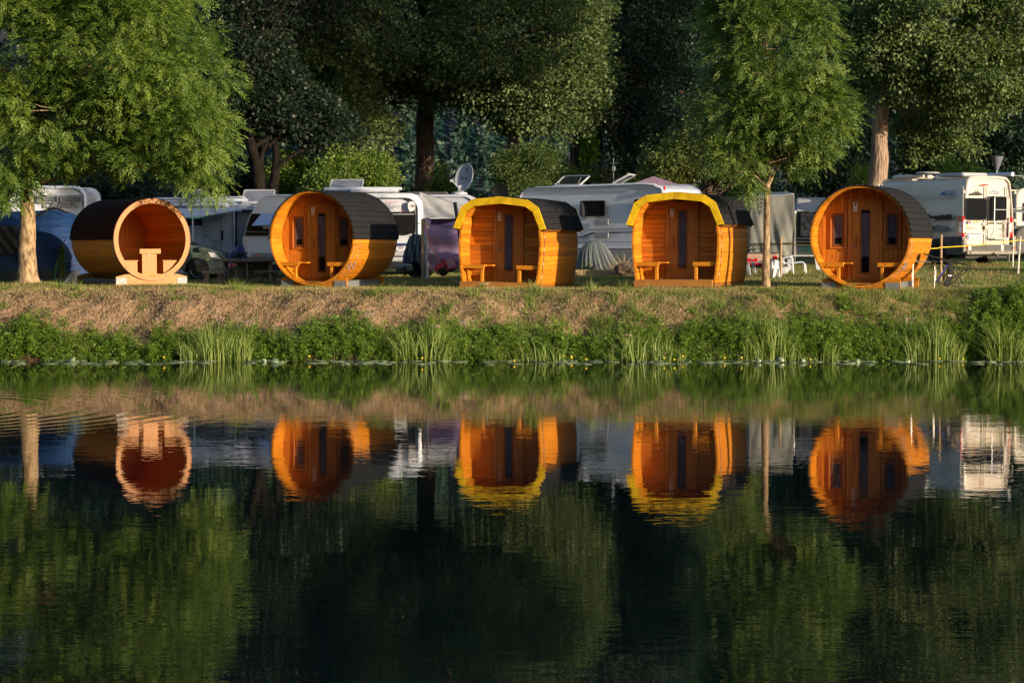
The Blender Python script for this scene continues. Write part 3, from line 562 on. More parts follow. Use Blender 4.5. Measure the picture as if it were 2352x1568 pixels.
for i,(u,v) in enumerate([(1112,652),(1085,662),(1128,660)]): flower_heads(u,v,48.8+i*.2,'tiny white flowers on the lawn '+['between barrel 1 and pod 2, the tallest bunch','between barrel 1 and pod 2, the left bunch','beside the left wall of pod 2'][i],4,M['whitef'],'meadow_flower','flower',.035)
# lilies along the water's edge
def lily_pad(u,v,flat=True,sz=.12):
    r=ray(u,v); t_=-CH/r.z; p=Vector((0,0,CH))+r*t_; o=MB(); a0=random.uniform(0,6.28); vs=[(0,0,0)]
    for k in range(15): a=a0+k/14*5.7; vs.append((math.cos(a)*sz,math.sin(a)*sz*.8,0))
    o.add(vs,[(0,k,k+1) for k in range(1,15)],random.random()); ob=o.build('lily_pad',M['pad']); ob.location=(p.x,p.y,.012); solid(ob,.006)
    if not flat: ob.rotation_euler=(R(random.uniform(50,75)),R(random.uniform(-40,40)),random.uniform(-.5,.5)); ob.location.z=sz*.55
    return ob
for i in range(230):
    ob=lily_pad(random.uniform(5,2347),827.5+10*random.random()**1.6,True,random.uniform(.09,.22)); tag(ob,label='flat green lily pad floating along the bank edge',cat='lily pad',group='lily pads along the shore')
for i,(u,v,l) in enumerate([(165,831,'upright folded lily leaf near the left end of the shore'),(607,831,'large raised lily leaf right of the left reeds'),(632,833,'small raised lily leaf just right of the big one'),(1740,833,'curled lily leaf by the grey green reeds'),(1792,832,'raised lily leaf between the two reed clumps below the ash'),(1845,832,'wide raised lily leaf in front of the short reed stems'),(2085,832,'upright lily leaf left of the right reed clump'),(1972,833,'small cupped lily leaf below barrel 4')]):
    tag(lily_pad(u,v,False,random.uniform(.055,.09)),label=l,cat='lily leaf',group='raised lily leaves')
for i in range(17):
    u=random.uniform(10,2340); v=random.uniform(828,836); r=ray(u,v); t_=-CH/r.z; p=Vector((0,0,CH))+r*t_; root=empty('water_lily_flower',(p.x,p.y,0),0,'small yellow water lily bud on a short stem at the shore','flower','yellow water lily buds')
    mb=MB(); h=random.uniform(.05,.12); mb.bar((0,0,-.03),(0,0,h),.006,5); mb.build('stem',M['limestem'],root); mb=MB(); mb.lathe([(.002,h-.01),(.021,h+.005),(.022,h+.02),(.008,h+.033)],8); mb.build('bud',M['yellowf'],root)
# ---------------------------------------------------------------- trees
ASH=leafmat('ash_leaves',(.035,.085,.014),(.185,.26,.045),.38,.5); ASH2=leafmat('young_ash_leaves',(.035,.08,.018),(.18,.25,.055),.38,.5); POP=leafmat('poplar_leaves',(.030,.06,.02),(.19,.245,.10),.34,.5,spec=.3); DKT=leafmat('dark_leaves',(.013,.034,.024),(.055,.095,.055),.25,.5); BUSH=leafmat('bush_leaves',(.05,.10,.015),(.20,.27,.05),.4); SILV=leafmat('silvery_leaves',(.03,.055,.03),(.13,.16,.10),.28,.4); DKT2=leafmat('shade_darkened_leaves',(.006,.014,.009),(.022,.04,.02),.2,.5); IVY=leafmat('ivy_leaves',(.04,.10,.01),(.15,.26,.03),.3)  # DKT2: leaf colour darkened in place of cast shade
tree('ash_tree','big bright green ash tree leaning over the empty barrel at left','tree',[(65,650,50.3),(62,540,50.3),(62,440,50.3),(72,300,50.3),(95,120,50.4),(110,-60,50.5)],[.235,.20,.15,.12,.09,.05],
  [(60,130,50.3,230,210,2.6),(290,110,50.1,185,210,2.6),(400,200,49.9,145,145,2.2),(440,310,49.6,95,85,1.8),(200,260,49.9,200,95,2.4),(40,350,49.9,90,70,1.8),(478,400,49.6,35,45,.8),(20,425,49.9,40,38,.9),(140,350,49.9,50,35,1.3),(350,345,49.9,100,50,1.6),(-140,200,50.3,220,260,2.6),(250,-120,50.3,240,240,2.6),(20,-200,50.3,250,250,2.6),(-100,430,51.5,80,60,1.4)],
  M['bark'],ASH,740,32,.44,kind='pinnate',size=.27,droop=.14,nbranch=60,z0frac=.55,shell=.6,keep_front=.75,mean=.5,spread=.34,
  extra=[((64,430,50.3),(330,385,49.7),.06,.02),((64,400,50.3),(480,395,49.6),.05,.012),((70,330,50.3),(420,260,49.9),.06,.015)])
tree('young_ash_tree','slender young ash tree with pale trunk between pod 3 and barrel 4','tree',[(1760,655,48.95),(1760,540,48.95),(1762,425,48.95),(1768,380,48.95),(1775,200,48.95),(1780,40,48.95),(1785,-80,48.95)],[.095,.075,.068,.055,.04,.025,.012],
  [(1780,110,49.,145,180,1.9),(1800,250,49.,145,95,1.7),(1690,250,49.,85,90,1.3),(1695,100,49.2,85,120,1.5),(1865,245,49.,82,95,1.3),(1840,345,49.,65,32,1.0),(1680,355,49.,60,28,1.0),(1740,-60,49.,110,160,1.5),(1800,-160,49.,100,150,1.4),(1728,412,48.8,18,16,.35),(1865,380,48.8,20,22,.4)],
  M['bark'],ASH2,450,25,.36,kind='pinnate',size=.26,droop=.14,nbranch=46,z0frac=.42,btop=.022,shell=.4,keep_front=.6,mean=.48,spread=.34,
  extra=[((1762,440,48.95),(1800,330,48.8),.035,.015),((1761,432,48.95),(1718,395,48.7),.02,.008),((1762,430,48.95),(1790,360,48.6),.03,.012),((1764,420,48.95),(1850,330,48.8),.03,.01)])
tree('poplar_tree','huge poplar with dark bare trunk between barrel 1 and the dish','tree',[(978,600,76),(977,440,76),(976,290,76),(985,160,76),(1010,0,76),(1030,-160,76)],[.42,.35,.33,.28,.2,.1],
  [(900,40,74,210,190,3.5),(760,180,74,130,120,3),(800,290,74,110,55,2.4),(1050,165,74,120,85,2.6),(1180,90,73,200,190,3.4),(1260,210,73,130,100,2.6),(1165,240,73.5,85,55,2.2),(1290,30,73,110,120,2.8),(700,30,75,160,160,3),(1000,-160,76,380,160,4),(1340,150,73.5,60,110,2)],
  M['barkd'],POP,1400,95,.62,size=.115,droop=.25,nbranch=70,z0frac=.5,btop=.1,shell=.5,mean=.42,spread=.22,aspect=.85,
  extra=[((980,190,75.5),(930,110,73.5),.13,.08),((990,140,75.5),(880,85,73),.13,.05),((1000,100,75.5),(1120,60,73),.12,.06),((995,150,75.5),(850,150,72.6),.10,.03)])
ivt=tree('ivy_poplar_tree','dark twin poplar trunk wrapped in ivy behind the long caravan','tree',[(1330,600,78),(1328,430,78),(1335,300,78),(1355,180,78),(1380,0,78),(1390,-140,78)],[.42,.36,.32,.28,.2,.1],
  [(1450,60,79,120,140,3),(1530,200,79,110,110,2.6),(1500,330,78,90,80,2),(1420,250,79,70,60,2),(1560,60,80,120,140,3),(1480,-120,79,200,140,4),(1440,370,78,40,50,1.2),(1580,300,79,60,90,2)],
  M['barkd'],DKT,620,70,.6,size=.13,droop=.25,nbranch=44,z0frac=.5,btop=.1,mean=.6,spread=.35,aspect=.85,extra=[((1355,600,78.3),(1368,200,78.3),.30,.16)])
Oi=ivt.location; n=5200; vv_=RNG.uniform(205,470,n); uu_=np.interp(vv_,[205,300,430,470],[1365,1357,1345,1345])+RNG.normal(size=n)*8
pc=np.array([tuple(P(a,b,77.6)) for a,b in zip(uu_,vv_)]); pc[:,1]+=RNG.uniform(-.12,.25,n)-.1; dd=unit(RNG.normal(size=(n,3))*.5+np.array([0,-.3,-.8])); nn=unit(RNG.normal(size=(n,3))*.5+np.array([.5,-1,.2])); quadmesh('ivy',diamonds(pc-np.array(Oi),dd,nn,np.full(n,.15),np.full(n,.13)),IVY,ivt,RNG.random(n))
tree('dark_maple_tree','dark tree with shade coloured into its leaves, twin forked trunks right of the big ash','tree',[(598,600,66.5),(598,450,66.5),(592,380,66.5),(575,330,66.5),(560,250,66.5)],[.29,.21,.18,.145,.08],
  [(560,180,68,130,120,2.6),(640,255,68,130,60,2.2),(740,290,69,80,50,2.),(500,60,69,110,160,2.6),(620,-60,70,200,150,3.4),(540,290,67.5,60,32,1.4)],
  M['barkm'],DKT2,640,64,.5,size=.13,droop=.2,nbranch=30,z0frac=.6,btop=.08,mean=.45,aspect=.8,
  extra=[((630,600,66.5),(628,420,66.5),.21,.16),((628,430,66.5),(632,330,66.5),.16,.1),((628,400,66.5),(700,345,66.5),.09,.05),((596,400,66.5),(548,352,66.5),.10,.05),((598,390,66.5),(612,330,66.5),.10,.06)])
tree('white_poplar_tree','tall poplar with pale sunlit trunk behind barrel 4','tree',[(2016,600,69),(2014,430,69),(2022,300,69),(2032,180,69),(2050,40,69),(2070,-120,69)],[.36,.32,.27,.23,.17,.08],
  [(2150,40,68,210,150,3.2),(2060,140,68,120,90,2.6),(2230,150,67.5,140,90,2.6),(2160,220,68.5,100,55,2),(2320,60,68,120,160,3),(2120,290,71,60,45,1.4),(2230,250,71,80,40,1.4),(1990,0,69,110,130,2.8),(2180,-140,69,280,140,4),(2115,350,71,38,26,.9),(2200,320,71,45,28,1.),(2360,190,68,70,60,1.8),(1960,180,70.5,40,50,1.6),(2075,330,71,20,22,.7)],
  M['barkp'],POP,1000,90,.55,size=.115,droop=.4,nbranch=60,z0frac=.55,btop=.09,shell=.45,mean=.45,spread=.35,aspect=.85,
  extra=[((2032,190,69),(2015,150,67.6),.12,.07),((2050,100,68.5),(2270,80,66.5),.09,.03)])
tree('willow_like_tree','olive lit round tree behind pod 3 left of the slender ash','tree',[(1630,600,68),(1628,430,68),(1630,330,68),(1632,270,68)],[.16,.12,.09,.04],
  [(1620,340,68,90,60,1.8),(1560,370,68,80,50,1.6),(1680,360,68,60,55,1.4),(1640,280,68,70,50,1.5),(1520,395,68,45,28,1.)],M['barkd'],leafmat('olive_leaves',(.06,.09,.02),(.17,.20,.06),.35),360,70,.4,size=.11,droop=.5,nbranch=24,z0frac=.4,aspect=.4,mean=.45)
tree('round_bush_tree','dull green round bush tree left of the long caravan roof','tree',[(1205,600,70),(1205,480,70),(1208,420,70)],[.12,.10,.05],
  [(1205,400,70,55,40,1.5),(1245,365,70,38,38,1.2),(1165,385,70,30,40,1.),(1210,430,70,65,35,1.4),(1195,350,70,20,22,.7),(1280,405,70,22,28,.8)],M['barkd'],leafmat('willow_leaves',(.035,.065,.018),(.14,.19,.05),.35),230,70,.36,size=.11,droop=.5,nbranch=18,z0frac=.5,aspect=.35,mean=.42)
# big dark wall of trees further back
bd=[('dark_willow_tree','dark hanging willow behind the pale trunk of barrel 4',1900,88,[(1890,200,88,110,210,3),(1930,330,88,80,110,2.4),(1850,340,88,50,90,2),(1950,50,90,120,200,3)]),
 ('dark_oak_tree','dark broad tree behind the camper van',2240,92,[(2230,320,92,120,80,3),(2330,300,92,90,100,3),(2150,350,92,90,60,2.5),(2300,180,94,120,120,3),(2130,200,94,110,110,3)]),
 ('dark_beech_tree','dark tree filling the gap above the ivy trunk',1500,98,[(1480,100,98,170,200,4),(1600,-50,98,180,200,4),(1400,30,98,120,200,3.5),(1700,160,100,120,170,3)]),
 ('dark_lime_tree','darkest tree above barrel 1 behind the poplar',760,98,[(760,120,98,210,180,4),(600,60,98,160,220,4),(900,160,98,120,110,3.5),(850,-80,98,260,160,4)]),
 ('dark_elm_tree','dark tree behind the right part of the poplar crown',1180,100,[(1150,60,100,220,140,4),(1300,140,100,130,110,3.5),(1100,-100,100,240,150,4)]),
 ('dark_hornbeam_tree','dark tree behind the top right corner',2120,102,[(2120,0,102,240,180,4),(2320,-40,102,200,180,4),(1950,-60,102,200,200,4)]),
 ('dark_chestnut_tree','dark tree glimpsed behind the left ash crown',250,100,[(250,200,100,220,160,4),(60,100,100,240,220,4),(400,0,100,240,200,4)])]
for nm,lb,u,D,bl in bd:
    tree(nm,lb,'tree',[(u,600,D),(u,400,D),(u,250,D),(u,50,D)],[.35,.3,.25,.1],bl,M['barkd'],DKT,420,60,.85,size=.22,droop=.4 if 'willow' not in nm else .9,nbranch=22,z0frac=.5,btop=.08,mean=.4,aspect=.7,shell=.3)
def bush(u,v,D,ru,rv,rd,mat,label,n=140,per=70,cr=.35,size=.11,name='leafy_bush',**kw):
    c=P(u,v,D); g=zg(c.x,D); root=empty(name,(c.x,D,g),0,label,'bush'); O=Vector((c.x,D,g)); s=D/FPX
    mb=MB()
    for k in range(12): limb(mb,(random.uniform(-.1,.1),random.uniform(-.1,.1),-.1),(random.uniform(-.8,.8)*ru*s,random.uniform(-.5,.5)*rd,c.z-g+random.uniform(-.3,.7)*rv*s),.04,.008)
    mb.build('stem',M['barkd'],root); z=c.z-g
    crown('foliage',[((0,0,z),(ru*s,rd,rv*s)),((-ru*s*.45,0,z*.7),(ru*s*.6,rd*.8,max(z*.6,rv*s*.7))),((ru*s*.45,0,z*.65),(ru*s*.6,rd*.8,max(z*.55,rv*s*.6)))],mat,root,n,per,cr,size=size,**kw); return root
DB=leafmat('shrub_leaves',(.03,.07,.012),(.14,.20,.04),.35)
bush(665,405,69,36,32,1.3,BUSH,'sunlit bush under the dark forked trunks, left one',150); bush(725,415,69.5,42,24,1.4,DB,'darker shrub in the middle behind the roof of barrel 1',150); bush(800,400,68,46,36,1.4,BUSH,'bright green bush behind the roof of barrel 1',170); bush(872,402,68.5,30,36,1.2,BUSH,'sunlit pointed bush left of the poplar trunk',130); bush(760,425,66.5,60,22,1.3,DB,'low bluish hedge shrub behind barrel 1',130)
bush(545,410,71,55,40,2,DKT,'dusky shrub between the big ash and the forked trunks',200); bush(1022,425,72,14,24,.5,BUSH,'small bright upright shrub left of the satellite dish',50,60,.2,.09); bush(1000,438,72,12,16,.4,BUSH,'tiny sunlit shrub at the foot of the poplar trunk',40,50,.2,.09)
bush(1290,415,76,30,40,1.,SILV,'silvery shrub left of the ivy trunk',90); bush(1385,430,76,22,25,.8,SILV,'silvery shrub between the two roof hatches',70); bush(1460,425,86,60,22,1.5,DB,'low dark shrub behind the roof of the long caravan',130)
bush(2200,405,84,60,24,1.4,BUSH,'low sunlit bush behind the camper van roof',170); bush(2340,500,80,25,45,1.2,DB,'shrub at the right edge behind the parked camper van',120); bush(250,430,96,110,55,3,DKT,'dim bluish thicket behind the leftmost motorhome roof',260,60,.7,.2)
bush(1990,430,80,30,25,1.,BUSH,'small lit shrub right beside the pale poplar trunk',60)
bush(1700,440,84,90,20,1.5,DKT,'dark low hedge behind the grey tent roof',160,60,.5,.15); bush(1420,470,84,300,30,1.5,DKT,'long dark hedge behind the caravans',260,60,.6,.16); bush(900,470,84,300,30,1.5,DKT,'long dark hedge behind the camping vehicles on the left side',260,60,.6,.16)
# unseen trees sunward: first placed to shade the background, others to darken window reflections
for k,(x,y,z,r,h,lb) in enumerate([(17.4,53,16.2,4.0,5.8,'tall leafy tree unseen at right, placed to shade the background'),(47,61,8,5,7,'unseen broad tree far right, added to darken window reflections, first of three'),(51,53,8,5,7,'unseen broad tree far right, added to darken window reflections, middle of three'),(58,45,8,6,7,'unseen broad tree far right, added to darken window reflections, last of three')]):
    g=zg(x,y); root=empty('offscreen_tree',(x,y,g),0,lb,'tree'); mb=MB(); mb.tube([(0,0,-.2),(.1,0,4),(0,.2,z)],[.4,.3,.1],10)
    for q in range(14): limb(mb,(0,0,random.uniform(z*.45,z)),(random.uniform(-r,r)*.7,random.uniform(-r,r)*.7,random.uniform(z-h*.4,z+h*.6)),.1,.02)
    mb.build('trunk',M['barkd'],root); crown('crown',[((0,0,z),(r,r,h)),((-r*.1,r*.3,z-1),(r*.8,r*.7,h*.8))],POP,root,480,44,1.1,size=.48,keep_front=0.,shell=.3,aspect=.8)
# ---------------------------------------------------------------- cabins
def groove_loop(corners, step, depth, hw, th, closed=True):
    """outline with shallow plank grooves -> outer, inner loops, plank id per segment"""
    n=len(corners); pts=[Vector((c[0],c[1])) for c in corners]; L=[(pts[(i+1)%n]-pts[i]).length for i in range(n)]; tot=sum(L); cum=[0]
    for l in L: cum.append(cum[-1]+l)
    def at(s):
        s%=tot
        for i in range(n):
            if s<=cum[i+1]+1e-9:
                t=(s-cum[i])/L[i]; p=pts[i].lerp(pts[(i+1)%n],t); d=(pts[(i+1)%n]-pts[i]).normalized(); return p,Vector((d.y,-d.x))
    k=max(3,round(tot/step)); st=tot/k; ev=[]
    for j in range(k): ev += [(j*st-hw,0,j-1),(j*st,1,j),(j*st+hw,0,j)]
    for i in range(n):
        s=cum[i]; 
        if min(abs((s/st)-round(s/st))*st,9)>hw*1.5: ev.append((s,0,int(s/st)))
    ev.sort(); cx=sum(p.x for p in pts)/n; cz=sum(p.y for p in pts)/n; out=[];inn=[];ids=[]; rv=[random.random() for _ in range(k+2)]
    sgn=None
    for s,g,j in ev:
        p,nv=at(s)
        if (p-Vector((cx,cz))).dot(nv)<0: nv=-nv
        o=p-nv*(depth if g else 0); i_=p-nv*(th-(depth if g else 0)); out.append((o.x,o.y)); inn.append((i_.x,i_.y)); ids.append(rv[j%k])
    return out,inn,ids
def circle(r,cz,n=72,a0=-math.pi/2): return [(r*math.cos(a0+2*math.pi*i/n),cz+r*math.sin(a0+2*math.pi*i/n)) for i in range(n)]
def roof(name,prof,th,y0,y1,mat,parent,ny=10,jag=0.):
    """shingle sheet following the outline prof (x,z), uv = metres"""
    n=len(prof); P2=[Vector(p) for p in prof]; cx=0; arc=[0]
    for i in range(1,n): arc.append(arc[-1]+(P2[i]-P2[i-1]).length)
    nrm=[]
    for i in range(n):
        d=(P2[min(i+1,n-1)]-P2[max(i-1,0)]).normalized(); v=Vector((d.y,-d.x)); 
        if v.y<0 and abs(v.y)>.15 or (abs(v.y)<=.15 and v.x*P2[i].x<0): v=-v
        nrm.append(v)
    vs=[];uv=[]
    for layer in (1,0):
        for i in range(n):
            for j in range(ny+1):
                o=P2[i]+nrm[i]*(th*layer+random.uniform(-.002,.002)); y=lerp(y0,y1,j/ny); vs.append((o.x,y,o.y)); uv.append((y,arc[i]))
    m=ny+1; N=n*m; fs=[]
    for i in range(n-1):
        for j in range(ny):
            a=i*m+j; fs.append((a,a+1,a+m+1,a+m)); fs.append((N+a,N+a+m,N+a+m+1,N+a+1))
    for i in range(n-1):
        a=i*m; fs.append((a,a+m,N+a+m,N+a)); a=i*m+ny; fs.append((a,N+a,N+a+m,a+m))
    for j in range(ny):
        a=j; fs.append((a,N+a,N+a+1,a+1)); a=(n-1)*m+j; fs.append((a,a+1,N+a+1,N+a))
    me=bpy.data.meshes.new(name); me.from_pydata(vs,[],fs); ul=me.uv_layers.new(name='uv')
    for lp in me.loops: ul.data[lp.index].uv=uv[lp.vertex_index]
    me.materials.append(mat); me.polygons.foreach_set('use_smooth',[True]*len(me.polygons)); me.set_sharp_from_angle(angle=R(40))
    o=bpy.data.objects.new(name,me); link(o); o.parent=parent; return o
def sign(root, num, x, y, z):
    mb=MB(); mb.box(-.045,.045,-.006,0,-.10,.10,.5); s=mb.build('number_sign',M['signw'],root,0); s.location=(x,y,z)
    text(num,'number',M['ink'],s,.125,(0,-.0075,.048),ext=.001,bold=.002)
    mb=MB(); n=20; rr=[(.034,.026)]
    for i in range(n):
        a,b=2*math.pi*i/n,2*math.pi*(i+1)/n
        mb.add([(math.cos(a)*.036,-.008,-.05+math.sin(a)*.036),(math.cos(b)*.036,-.008,-.05+math.sin(b)*.036),(math.cos(b)*.029,-.008,-.05+math.sin(b)*.029),(math.cos(a)*.029,-.008,-.05+math.sin(a)*.029)],[(0,1,2,3)],.5)
    mb.add([(-.026,-.0085,-.028),(-.021,-.0085,-.023),(.026,-.0085,-.072),(.021,-.0085,-.077)],[(0,1,2,3)],.5)
    mb.build('no_smoking_ring',M['red'],s,0)
    mb=MB(); mb.box(-.022,.014,-.0072,-.0065,-.056,-.048,.5); mb.box(.016,.022,-.0072,-.0065,-.056,-.036,.5); mb.build('cigarette_mark',M['ink'],s,0)
def door(root,y,w,z0,z1,gx0,gx1,gz0,gz1,cur_lo,horiz=False):
    """door leaf in a raised frame with a slim glass light"""
    fr=.075; mb=MB()
    mb.box(-w/2-fr,-w/2,y-.035,y+.01,z0,z1+fr,.5,.006); mb.box(w/2,w/2+fr,y-.035,y+.01,z0,z1+fr,.5,.006); mb.box(-w/2,w/2,y-.034,y+.01,z1,z1+fr,.6,.006); mb.box(-w/2,w/2,y-.034,y+.01,z0-.0,z0+.04,.4,.004)
    d=mb.build('door',M['door'],root,0)
    mb=MB(); zz0=z0+.045
    mb.box(-w/2+.004,-w/2+.13,y-.022,y+.008,zz0,z1-.004,.45,.004); mb.box(w/2-.13,w/2-.004,y-.022,y+.008,zz0,z1-.004,.55,.004)
    mb.box(-w/2+.13,gx0,y-.016,y+.008,zz0+.1,z1-.11,.6,.003); mb.box(gx1,w/2-.13,y-.016,y+.008,zz0+.1,z1-.11,.5,.003)
    mb.build('door_leaf',M['door'],d,0)
    mb=MB(); mb.box(-w/2+.13,w/2-.13,y-.020,y+.008,zz0,zz0+.1,.5,.004); mb.build('door_rail',M['door_x'],d,0); mb=MB(); mb.box(-w/2+.13,w/2-.13,y-.020,y+.008,z1-.11,z1-.004,.6,.004); mb.build('door_rail',M['door_x'],d,0); mb=MB(); mb.box(gx0,gx1,y-.018,y+.008,zz0+.1,gz0,.5); mb.build('lower_panel',M['door_x'],d,0); mb=MB(); mb.box(gx0,gx1,y-.015,y+.008,gz1,z1-.11,.4); mb.build('upper_panel',M['door_x'],d,0)
    mb=MB(); 
    for a,b,c,e in ((gx0-.03,gx0-.008,gz0-.03,gz1+.03),(gx1+.008,gx1+.03,gz0-.03,gz1+.03)): mb.box(a,b,y-.027,y-.012,c,e,.5)
    mb.box(gx0-.008,gx1+.008,y-.026,y-.012,gz1+.008,gz1+.03,.5); mb.box(gx0-.008,gx1+.008,y-.026,y-.012,gz0-.03,gz0-.008,.5); mb.build('glazing_bead',M['dframe'],d,0)
    mb=MB(); mb.box(gx0-.006,gx1+.006,y-.006,y-.002,gz0,gz1,.5); mb.build('dark_room_panel',M['dark'],d,0)  # black sheet stands in for the unlit room behind the glass
    mb=MB(); top=gz1-(.06 if not horiz else .0); k=14
    mb.grid(lambda a,b:(lerp(gx0,gx1,a),y-.0095+.0022*math.sin(a*22),lerp(cur_lo,top,b)+(0 if b>.01 else .012*math.sin(a*19))),k,10); mb.build('curtain',M['curtain'],d)
    mb=MB(); mb.box(gx0,gx1,y-.0155,y-.0135,gz0,gz1,.5); mb.build('pane',M['pane'],d,0)
    mb=MB(); hx=-w/2+.19; hz=z0+(z1-z0)*.5; mb.box(hx-.018,hx+.018,y-.075,y-.05,hz-.13,hz+.16,.6,.006); mb.box(hx-.012,hx+.012,y-.05,y-.02,hz-.11,hz-.08,.6); mb.box(hx-.012,hx+.012,y-.05,y-.02,hz+.11,hz+.14,.6); mb.build('handle',M['frame'],d,0)
    mb=MB(); mb.lathe([(.026,-.03),(.024,-.022),(.012,-.022),(.012,-.045),(.004,-.047)],12,(-w/2+.07,y,hz-.12),'y'); mb.build('lock',M['steel'],d)
    return d
def window(root,x,y,z0,z1,w):
    mb=MB(); f=.045; a,b=x-w/2,x+w/2
    mb.box(a,a+f,y-.035,y+.01,z0,z1,.5,.004); mb.box(b-f,b,y-.035,y+.01,z0,z1,.5,.004); mb.box(a+f,b-f,y-.034,y+.01,z1-f,z1,.5,.004); mb.box(a+f,b-f,y-.034,y+.01,z0,z0+f,.5,.004)
    wn_=mb.build('window',M['frame'],root,0); a+=f;b-=f;z0+=f;z1-=f; g=.065; mb=MB()
    mb.box(a,a+g,y-.018,y+.008,z0,z1,.5,.004); mb.box(b-g,b,y-.018,y+.008,z0,z1,.5,.004); mb.box(a+g,b-g,y-.017,y+.008,z1-g,z1,.5,.004); mb.box(a+g,b-g,y-.017,y+.008,z0,z0+g,.5,.004); mb.build('sash',M['dframe'],wn_,0)
    a+=g;b-=g;z0+=g;z1-=g; mb=MB(); mb.box(a,b,y-.006,y-.002,z0,z1,.5); mb.build('dark_room_panel',M['dark'],wn_,0)  # black panel paints the unlit depth behind the pane
    mb=MB(); mb.grid(lambda p,q:(lerp(a+.01,b-.01,p),y-.0095+.002*math.sin(p*15),lerp(z0+.15,z1,q)),8,6); mb.build('curtain',M['curtain'],wn_)
    mb=MB(); mb.box(a,b,y-.0155,y-.0135,z0,z1,.5); mb.build('pane',M['pane'],wn_,0)
def bench(root,x0,x1,z,y0,y1,legx,legz,lift=0.):
    mb=MB(); k=3; d=(y1-y0-.02*(k-1))/k
    mb.box(x0,x1,y0,y0+.035,z-.10,z,.7,.004)
    for i in range(k): mb.box(x0,x1+(.0 if i==0 else (.14 if x1<0 else 0)),y0+.037+i*(d+.01),y0+.037+i*(d+.01)+d-.012,z-.035,z-.002,None,.003)
    b=mb.build('bench',M['wood_x'],root,0); mb=MB(); mb.box(legx-.035,legx+.035,y0+.04,y0+.11,legz,z-.04,.8,.004); mb.build('leg',M['wood_z'],b,0); return b
def strap(root,Rr,cz,y,a0,a1,tight=True):
    mb=MB(); pts=[(Rr*math.cos(a0+(a1-a0)*i/24),y,cz+Rr*math.sin(a0+(a1-a0)*i/24)) for i in range(25)]
    for i in range(24):
        p,q=pts[i],pts[i+1]; mb.add([(p[0],y-.011,p[2]),(q[0],y-.011,q[2]),(q[0],y+.011,q[2]),(p[0],y+.011,p[2])],[(0,1,2,3)],.5)
    o=mb.build('strap',M['strap'],root); solid(o,.004,1)
    if tight:
        mb=MB(); a=R(-32)
        for da in (0,.09): 
            x,z=Rr*1.015*math.cos(a-da),cz+Rr*1.015*math.sin(a-da); mb.box(x-.018,x+.022,y-.02,y+.02,z-.03,z+.03,.5,.004)
        x,z=Rr*1.02*math.cos(a-.05),cz+Rr*1.02*math.sin(a-.05); mb.bar((x+.01,y,z-.06),(x+.03,y-.01,z+.07),.006); mb.build('strap_tightener',M['steel'],o)
def rear_wall(root,loop_,y,mat):
    mb=MB(); mb.prism(loop_,y,y+.03,.5); return mb.build('rear_wall',mat,root,0)
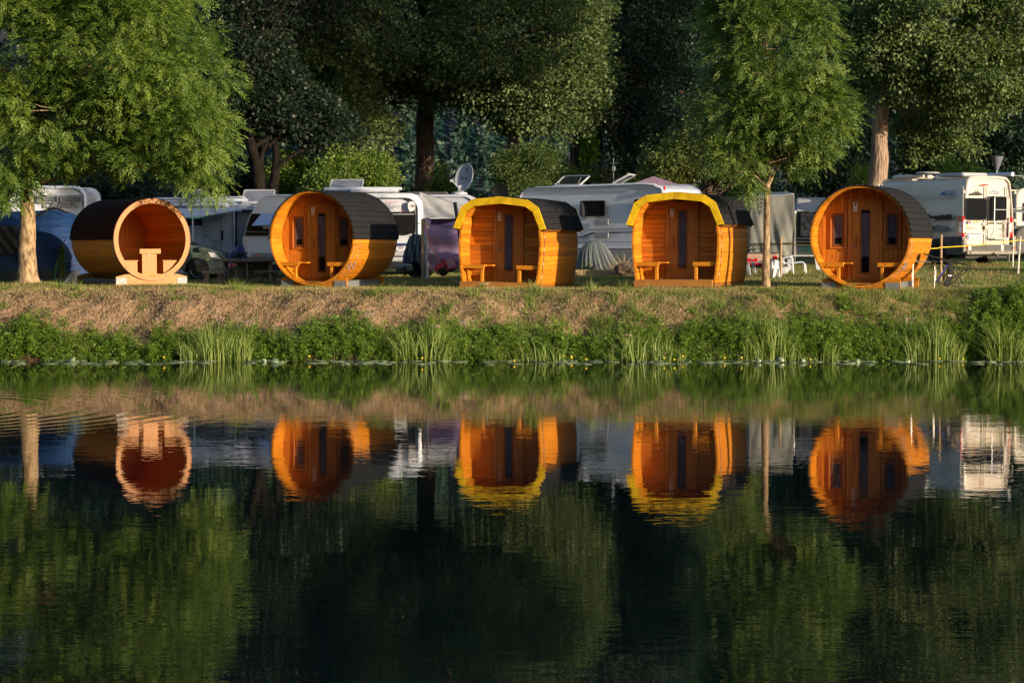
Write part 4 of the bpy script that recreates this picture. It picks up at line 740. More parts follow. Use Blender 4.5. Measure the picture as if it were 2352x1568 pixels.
def barrel(u,D,yaw,num,label,Rr,cz,L,p,cat='barrel cabin'):
    f=Fr(u,D,yaw); root=f.empty('barrel_cabin',label,cat,'numbered wooden camping cabins')
    n=56; out,inn,ids=groove_loop(circle(Rr,cz,112,-math.pi/2),2*math.pi*Rr/n,.011,.006,.045)
    mb=MB(); mb.loop(out,inn,0,L,ids); mb.build('shell',M['wood_y'],root,50)
    roof('roof',[((Rr+.006)*math.cos(a),cz+(Rr+.006)*math.sin(a)) for a in np.linspace(R(-1.5),R(181.5),46)],.022,-.04,L+.03,M['shing'],root)
    mb=MB()
    for k in range(26): a=R(4+172*k/25); mb.lathe([(.002,-.046),(.009,-.044),(.010,-.040)],6,((Rr+.017)*math.cos(a),0,cz+(Rr+.017)*math.sin(a)),'y')
    mb.build('roof_nail',M['steel'],root)
    # upright front boards
    mb=MB(); ri=Rr-.05; x=-ri
    while x<ri-1e-6:
        x2=min(x+.105,ri); a=x+.004; b=x2-.004
        za=math.sqrt(max(ri*ri-a*a,0)); zb=math.sqrt(max(ri*ri-b*b,0)); mb.prism([(a,cz-za),(b,cz-zb),(b,cz+zb),(a,cz+za)],p,p+.02,random.random()); x=x2
    fw=mb.build('front_wall',M['wall_z'],root,0)
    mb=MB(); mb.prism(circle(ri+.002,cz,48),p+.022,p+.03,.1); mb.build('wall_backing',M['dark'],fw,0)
    rear_wall(root,circle(Rr-.047,cz,48),L-.12,M['wall_z'])
    zf=cz-Rr+.10; dz1=cz+.81
    door(root,p,.66,zf+.06,dz1,-.085,.095,zf+.25,dz1-.19,zf+.62)
    sign(root,num,-.235,p-.028,cz+.70)
    for s in (-1,1): window(root,s*.64,p,cz-.28,cz+.60,.40)
    # benches of slats following the barrel
    zb=cz-.60; xw=-math.sqrt((Rr-.05)**2-.62**2); bench(root,xw,-.40,zb,.06,p-.05,-.53,cz-math.sqrt((Rr-.05)**2-.53**2)); bench(root,.40,-xw,zb,.06,p-.05,.50,cz-math.sqrt((Rr-.05)**2-.50**2))
    mb=MB()
    for k in range(4): mb.box(-.40,.40,.05+k*.12,.155+k*.12,zf-.035,zf,None,.004)
    mb.build('floor_board',M['beamw'],root,0)
    for y in (.10,.36,L-.10): strap(root,Rr+.003,cz,y,R(-88),R(-3),y<1); strap(root,Rr+.003,cz,y,R(-177),R(-92),False)
    # cradle
    def cradle(y):
        mb=MB(); w=.92; pts=[(-w,0),(w,0),(w,.26)]
        for i in range(13):
            xx=.74-1.48*i/12; pts.append((xx,max(.02,min(.30,cz-math.sqrt((Rr+.008)**2-xx*xx)))))
        pts.append((-w,.26)); mb.prism(pts,y,y+.07,.4); return mb.build('cradle',M['wood_x'],root,0)
    cradle(.12); cradle(L-.3)
    for s in (-1,1):
        mb=MB(); x=s*.80; mb.box(x-.0 if s>0 else x-.008,x+.008 if s>0 else x,.11,L-.1,.02,.20,.5); mb.box(x if s>0 else x-.07,x+.07 if s>0 else x,.11,L-.1,.19,.198,.5); mb.box(x if s>0 else x-.07,x+.07 if s>0 else x,.11,L-.1,.02,.028,.5)
        mb.box(x-.22 if s>0 else x-.12,x+.12 if s>0 else x+.22,.098,.108,.03,.19,.5); mb.build('steel_beam',M['steel'],root,0)
    return root
barrel(716,52.3,R(-22),'1','wooden barrel cabin with number 1 on its door, left of the two pods',1.19,1.26,2.55,.56)
barrel(1975,48.1,R(-22),'4','wooden barrel cabin with number 4 on its door, right of the slender tree',1.18,1.25,2.6,.56)
def pod(u,D,yaw,num,label,roll=0.):
    f=Fr(u,D,yaw); root=f.empty('pod_cabin',label,'pod cabin','numbered wooden camping cabins'); root.rotation_euler=(0,R(roll),yaw)
    L=2.55;p=.58
    prof=[(-.99,.14),(.99,.14),(1.04,.45),(1.075,.80),(1.09,1.15),(1.06,1.45),(.99,1.80),(.70,2.08),(0,2.16),(-.70,2.08),(-.99,1.80),(-1.06,1.45),(-1.09,1.15),(-1.075,.80),(-1.04,.45)]
    out,inn,ids=groove_loop(prof,.113,.010,.005,.05); mb=MB(); mb.loop(out,inn,0,L,ids); mb.build('shell',M['wood_y'],root,20)
    # roof sheets and yellow fascias
    rp=[(1.20,1.50),(.99,2.02),(.72,2.19),(0,2.265),(-.72,2.19),(-.99,2.02),(-1.20,1.50)]; fine=[]
    for i in range(6):
        for k in range(5): t=k/5; fine.append((lerp(rp[i][0],rp[i+1][0],t),lerp(rp[i][1],rp[i+1][1],t)))
    fine.append(rp[-1]); roof('roof',fine,.02,-.015,L+.06,M['shing'],root)
    mb=MB(); mb.loop([(x*.985,z-.012) for x,z in rp]+[(x*.985*.955,z-.05) for x,z in rp[::-1]],[(x*.98,z-.02) for x,z in rp]+[(x*.98*.957,z-.045) for x,z in rp[::-1]],.0,L+.04); mb.build('roof_deck',M['brown'],root,20)
    for y0 in (-.055,L+.045):
        fa=None
        for i in range(6):
            a=Vector(rp[i]); b=Vector(rp[i+1]); d=(b-a).normalized(); nv=Vector((d.y,-d.x)); 
            if nv.dot(a+b-Vector((0,2.4)))<0: nv=-nv
            def outward(j):
                q=Vector(rp[j])
                if j in (0,6): return q+nv*.02
                d1=(q-Vector(rp[j-1])).normalized(); d2=(Vector(rp[j+1])-q).normalized(); bis=Vector((d1.y+d2.y,-(d1.x+d2.x))).normalized()
                if bis.dot(q-Vector((0,1.2)))<0: bis=-bis
                return q+bis*.02/max(.6,abs(bis.dot(Vector((d1.y,-d1.x)))))
            def inward(j):
                if j==0 or j==6: q=Vector(rp[j]); dd=(Vector(rp[1])-q if j==0 else Vector(rp[5])-q).normalized(); return q+Vector((-1 if j==0 else 1,0))*.14+Vector((0,-.02))
                q=Vector(rp[j]); d1=(q-Vector(rp[j-1])).normalized(); d2=(Vector(rp[j+1])-q).normalized(); bis=Vector((d1.y+d2.y,-(d1.x+d2.x))).normalized()
                if bis.dot(q-Vector((0,1.2)))>0: bis=-bis
                return q+bis*.15/max(.6,abs(bis.dot(Vector((d1.y,-d1.x)))))
            o1=outward(i); o2=outward(i+1); g=d*.004; mb=MB(); ia,ib=inward(i),inward(i+1)
            mb.prism([tuple(o1+g),tuple(o2-g),tuple(ib-g),tuple(ia+g)],y0,y0+.032,random.random()); mb.build('fascia_board',M['yellow'],root,0)
    # level front boards
    def half(z):
        P3=[(1.0,.14),(1.04,.45),(1.075,.80),(1.09,1.15),(1.06,1.45),(.99,1.80),(.70,2.08),(0,2.16)]
        for i in range(7):
            if P3[i][1]<=z<=P3[i+1][1]: return lerp(P3[i][0],P3[i+1][0],(z-P3[i][1])/(P3[i+1][1]-P3[i][1]))-.055
        return .2
    mb=MB(); z=.18
    while z<2.06:
        z2=min(z+.113,2.07); mb.prism([(-half(z+.004),z+.004),(half(z+.004),z+.004),(half(z2-.004),z2-.004),(-half(z2-.004),z2-.004)],p,p+.02,random.random()); z=z2
    fw=mb.build('front_wall',M['wall_x'],root,0)
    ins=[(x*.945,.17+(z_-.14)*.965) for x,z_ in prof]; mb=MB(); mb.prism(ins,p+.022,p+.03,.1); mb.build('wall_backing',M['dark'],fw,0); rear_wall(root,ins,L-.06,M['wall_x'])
    door(root,p,.66,.20,1.99,-.085,.095,.50,1.83,.52,True); sign(root,num,-.245,p-.028,1.80)
    bench(root,-1.0,-.42,.62,.05,p-.04,-.50,.19); bench(root,.42,1.0,.62,.05,p-.04,.48,.19)
    mb=MB(); mb.box(-1.02,.93,-.06,-.003,.03,.19,.6,.006); mb.build('front_beam',M['beamw'],root,0)
    mb=MB()
    for k in range(5): mb.box(-.93,.93,.0+k*.115,.107+k*.115,.192,.205,None)
    mb.build('floor_board',M['beamw'],root,0)
    for x in (-.93,.93): mb=MB(); mb.box(x-.05,x+.05,.02,L-.05,.035,.137,.5,.006); mb.build('skid',M['brown'],root,0)
    mb=MB()
    for y in (.25,L-.3): mb.box(-1.0,1.0,y,y+.1,-.03,.034,.5)
    mb.build('support_block',M['brown'],root,0)
    for y in (.20,L-.07):
        mb=MB(); pp=[(x+.004*(1 if x>0 else -1),z_) for x,z_ in prof[1:6]]
        for i in range(len(pp)-1): mb.add([(pp[i][0]+.006,y-.011,pp[i][1]),(pp[i+1][0]+.006,y-.011,pp[i+1][1]),(pp[i+1][0]+.006,y+.011,pp[i+1][1]),(pp[i][0]+.006,y+.011,pp[i][1])],[(0,1,2,3)],.5)
        o=mb.build('strap',M['strap'],root); solid(o,.005,1)
    return root
pod(1146,50.4,R(-22),'2','wooden pod cabin with number 2 on its door and yellow roof edge',1.)
pod(1551,49.2,R(-22),'3','wooden pod cabin with number 3 on its door, nearest the slender tree',-.3)
# ---- open barrel without door
def open_barrel():
    f=Fr(349,49.7,R(33)); root=f.empty('barrel_shelter','open wooden sitting barrel with brown roof beside the big ash tree','barrel shelter'); root.scale=(.931,)*3; Rr=1.045; cz=1.19; L=2.95
    out,inn,ids=groove_loop(circle(Rr,cz,100),2*math.pi*Rr/50,.011,.006,.045); mb=MB(); mb.loop(out,inn,0,L,ids); mb.build('shell',M['wood_y'],root,50)
    roof('roof',[((Rr+.006)*math.cos(a),cz+(Rr+.006)*math.sin(a)) for a in np.linspace(R(-.5),R(180.5),46)],.022,-.03,L+.03,M['shingb'],root)
    # thick light rim
    N=60; mb=MB(); mb.loop(circle(Rr-.002,cz,N),circle(Rr-.115,cz,N),-.035,.05); mb.build('rim',M['light'],root,40)
    mb=MB(); mb.loop(circle(Rr+.012,cz,N),circle(Rr-.004,cz,N),-.04,.06); mb.build('rim_hoop',simple('reddish_rim',(.42,.16,.07),.6,nscale=12,namt=.3),root,40)
    mb=MB(); mb.prism(circle(Rr-.05,cz,48),L-.15,L-.11,.5); mb.build('back_wall',M['wall_z'],root,0)
    zf=cz-Rr+.16
    mb=MB(); h=math.sqrt((Rr-.06)**2-(Rr-.16)**2)
    for k in range(14): mb.box(-h,h,.03+k*.165,.185+k*.165,zf-.03,zf,None)
    mb.build('floor_board',M['wood_x'],root,0)
    def xin(z): return math.sqrt(max((Rr-.055)**2-(z-cz)**2,.001))
    def rx(z,x0): return min(x0,xin(z))
    # table
    mb=MB(); mb.box(-.29,.29,.12,1.5,.90,.95,.6,.006); mb.box(-.29,.29,.10,.118,.83,.952,.6); tb=mb.build('table',M['light_x'],root,0)
    mb=MB(); mb.box(-.20,.20,.16,.20,zf,.89,.6); mb.build('pedestal',M['light'],tb,0); mb=MB(); mb.lathe([(.002,-.008),(.03,-.006),(.03,0)],12,(0,.158,.83),'y'); mb.build('round_badge',M['signw'],tb)
    for s in (-1,1):
        top=.66; a=.36; mb=MB(); q=[(s*a,zf),(s*a,top-.03)]; q+= [(s*rx(z,9),z) for z in np.linspace(top-.03,zf,8)]
        mb.prism(q,.10,.14,.7); mb.build('bench_end',M['light'],root,0)
        mb=MB(); x=xin(top); mb.box(min(s*(a-.02),s*x),max(s*(a-.02),s*x),.09,1.9,top-.03,top,.6,.004); b=mb.build('bench',M['light_x'],root,0)
        mb=MB(); mb.box(min(s*a,s*(a+.02)),max(s*a,s*(a+.02)),.145,1.9,zf,top-.032,.6); mb.build('bench_front',M['wood_y'],b,0)
    mb=MB(); mb.box(-.34,.34,1.75,2.2,.60,.65,.5,.005); mb.build('back_seat',M['wood_x'],root,0)
    mb=MB(); w=.98; pts=[(-w,0),(w,0),(w,.24)]
    for i in range(13): xx=.72-1.44*i/12; pts.append((xx,max(.02,min(.30,cz-math.sqrt((Rr+.02)**2-xx*xx)))))
    pts.append((-w,.24)); mb.prism(pts,.02,.09,.7); mb.build('cradle',M['light_x'],root,0)
    mb=MB(); mb.prism(pts,L-.3,L-.22,.3); mb.build('cradle',M['brown'],root,0)
    for s in (-1,1):
        mb=MB(); x=s*.84; mb.box(x-.05,x+.05,.1,L-.1,.05,.18,.5); mb.build('side_beam',M['dgrey'],root,0); mb=MB(); mb.box(x-.14,x+.14,.004,.016,.05,.21,.5); mb.build('end_plate',M['steel'],root,0)
    for y in (.12,1.25,L-.1): strap(root,Rr+.003,cz,y,R(-177),R(-92),False); strap(root,Rr+.003,cz,y,R(-88),R(-3),False)
open_barrel()
# ---------------------------------------------------------------- vehicles
def rrect(x0,x1,z0,z1,rs,n=6):
    """rounded outline; rs = radii bl,br,tr,tl"""
    pts=[]
    for (cx,cz,r,a) in ((x0+rs[0],z0+rs[0],rs[0],180),(x1-rs[1],z0+rs[1],rs[1],270),(x1-rs[2],z1-rs[2],rs[2],0),(x0+rs[3],z1-rs[3],rs[3],90)):
        for i in range(n+1): t=R(a+90*i/n); pts.append((cx+r*math.cos(t),cz+r*math.sin(t)))
    return pts
def ext(mb,pts,y0,y1,bev=.06,var=.5,steps=4):
    """outline pushed along y with rounded long edges"""
    n=len(pts); cx=sum(p[0] for p in pts)/n; cz=(min(p[1] for p in pts)+max(p[1] for p in pts))/2; hw=max(abs(p[0]-cx) for p in pts); hh=max(abs(p[1]-cz) for p in pts)
    rings=[]
    for i in range(steps+1): t=i/steps*math.pi/2; rings.append((y0+bev*(1-math.sin(t)),bev*(1-math.cos(t))))
    rings += [(y1-(y-y0),k) for y,k in rings[::-1]]
    vs=[];fs=[]
    for y,k in rings:
        for p in pts: vs.append((cx+(p[0]-cx)*(1-k/hw),y,cz+(p[1]-cz)*(1-k/hh)))
    for r in range(len(rings)-1):
        for i in range(n): fs.append((r*n+i,r*n+(i+1)%n,(r+1)*n+(i+1)%n,(r+1)*n+i))
    fs.append(tuple(range(n))); m=(len(rings)-1)*n; fs.append(tuple(m+i for i in range(n-1,-1,-1)))
    mb.add(vs,fs,var)
def plate(root,name,mat,x0,x1,z0,z1,y,th=.015,r=.03,parent=None,frame=None):
    mb=MB(); mb.prism(rrect(x0,x1,z0,z1,[min(r,(x1-x0)/2.1,(z1-z0)/2.1)]*4,4),y-th,y+.001,.5); o=mb.build(name,mat,root,30)
    if frame:
        f=frame[1]; mb=MB(); mb.loop(rrect(x0-f,x1+f,z0-f,z1+f,[r+f]*4,4),rrect(x0,x1,z0,z1,[r]*4,4),y-th-.012,y+.001); mb.build('frame',frame[0],o,30)
    return o
def wheel(root,x,y,r,w,axis='y',rimr=.62,holes=5):
    """tyre with rim, disc facing -axis"""
    mb=MB(); mb.lathe([(r*rimr,-w/2),(r*.93,-w/2),(r,-w/2+.03),(r,w/2-.03),(r*.93,w/2),(r*rimr,w/2)],28,(x,y,r) if axis=='y' else (x,y,r),axis); ty=mb.build('wheel',M['rubber'],root,50)
    mb=MB(); sg=-w/2
    mb.lathe([(.002,sg+.02),(r*.16,sg+.015),(r*.18,sg+.03),(r*.5,sg+.05),(r*rimr*.93,sg+.01),(r*rimr+.005,sg-.004),(r*rimr+.005,sg+.08)],28,(x,y,r),axis); rim=mb.build('rim',M['alloy'],ty,40)
    mb=MB()
    for k in range(holes):
        a=2*math.pi*k/holes+.3; d=r*.36; c=(x+math.cos(a)*d,y,r+math.sin(a)*d) if axis=='y' else (x,y+math.cos(a)*d,r+math.sin(a)*d); mb.lathe([(.002,sg+.012),(r*.11,sg+.014),(r*.11,sg+.04)],10,c,axis)
    mb.build('rim_hole',M['black'],ty,0); return ty
def vent(root,f,k0,k1,mat=None):
    x0,z0=f.hit(k0); x1,z1=f.hit(k1); z0,z1=min(z0,z1),max(z0,z1); o=plate(root,'vent',mat or M['lgrey'],x0,x1,z0,z1,0,.02,.015); mb=MB(); n=7
    for i in range(n): a=lerp(x0+.02,x1-.02,i/n); mb.box(a+.004,a+(x1-x0-.04)/n-.012,-.024,-.019,z0+.02,z1-.02,.5)
    mb.build('slot',M['grey'],o,0)
def stripe(root,f,pts_top,pts_bot,mat,y=-.004,name='stripe'):
    a=[f.hit(p) for p in pts_top]; b=[f.hit(p) for p in pts_bot]; mb=MB()
    for i in range(len(a)-1): mb.add([(a[i][0],y,a[i][1]),(a[i+1][0],y,a[i+1][1]),(b[i+1][0],y,b[i+1][1]),(b[i][0],y,b[i][1])],[(0,1,2,3)],.5)
    return mb.build(name,mat,root,0)
def hatch(root,x,y,z,w,d,ang,mat,lean='y'):
    mb=MB(); mb.box(-w/2,w/2,-.03,d,0,.07,.5,.02); b=mb.build('hatch_frame',M['lgrey'],root,0); b.location=(x,y,z)
    mb=MB(); ext(mb,rrect(-w/2,w/2,0,d,[.05]*4,4),0,.035,.012); o=mb.build('roof_hatch',mat,b,30); o.location=(0,d*.0,.07); o.rotation_euler=(R(90-ang) if False else R(-ang),0,0)
    mb=MB(); mb.loop(rrect(-w/2-.01,w/2+.01,-.01,d+.01,[.05]*4,4),rrect(-w/2+.02,w/2-.02,.02,d-.02,[.04]*4,4),-.006,.04); q=mb.build('hatch_rim',M['lgrey'],o,30)
    mb=MB()
    for s in (-.38,.38): mb.bar((s*w,.05,.06),(s*w,.22,d*.45),.008)
    mb.build('hatch_stay',M['alu'],b); return b
# ---- long middle caravan
fc=Fr(1515,60.,R(-36)); L=5.25
root=fc.empty('touring_caravan','long white caravan with blue wave stripes and two open roof hatches','caravan')
gz=fc.O.z; x1,ztop=fc.hit(K('w',1140,157)); prof=[(.10,.62),(.24,1.2),(.28,1.75),(.22,2.12),(.05,2.40),(-.22,2.53),(-.6,2.56),(-3.,2.52),(-4.4,2.50),(-4.72,2.46),(-4.95,2.34),(-5.12,2.1),(-5.24,1.8),(-5.26,1.2),(-5.22,.62)]
mb=MB(); ext(mb,prof[::-1],0,2.2,.05); body=mb.build('body',M['white'],root,30)
mb=MB(); mb.box(-5.1,-.06,-.006,.05,.30,.615,.5,.0); mb.box(-5.08,-.07,.051,2.15,.34,.612,.5); mb.build('lower_panel',M['grey'],root,0)
mb=MB(); mb.grid(lambda a,b:(lerp(-5.05,-.1,a),.02+.05*math.sin(a*60)*(1-b)+.02*math.sin(a*23),lerp(-.02,.31,b)),80,4); solid(mb.build('skirt',M['tarp'],root),.01)
for z0,z1,m_ in ((2.46,2.475,'grey'),(2.40,2.412,'lgrey')): mb=MB(); mb.box(-4.75,-.3,-.02,-.001,z0,z1,.5); mb.build('roof_trim',M[m_],root,0)
o=plate(root,'window',M['dglass'],*sorted([fc.hit(K('w',78,480))[0],fc.hit(K('w',378,480))[0]]),*sorted([fc.hit(K('w',200,393))[1],fc.hit(K('w',200,575))[1]]),0,.035,.05,frame=(M['black'],.02))
plate(root,'window',M['dglass'],fc.hit(K('w',752,450))[0],fc.hit(K('w',752,450))[0]+.95,*sorted([fc.hit(K('w',700,378))[1],fc.hit(K('w',700,560))[1]]),0,.035,.05,frame=(M['black'],.02))
vent(root,fc,K('w',248,622),K('w',422,692)); vent(root,fc,K('w',250,785),K('w',424,857))
W_=lambda *a:[K('w',x,y) for x,y in a]
stripe(root,fc,W_((-200,745),(-60,745),(50,738),(110,738)),W_((-200,752),(-60,752),(50,752),(60,745)),M['navy'])
stripe(root,fc,W_((50,800),(130,762),(200,740),(420,738),(720,732),(800,732)),W_((50,810),(130,775),(200,755),(420,752),(720,746),(800,746)),M['grey'])
stripe(root,fc,W_((-150,818),(50,830),(120,820),(190,790),(260,780),(720,772),(820,772)),W_((-150,826),(50,845),(120,840),(190,812),(260,795),(720,786),(820,786)),M['navy'])
stripe(root,fc,W_((-100,905),(300,902),(820,895)),W_((-100,909),(300,906),(820,899)),M['navy'])
x_,z_=fc.hit(K('w',1130,228)); mb=MB(); mb.box(x_-.02,x_+.02,-.07,-.001,z_-.07,z_+.07,.5,.01); mb.build('marker_lamp',M['taill'],root,0)
# right end: logo lettering
e=Vector((0,0,0)); yy,zz=fc.side(((2400+925/2.297)/1.7415,(620+325/2.297)/1.7415),.0)
yy=min(yy,1.55); zz=min(zz-.2,1.85); text('WILK','lettering',M['greyink'],root,.17,(.262,yy,zz),(R(90),0,R(90)),.012); mb=MB(); mb.prism([(yy-.16,zz+.14),(yy-.05,zz+.17),(yy+.15,zz+.22),(yy+.05,zz+.15),(yy-.05,zz+.12)],.20,.27,.5,'x'); mb.build('emblem',M['sticker_b'],root,0)
mb=MB(); mb.box(.2,.292,.25,1.95,1.35,1.85,.5,.008); mb.build('front_window',M['dglass'],root,0)
mb=MB(); mb.box(.1,.24,.15,2.05,.85,1.0,.5,.008); mb.build('end_bumper',M['lgrey'],root,0)
for (kx,ky,wd,dd,an,mm) in ((1290,148,.95,.62,62,'tint'),(0,0,0,0,0,0)):
    if wd: x_=fc.hit((1302,424),.9)[0]; hatch(root,x_,.9,2.50,wd,.62,62,M['tint'])
x_=fc.hit((1412,421),1.0)[0]; b_=hatch(root,x_,1.0,2.5,.85,.6,62,M['tint']); b_.rotation_euler=(0,0,R(-70))
mb=MB(); mb.box(-2.9,-1.5,.7,1.5,2.5,2.56,.5,.02); mb.box(-3.0,-1.4,.9,1.0,2.56,2.58,.5); mb.build('roof_rack',M['lgrey'],root,0)
x_=fc.hit((1409,405),1.3)[0]; mb=MB(); mb.bar((x_,1.3,2.5),(x_,1.3,3.35),.012); mb.bar((x_-.12,1.3,3.2),(x_+.12,1.3,3.2),.01); mb.box(x_-.03,x_+.05,1.27,1.33,2.98,3.1,.5); mb.build('antenna',M['alu'],root)
# ---- covered round object with striped cloth
fs=Fr(1362,58.5,R(-10)); c0=fs.hit(K('w',210,1200)); top=fs.hit(K('w',205,872))[1]; root=fs.empty('striped_cover','blue grey striped cloth draped over a round object before the caravan','cover'); 
def sc_(a,b):
    th=lerp(math.pi*1.0,math.pi*2.0,a); 
    fl=.25+.55*(1-b)**.8 if b<.62 else .25+.55*.38**.8; tt=min(1,(1-b)/.42); rr=(.34+.30*(1-b)**1.3)*math.sqrt(max(0,1-max(0,(b-.55)/.45)**2))
    rr*=1+.06*math.sin(a*math.pi*26)*(1-b); return (math.cos(th)*rr*1.05+.16*(1-b)**2,math.sin(th)*rr*.6+.3,lerp(.05+.05*math.sin(a*17),top,b))
for k,mn in ((0,'stripew'),(1,'stripeb')):
    mb=MB(); nu=156; nv=14
    for i in range(nu):
        if ((i*7//5+int(2*math.sin(i*.7)))%5==0)==(k==0):
            for j in range(nv): mb.add([sc_(i/nu,j/nv),sc_((i+1)/nu,j/nv),sc_((i+1)/nu,(j+1)/nv),sc_(i/nu,(j+1)/nv)],[(0,1,2,3)],.5)
    mb.build('light_stripes' if k==0 else 'dark_stripes',M[mn],root,60)
mb=MB(); mb.grid(lambda a,b:(math.cos(math.pi*a)*lerp(.50,.02,b)*(.75+.25*(1-b)),.30+math.sin(math.pi*a)*lerp(.4,.01,b),lerp(.02,top-.03,b)),16,6); mb.build('cover_back',M['stripeb'],root)
mb=MB(); mb.lathe([(.30,.02),(.33,.10),(.30,.2),(.05,.22)],14,(0,.2,0)); mb.build('covered_base',M['black'],root)
# ---- low timber edging, rock, dry weeds
p=P(1375,640,57.0); root=tag(MB().box(-1.2,1.1,0,.12,-.05,.10,.4,.01).box(-1.0,1.3,.14,.24,-.05,.16,.6,.01).build('timber_edging',M['post'],None,0),label='low weathered timber edging under the striped cover',cat='edging'); root.location=(p.x,57,zg(p.x,57))
def rock(u,D,w,h,label):
    x=P(u,600,D).x; bm=bmesh.new(); bmesh.ops.create_icosphere(bm,subdivisions=4,radius=1.)
    from mathutils import noise as mn
    for v in bm.verts:
        c=v.co.copy(); k=1+.30*mn.noise(c*1.3+Vector((3,1,2)))+.12*mn.noise(c*4.1); k*=1-.12*abs(mn.noise(c*2.3+Vector((9,9,9)))); v.co=Vector((c.x*w/2*k,c.y*w*.4*k,c.z*h*.62*k+h*.38))
    me=bpy.data.meshes.new('rock'); bm.to_mesh(me); bm.free(); me.materials.append(M['rock']); o=link(bpy.data.objects.new('rock',me)); o.location=(x,D,zg(x,D)-.05); return tag(o,label=label,cat='rock')
rock(1448,56.5,.78,.46,'brown rock lying behind the left wall of pod 3')
reed_clump(1425,57.3,70,.62,200,'tall dry blond grass growing beside the brown rock',1.0,DRY,.014,'dry_grass_clump','dry grass')
reed_clump(1330,57.2,120,.22,160,'low green fringe in front of the striped cover',1.2,GR,.016,'grass_fringe','grass')
tallweed(1448,600,57.6,.5,'small leafy weed with pale flowers behind the rock',.08,40,.14); tallweed(1345,610,56.8,.45,'pale flowered weed right of pod 2',.08,40,.14)
# ---- gazebo roof top
f=Fr(1500,66.3,0); zc=f.hit((1500,405))[1]; ze=f.hit((1500,426))[1]; root=f.empty('garden_gazebo','lilac pointed gazebo roof showing above the long caravan','gazebo'); mb=MB(); mb.add([(-1.05,-1.05,ze-.1),(1.05,-1.05,ze-.1),(1.05,1.05,ze-.1),(-1.05,1.05,ze-.1),(0,0,zc)],[(0,1,4),(1,2,4),(2,3,4),(3,0,4)],.5); mb.build('canopy',M['gazebo'],root,0)
for sx in (-1,1):
    for sy in (-1,1): mb=MB(); mb.bar((sx*1.,sy*1.,0),(sx*1.,sy*1.,ze-.08),.025); mb.build('leg',M['alu'],root)
# ---- camper van at the right
D0=58.4; fv=Fr(2211.5,D0,R(32)); root=fv.empty('camper_van','cream camper van with rear ladder and roof gear at the right','van'); Wv=2.02; Lv=4.75
rear=[(.10,.34),(.02,.45),(0,.9),(.02,1.3),(.07,1.8),(.12,2.2),(.17,2.42),(.30,2.53),(.6,2.56),(Wv-.6,2.56),(Wv-.3,2.53),(Wv-.17,2.42),(Wv-.12,2.2),(Wv-.07,1.8),(Wv-.02,1.3),(Wv,.9),(Wv-.02,.45),(Wv-.10,.34)]
mb=MB(); ext(mb,rear,0,Lv-1.1,.07); 
nose=[(.06,.34),(0,.9),(.1,1.25),(Wv-.1,1.25),(Wv,.9),(Wv-.06,.34)]; ext(mb,nose,Lv-1.3,Lv,.12); 
mb.add([(.1,Lv-1.12,2.4),(Wv-.1,Lv-1.12,2.4),(Wv-.05,Lv-.3,1.2),(.05,Lv-.3,1.2),(.05,Lv-1.2,1.2),(Wv-.05,Lv-1.2,1.2)],[(0,1,2,3),(0,3,4),(1,5,2),(3,2,5,4),(0,4,5,1)],.5)
mb.build('body',M['cream'],root,35)
V_=lambda k,x,y:fv.hit(K(k,x,y))
def vplate(name,mat,k,xa,ya,xb,yb,y=0,th=.012,r=.02,**kw):
    a=V_(k,xa,ya); b=V_(k,xb,yb); return plate(root,name,mat,min(a[0],b[0]),max(a[0],b[0]),min(a[1],b[1]),max(a[1],b[1]),y,th,r,**kw)
vplate('rear_window',M['dglass'],5,1812,490,1998,685,0,.02,.06,frame=(M['black'],.012)); vplate('rear_window',M['dglass'],5,2014,475,2178,690,0,.02,.06,frame=(M['black'],.012))
for nm,x0_,x1_ in (('door_seam',2000,2004),('door_seam',1790,1793),('door_seam',2190,2193)): vplate(nm,M['greyink'],5,x0_,380,x1_,915,0,.004,.001)
vplate('tail_light',M['taill'],5,1783,655,1800,845,-.0,.03,.02); vplate('tail_light',M['taill'],5,2210,665,2240,850,-.0,.03,.02); vplate('tail_light_glass',M['clear'],5,1787,705,1798,808,-.03,.006,.01); vplate('tail_light_glass',M['clear'],5,2214,715,2236,800,-.03,.006,.01)
mb=MB(); a=fv.side(K(5,1742,655)); b=fv.side(K(5,1742,842)); mb.box(-.012,.03,.0,a[0],b[1],a[1],.5,.008); tl=mb.build('tail_light',M['taill'],root,0); mb=MB(); mb.box(-.018,-.011,.03,a[0]*.7,lerp(b[1],a[1],.2),lerp(b[1],a[1],.72),.5); mb.build('lamp_glass',M['clear'],tl,0)
vplate('brake_light',M['taill'],5,1957,362,2018,373,0,.03,.01)
bz=V_('v',1400,440)[1]; bz2=V_('v',1400,590)[1]; bz3=V_('v',1400,660)[1]
mb=MB(); mb.box(.13,Wv-.1,-.016,.02,bz2,bz,.5,.01); mb.build('rear_cladding',M['dgrey'],root,0)
mb=MB(); mb.box(.02,Wv-.02,-.16,.02,bz3,bz2+.01,.5,.02); mb.box(-.015,.12,-.05,.05,bz3+.02,V_('v',860,262)[1],.5,.02); mb.box(Wv-.12,Wv+.015,-.05,.05,bz3+.02,V_('v',860,262)[1],.5,.02); bu=mb.build('rear_bumper',simple('bumper_grey',(.22,.20,.175),.6,nscale=8,namt=.15),root,0)
mb=MB(); mb.box(.05,.12,-.063,-.055,bz2+.09,bz2+.17,.5); mb.box(Wv-.12,Wv-.06,-.063,-.055,bz2+.06,bz2+.14,.5); mb.build('reflector',M['taill'],bu,0)
a=fv.side(K('v',720,265)); b=fv.side(K('v',400,265)); mb=MB(); mb.prism([(0.02,bz3),(0.02,a[1]),(b[0]*.93,a[1]),(b[0],a[1]-.12),(b[0]+.12,bz3)],-.02,.02,.5,'x'); mb.build('side_cladding',M['dgrey'],root,0)
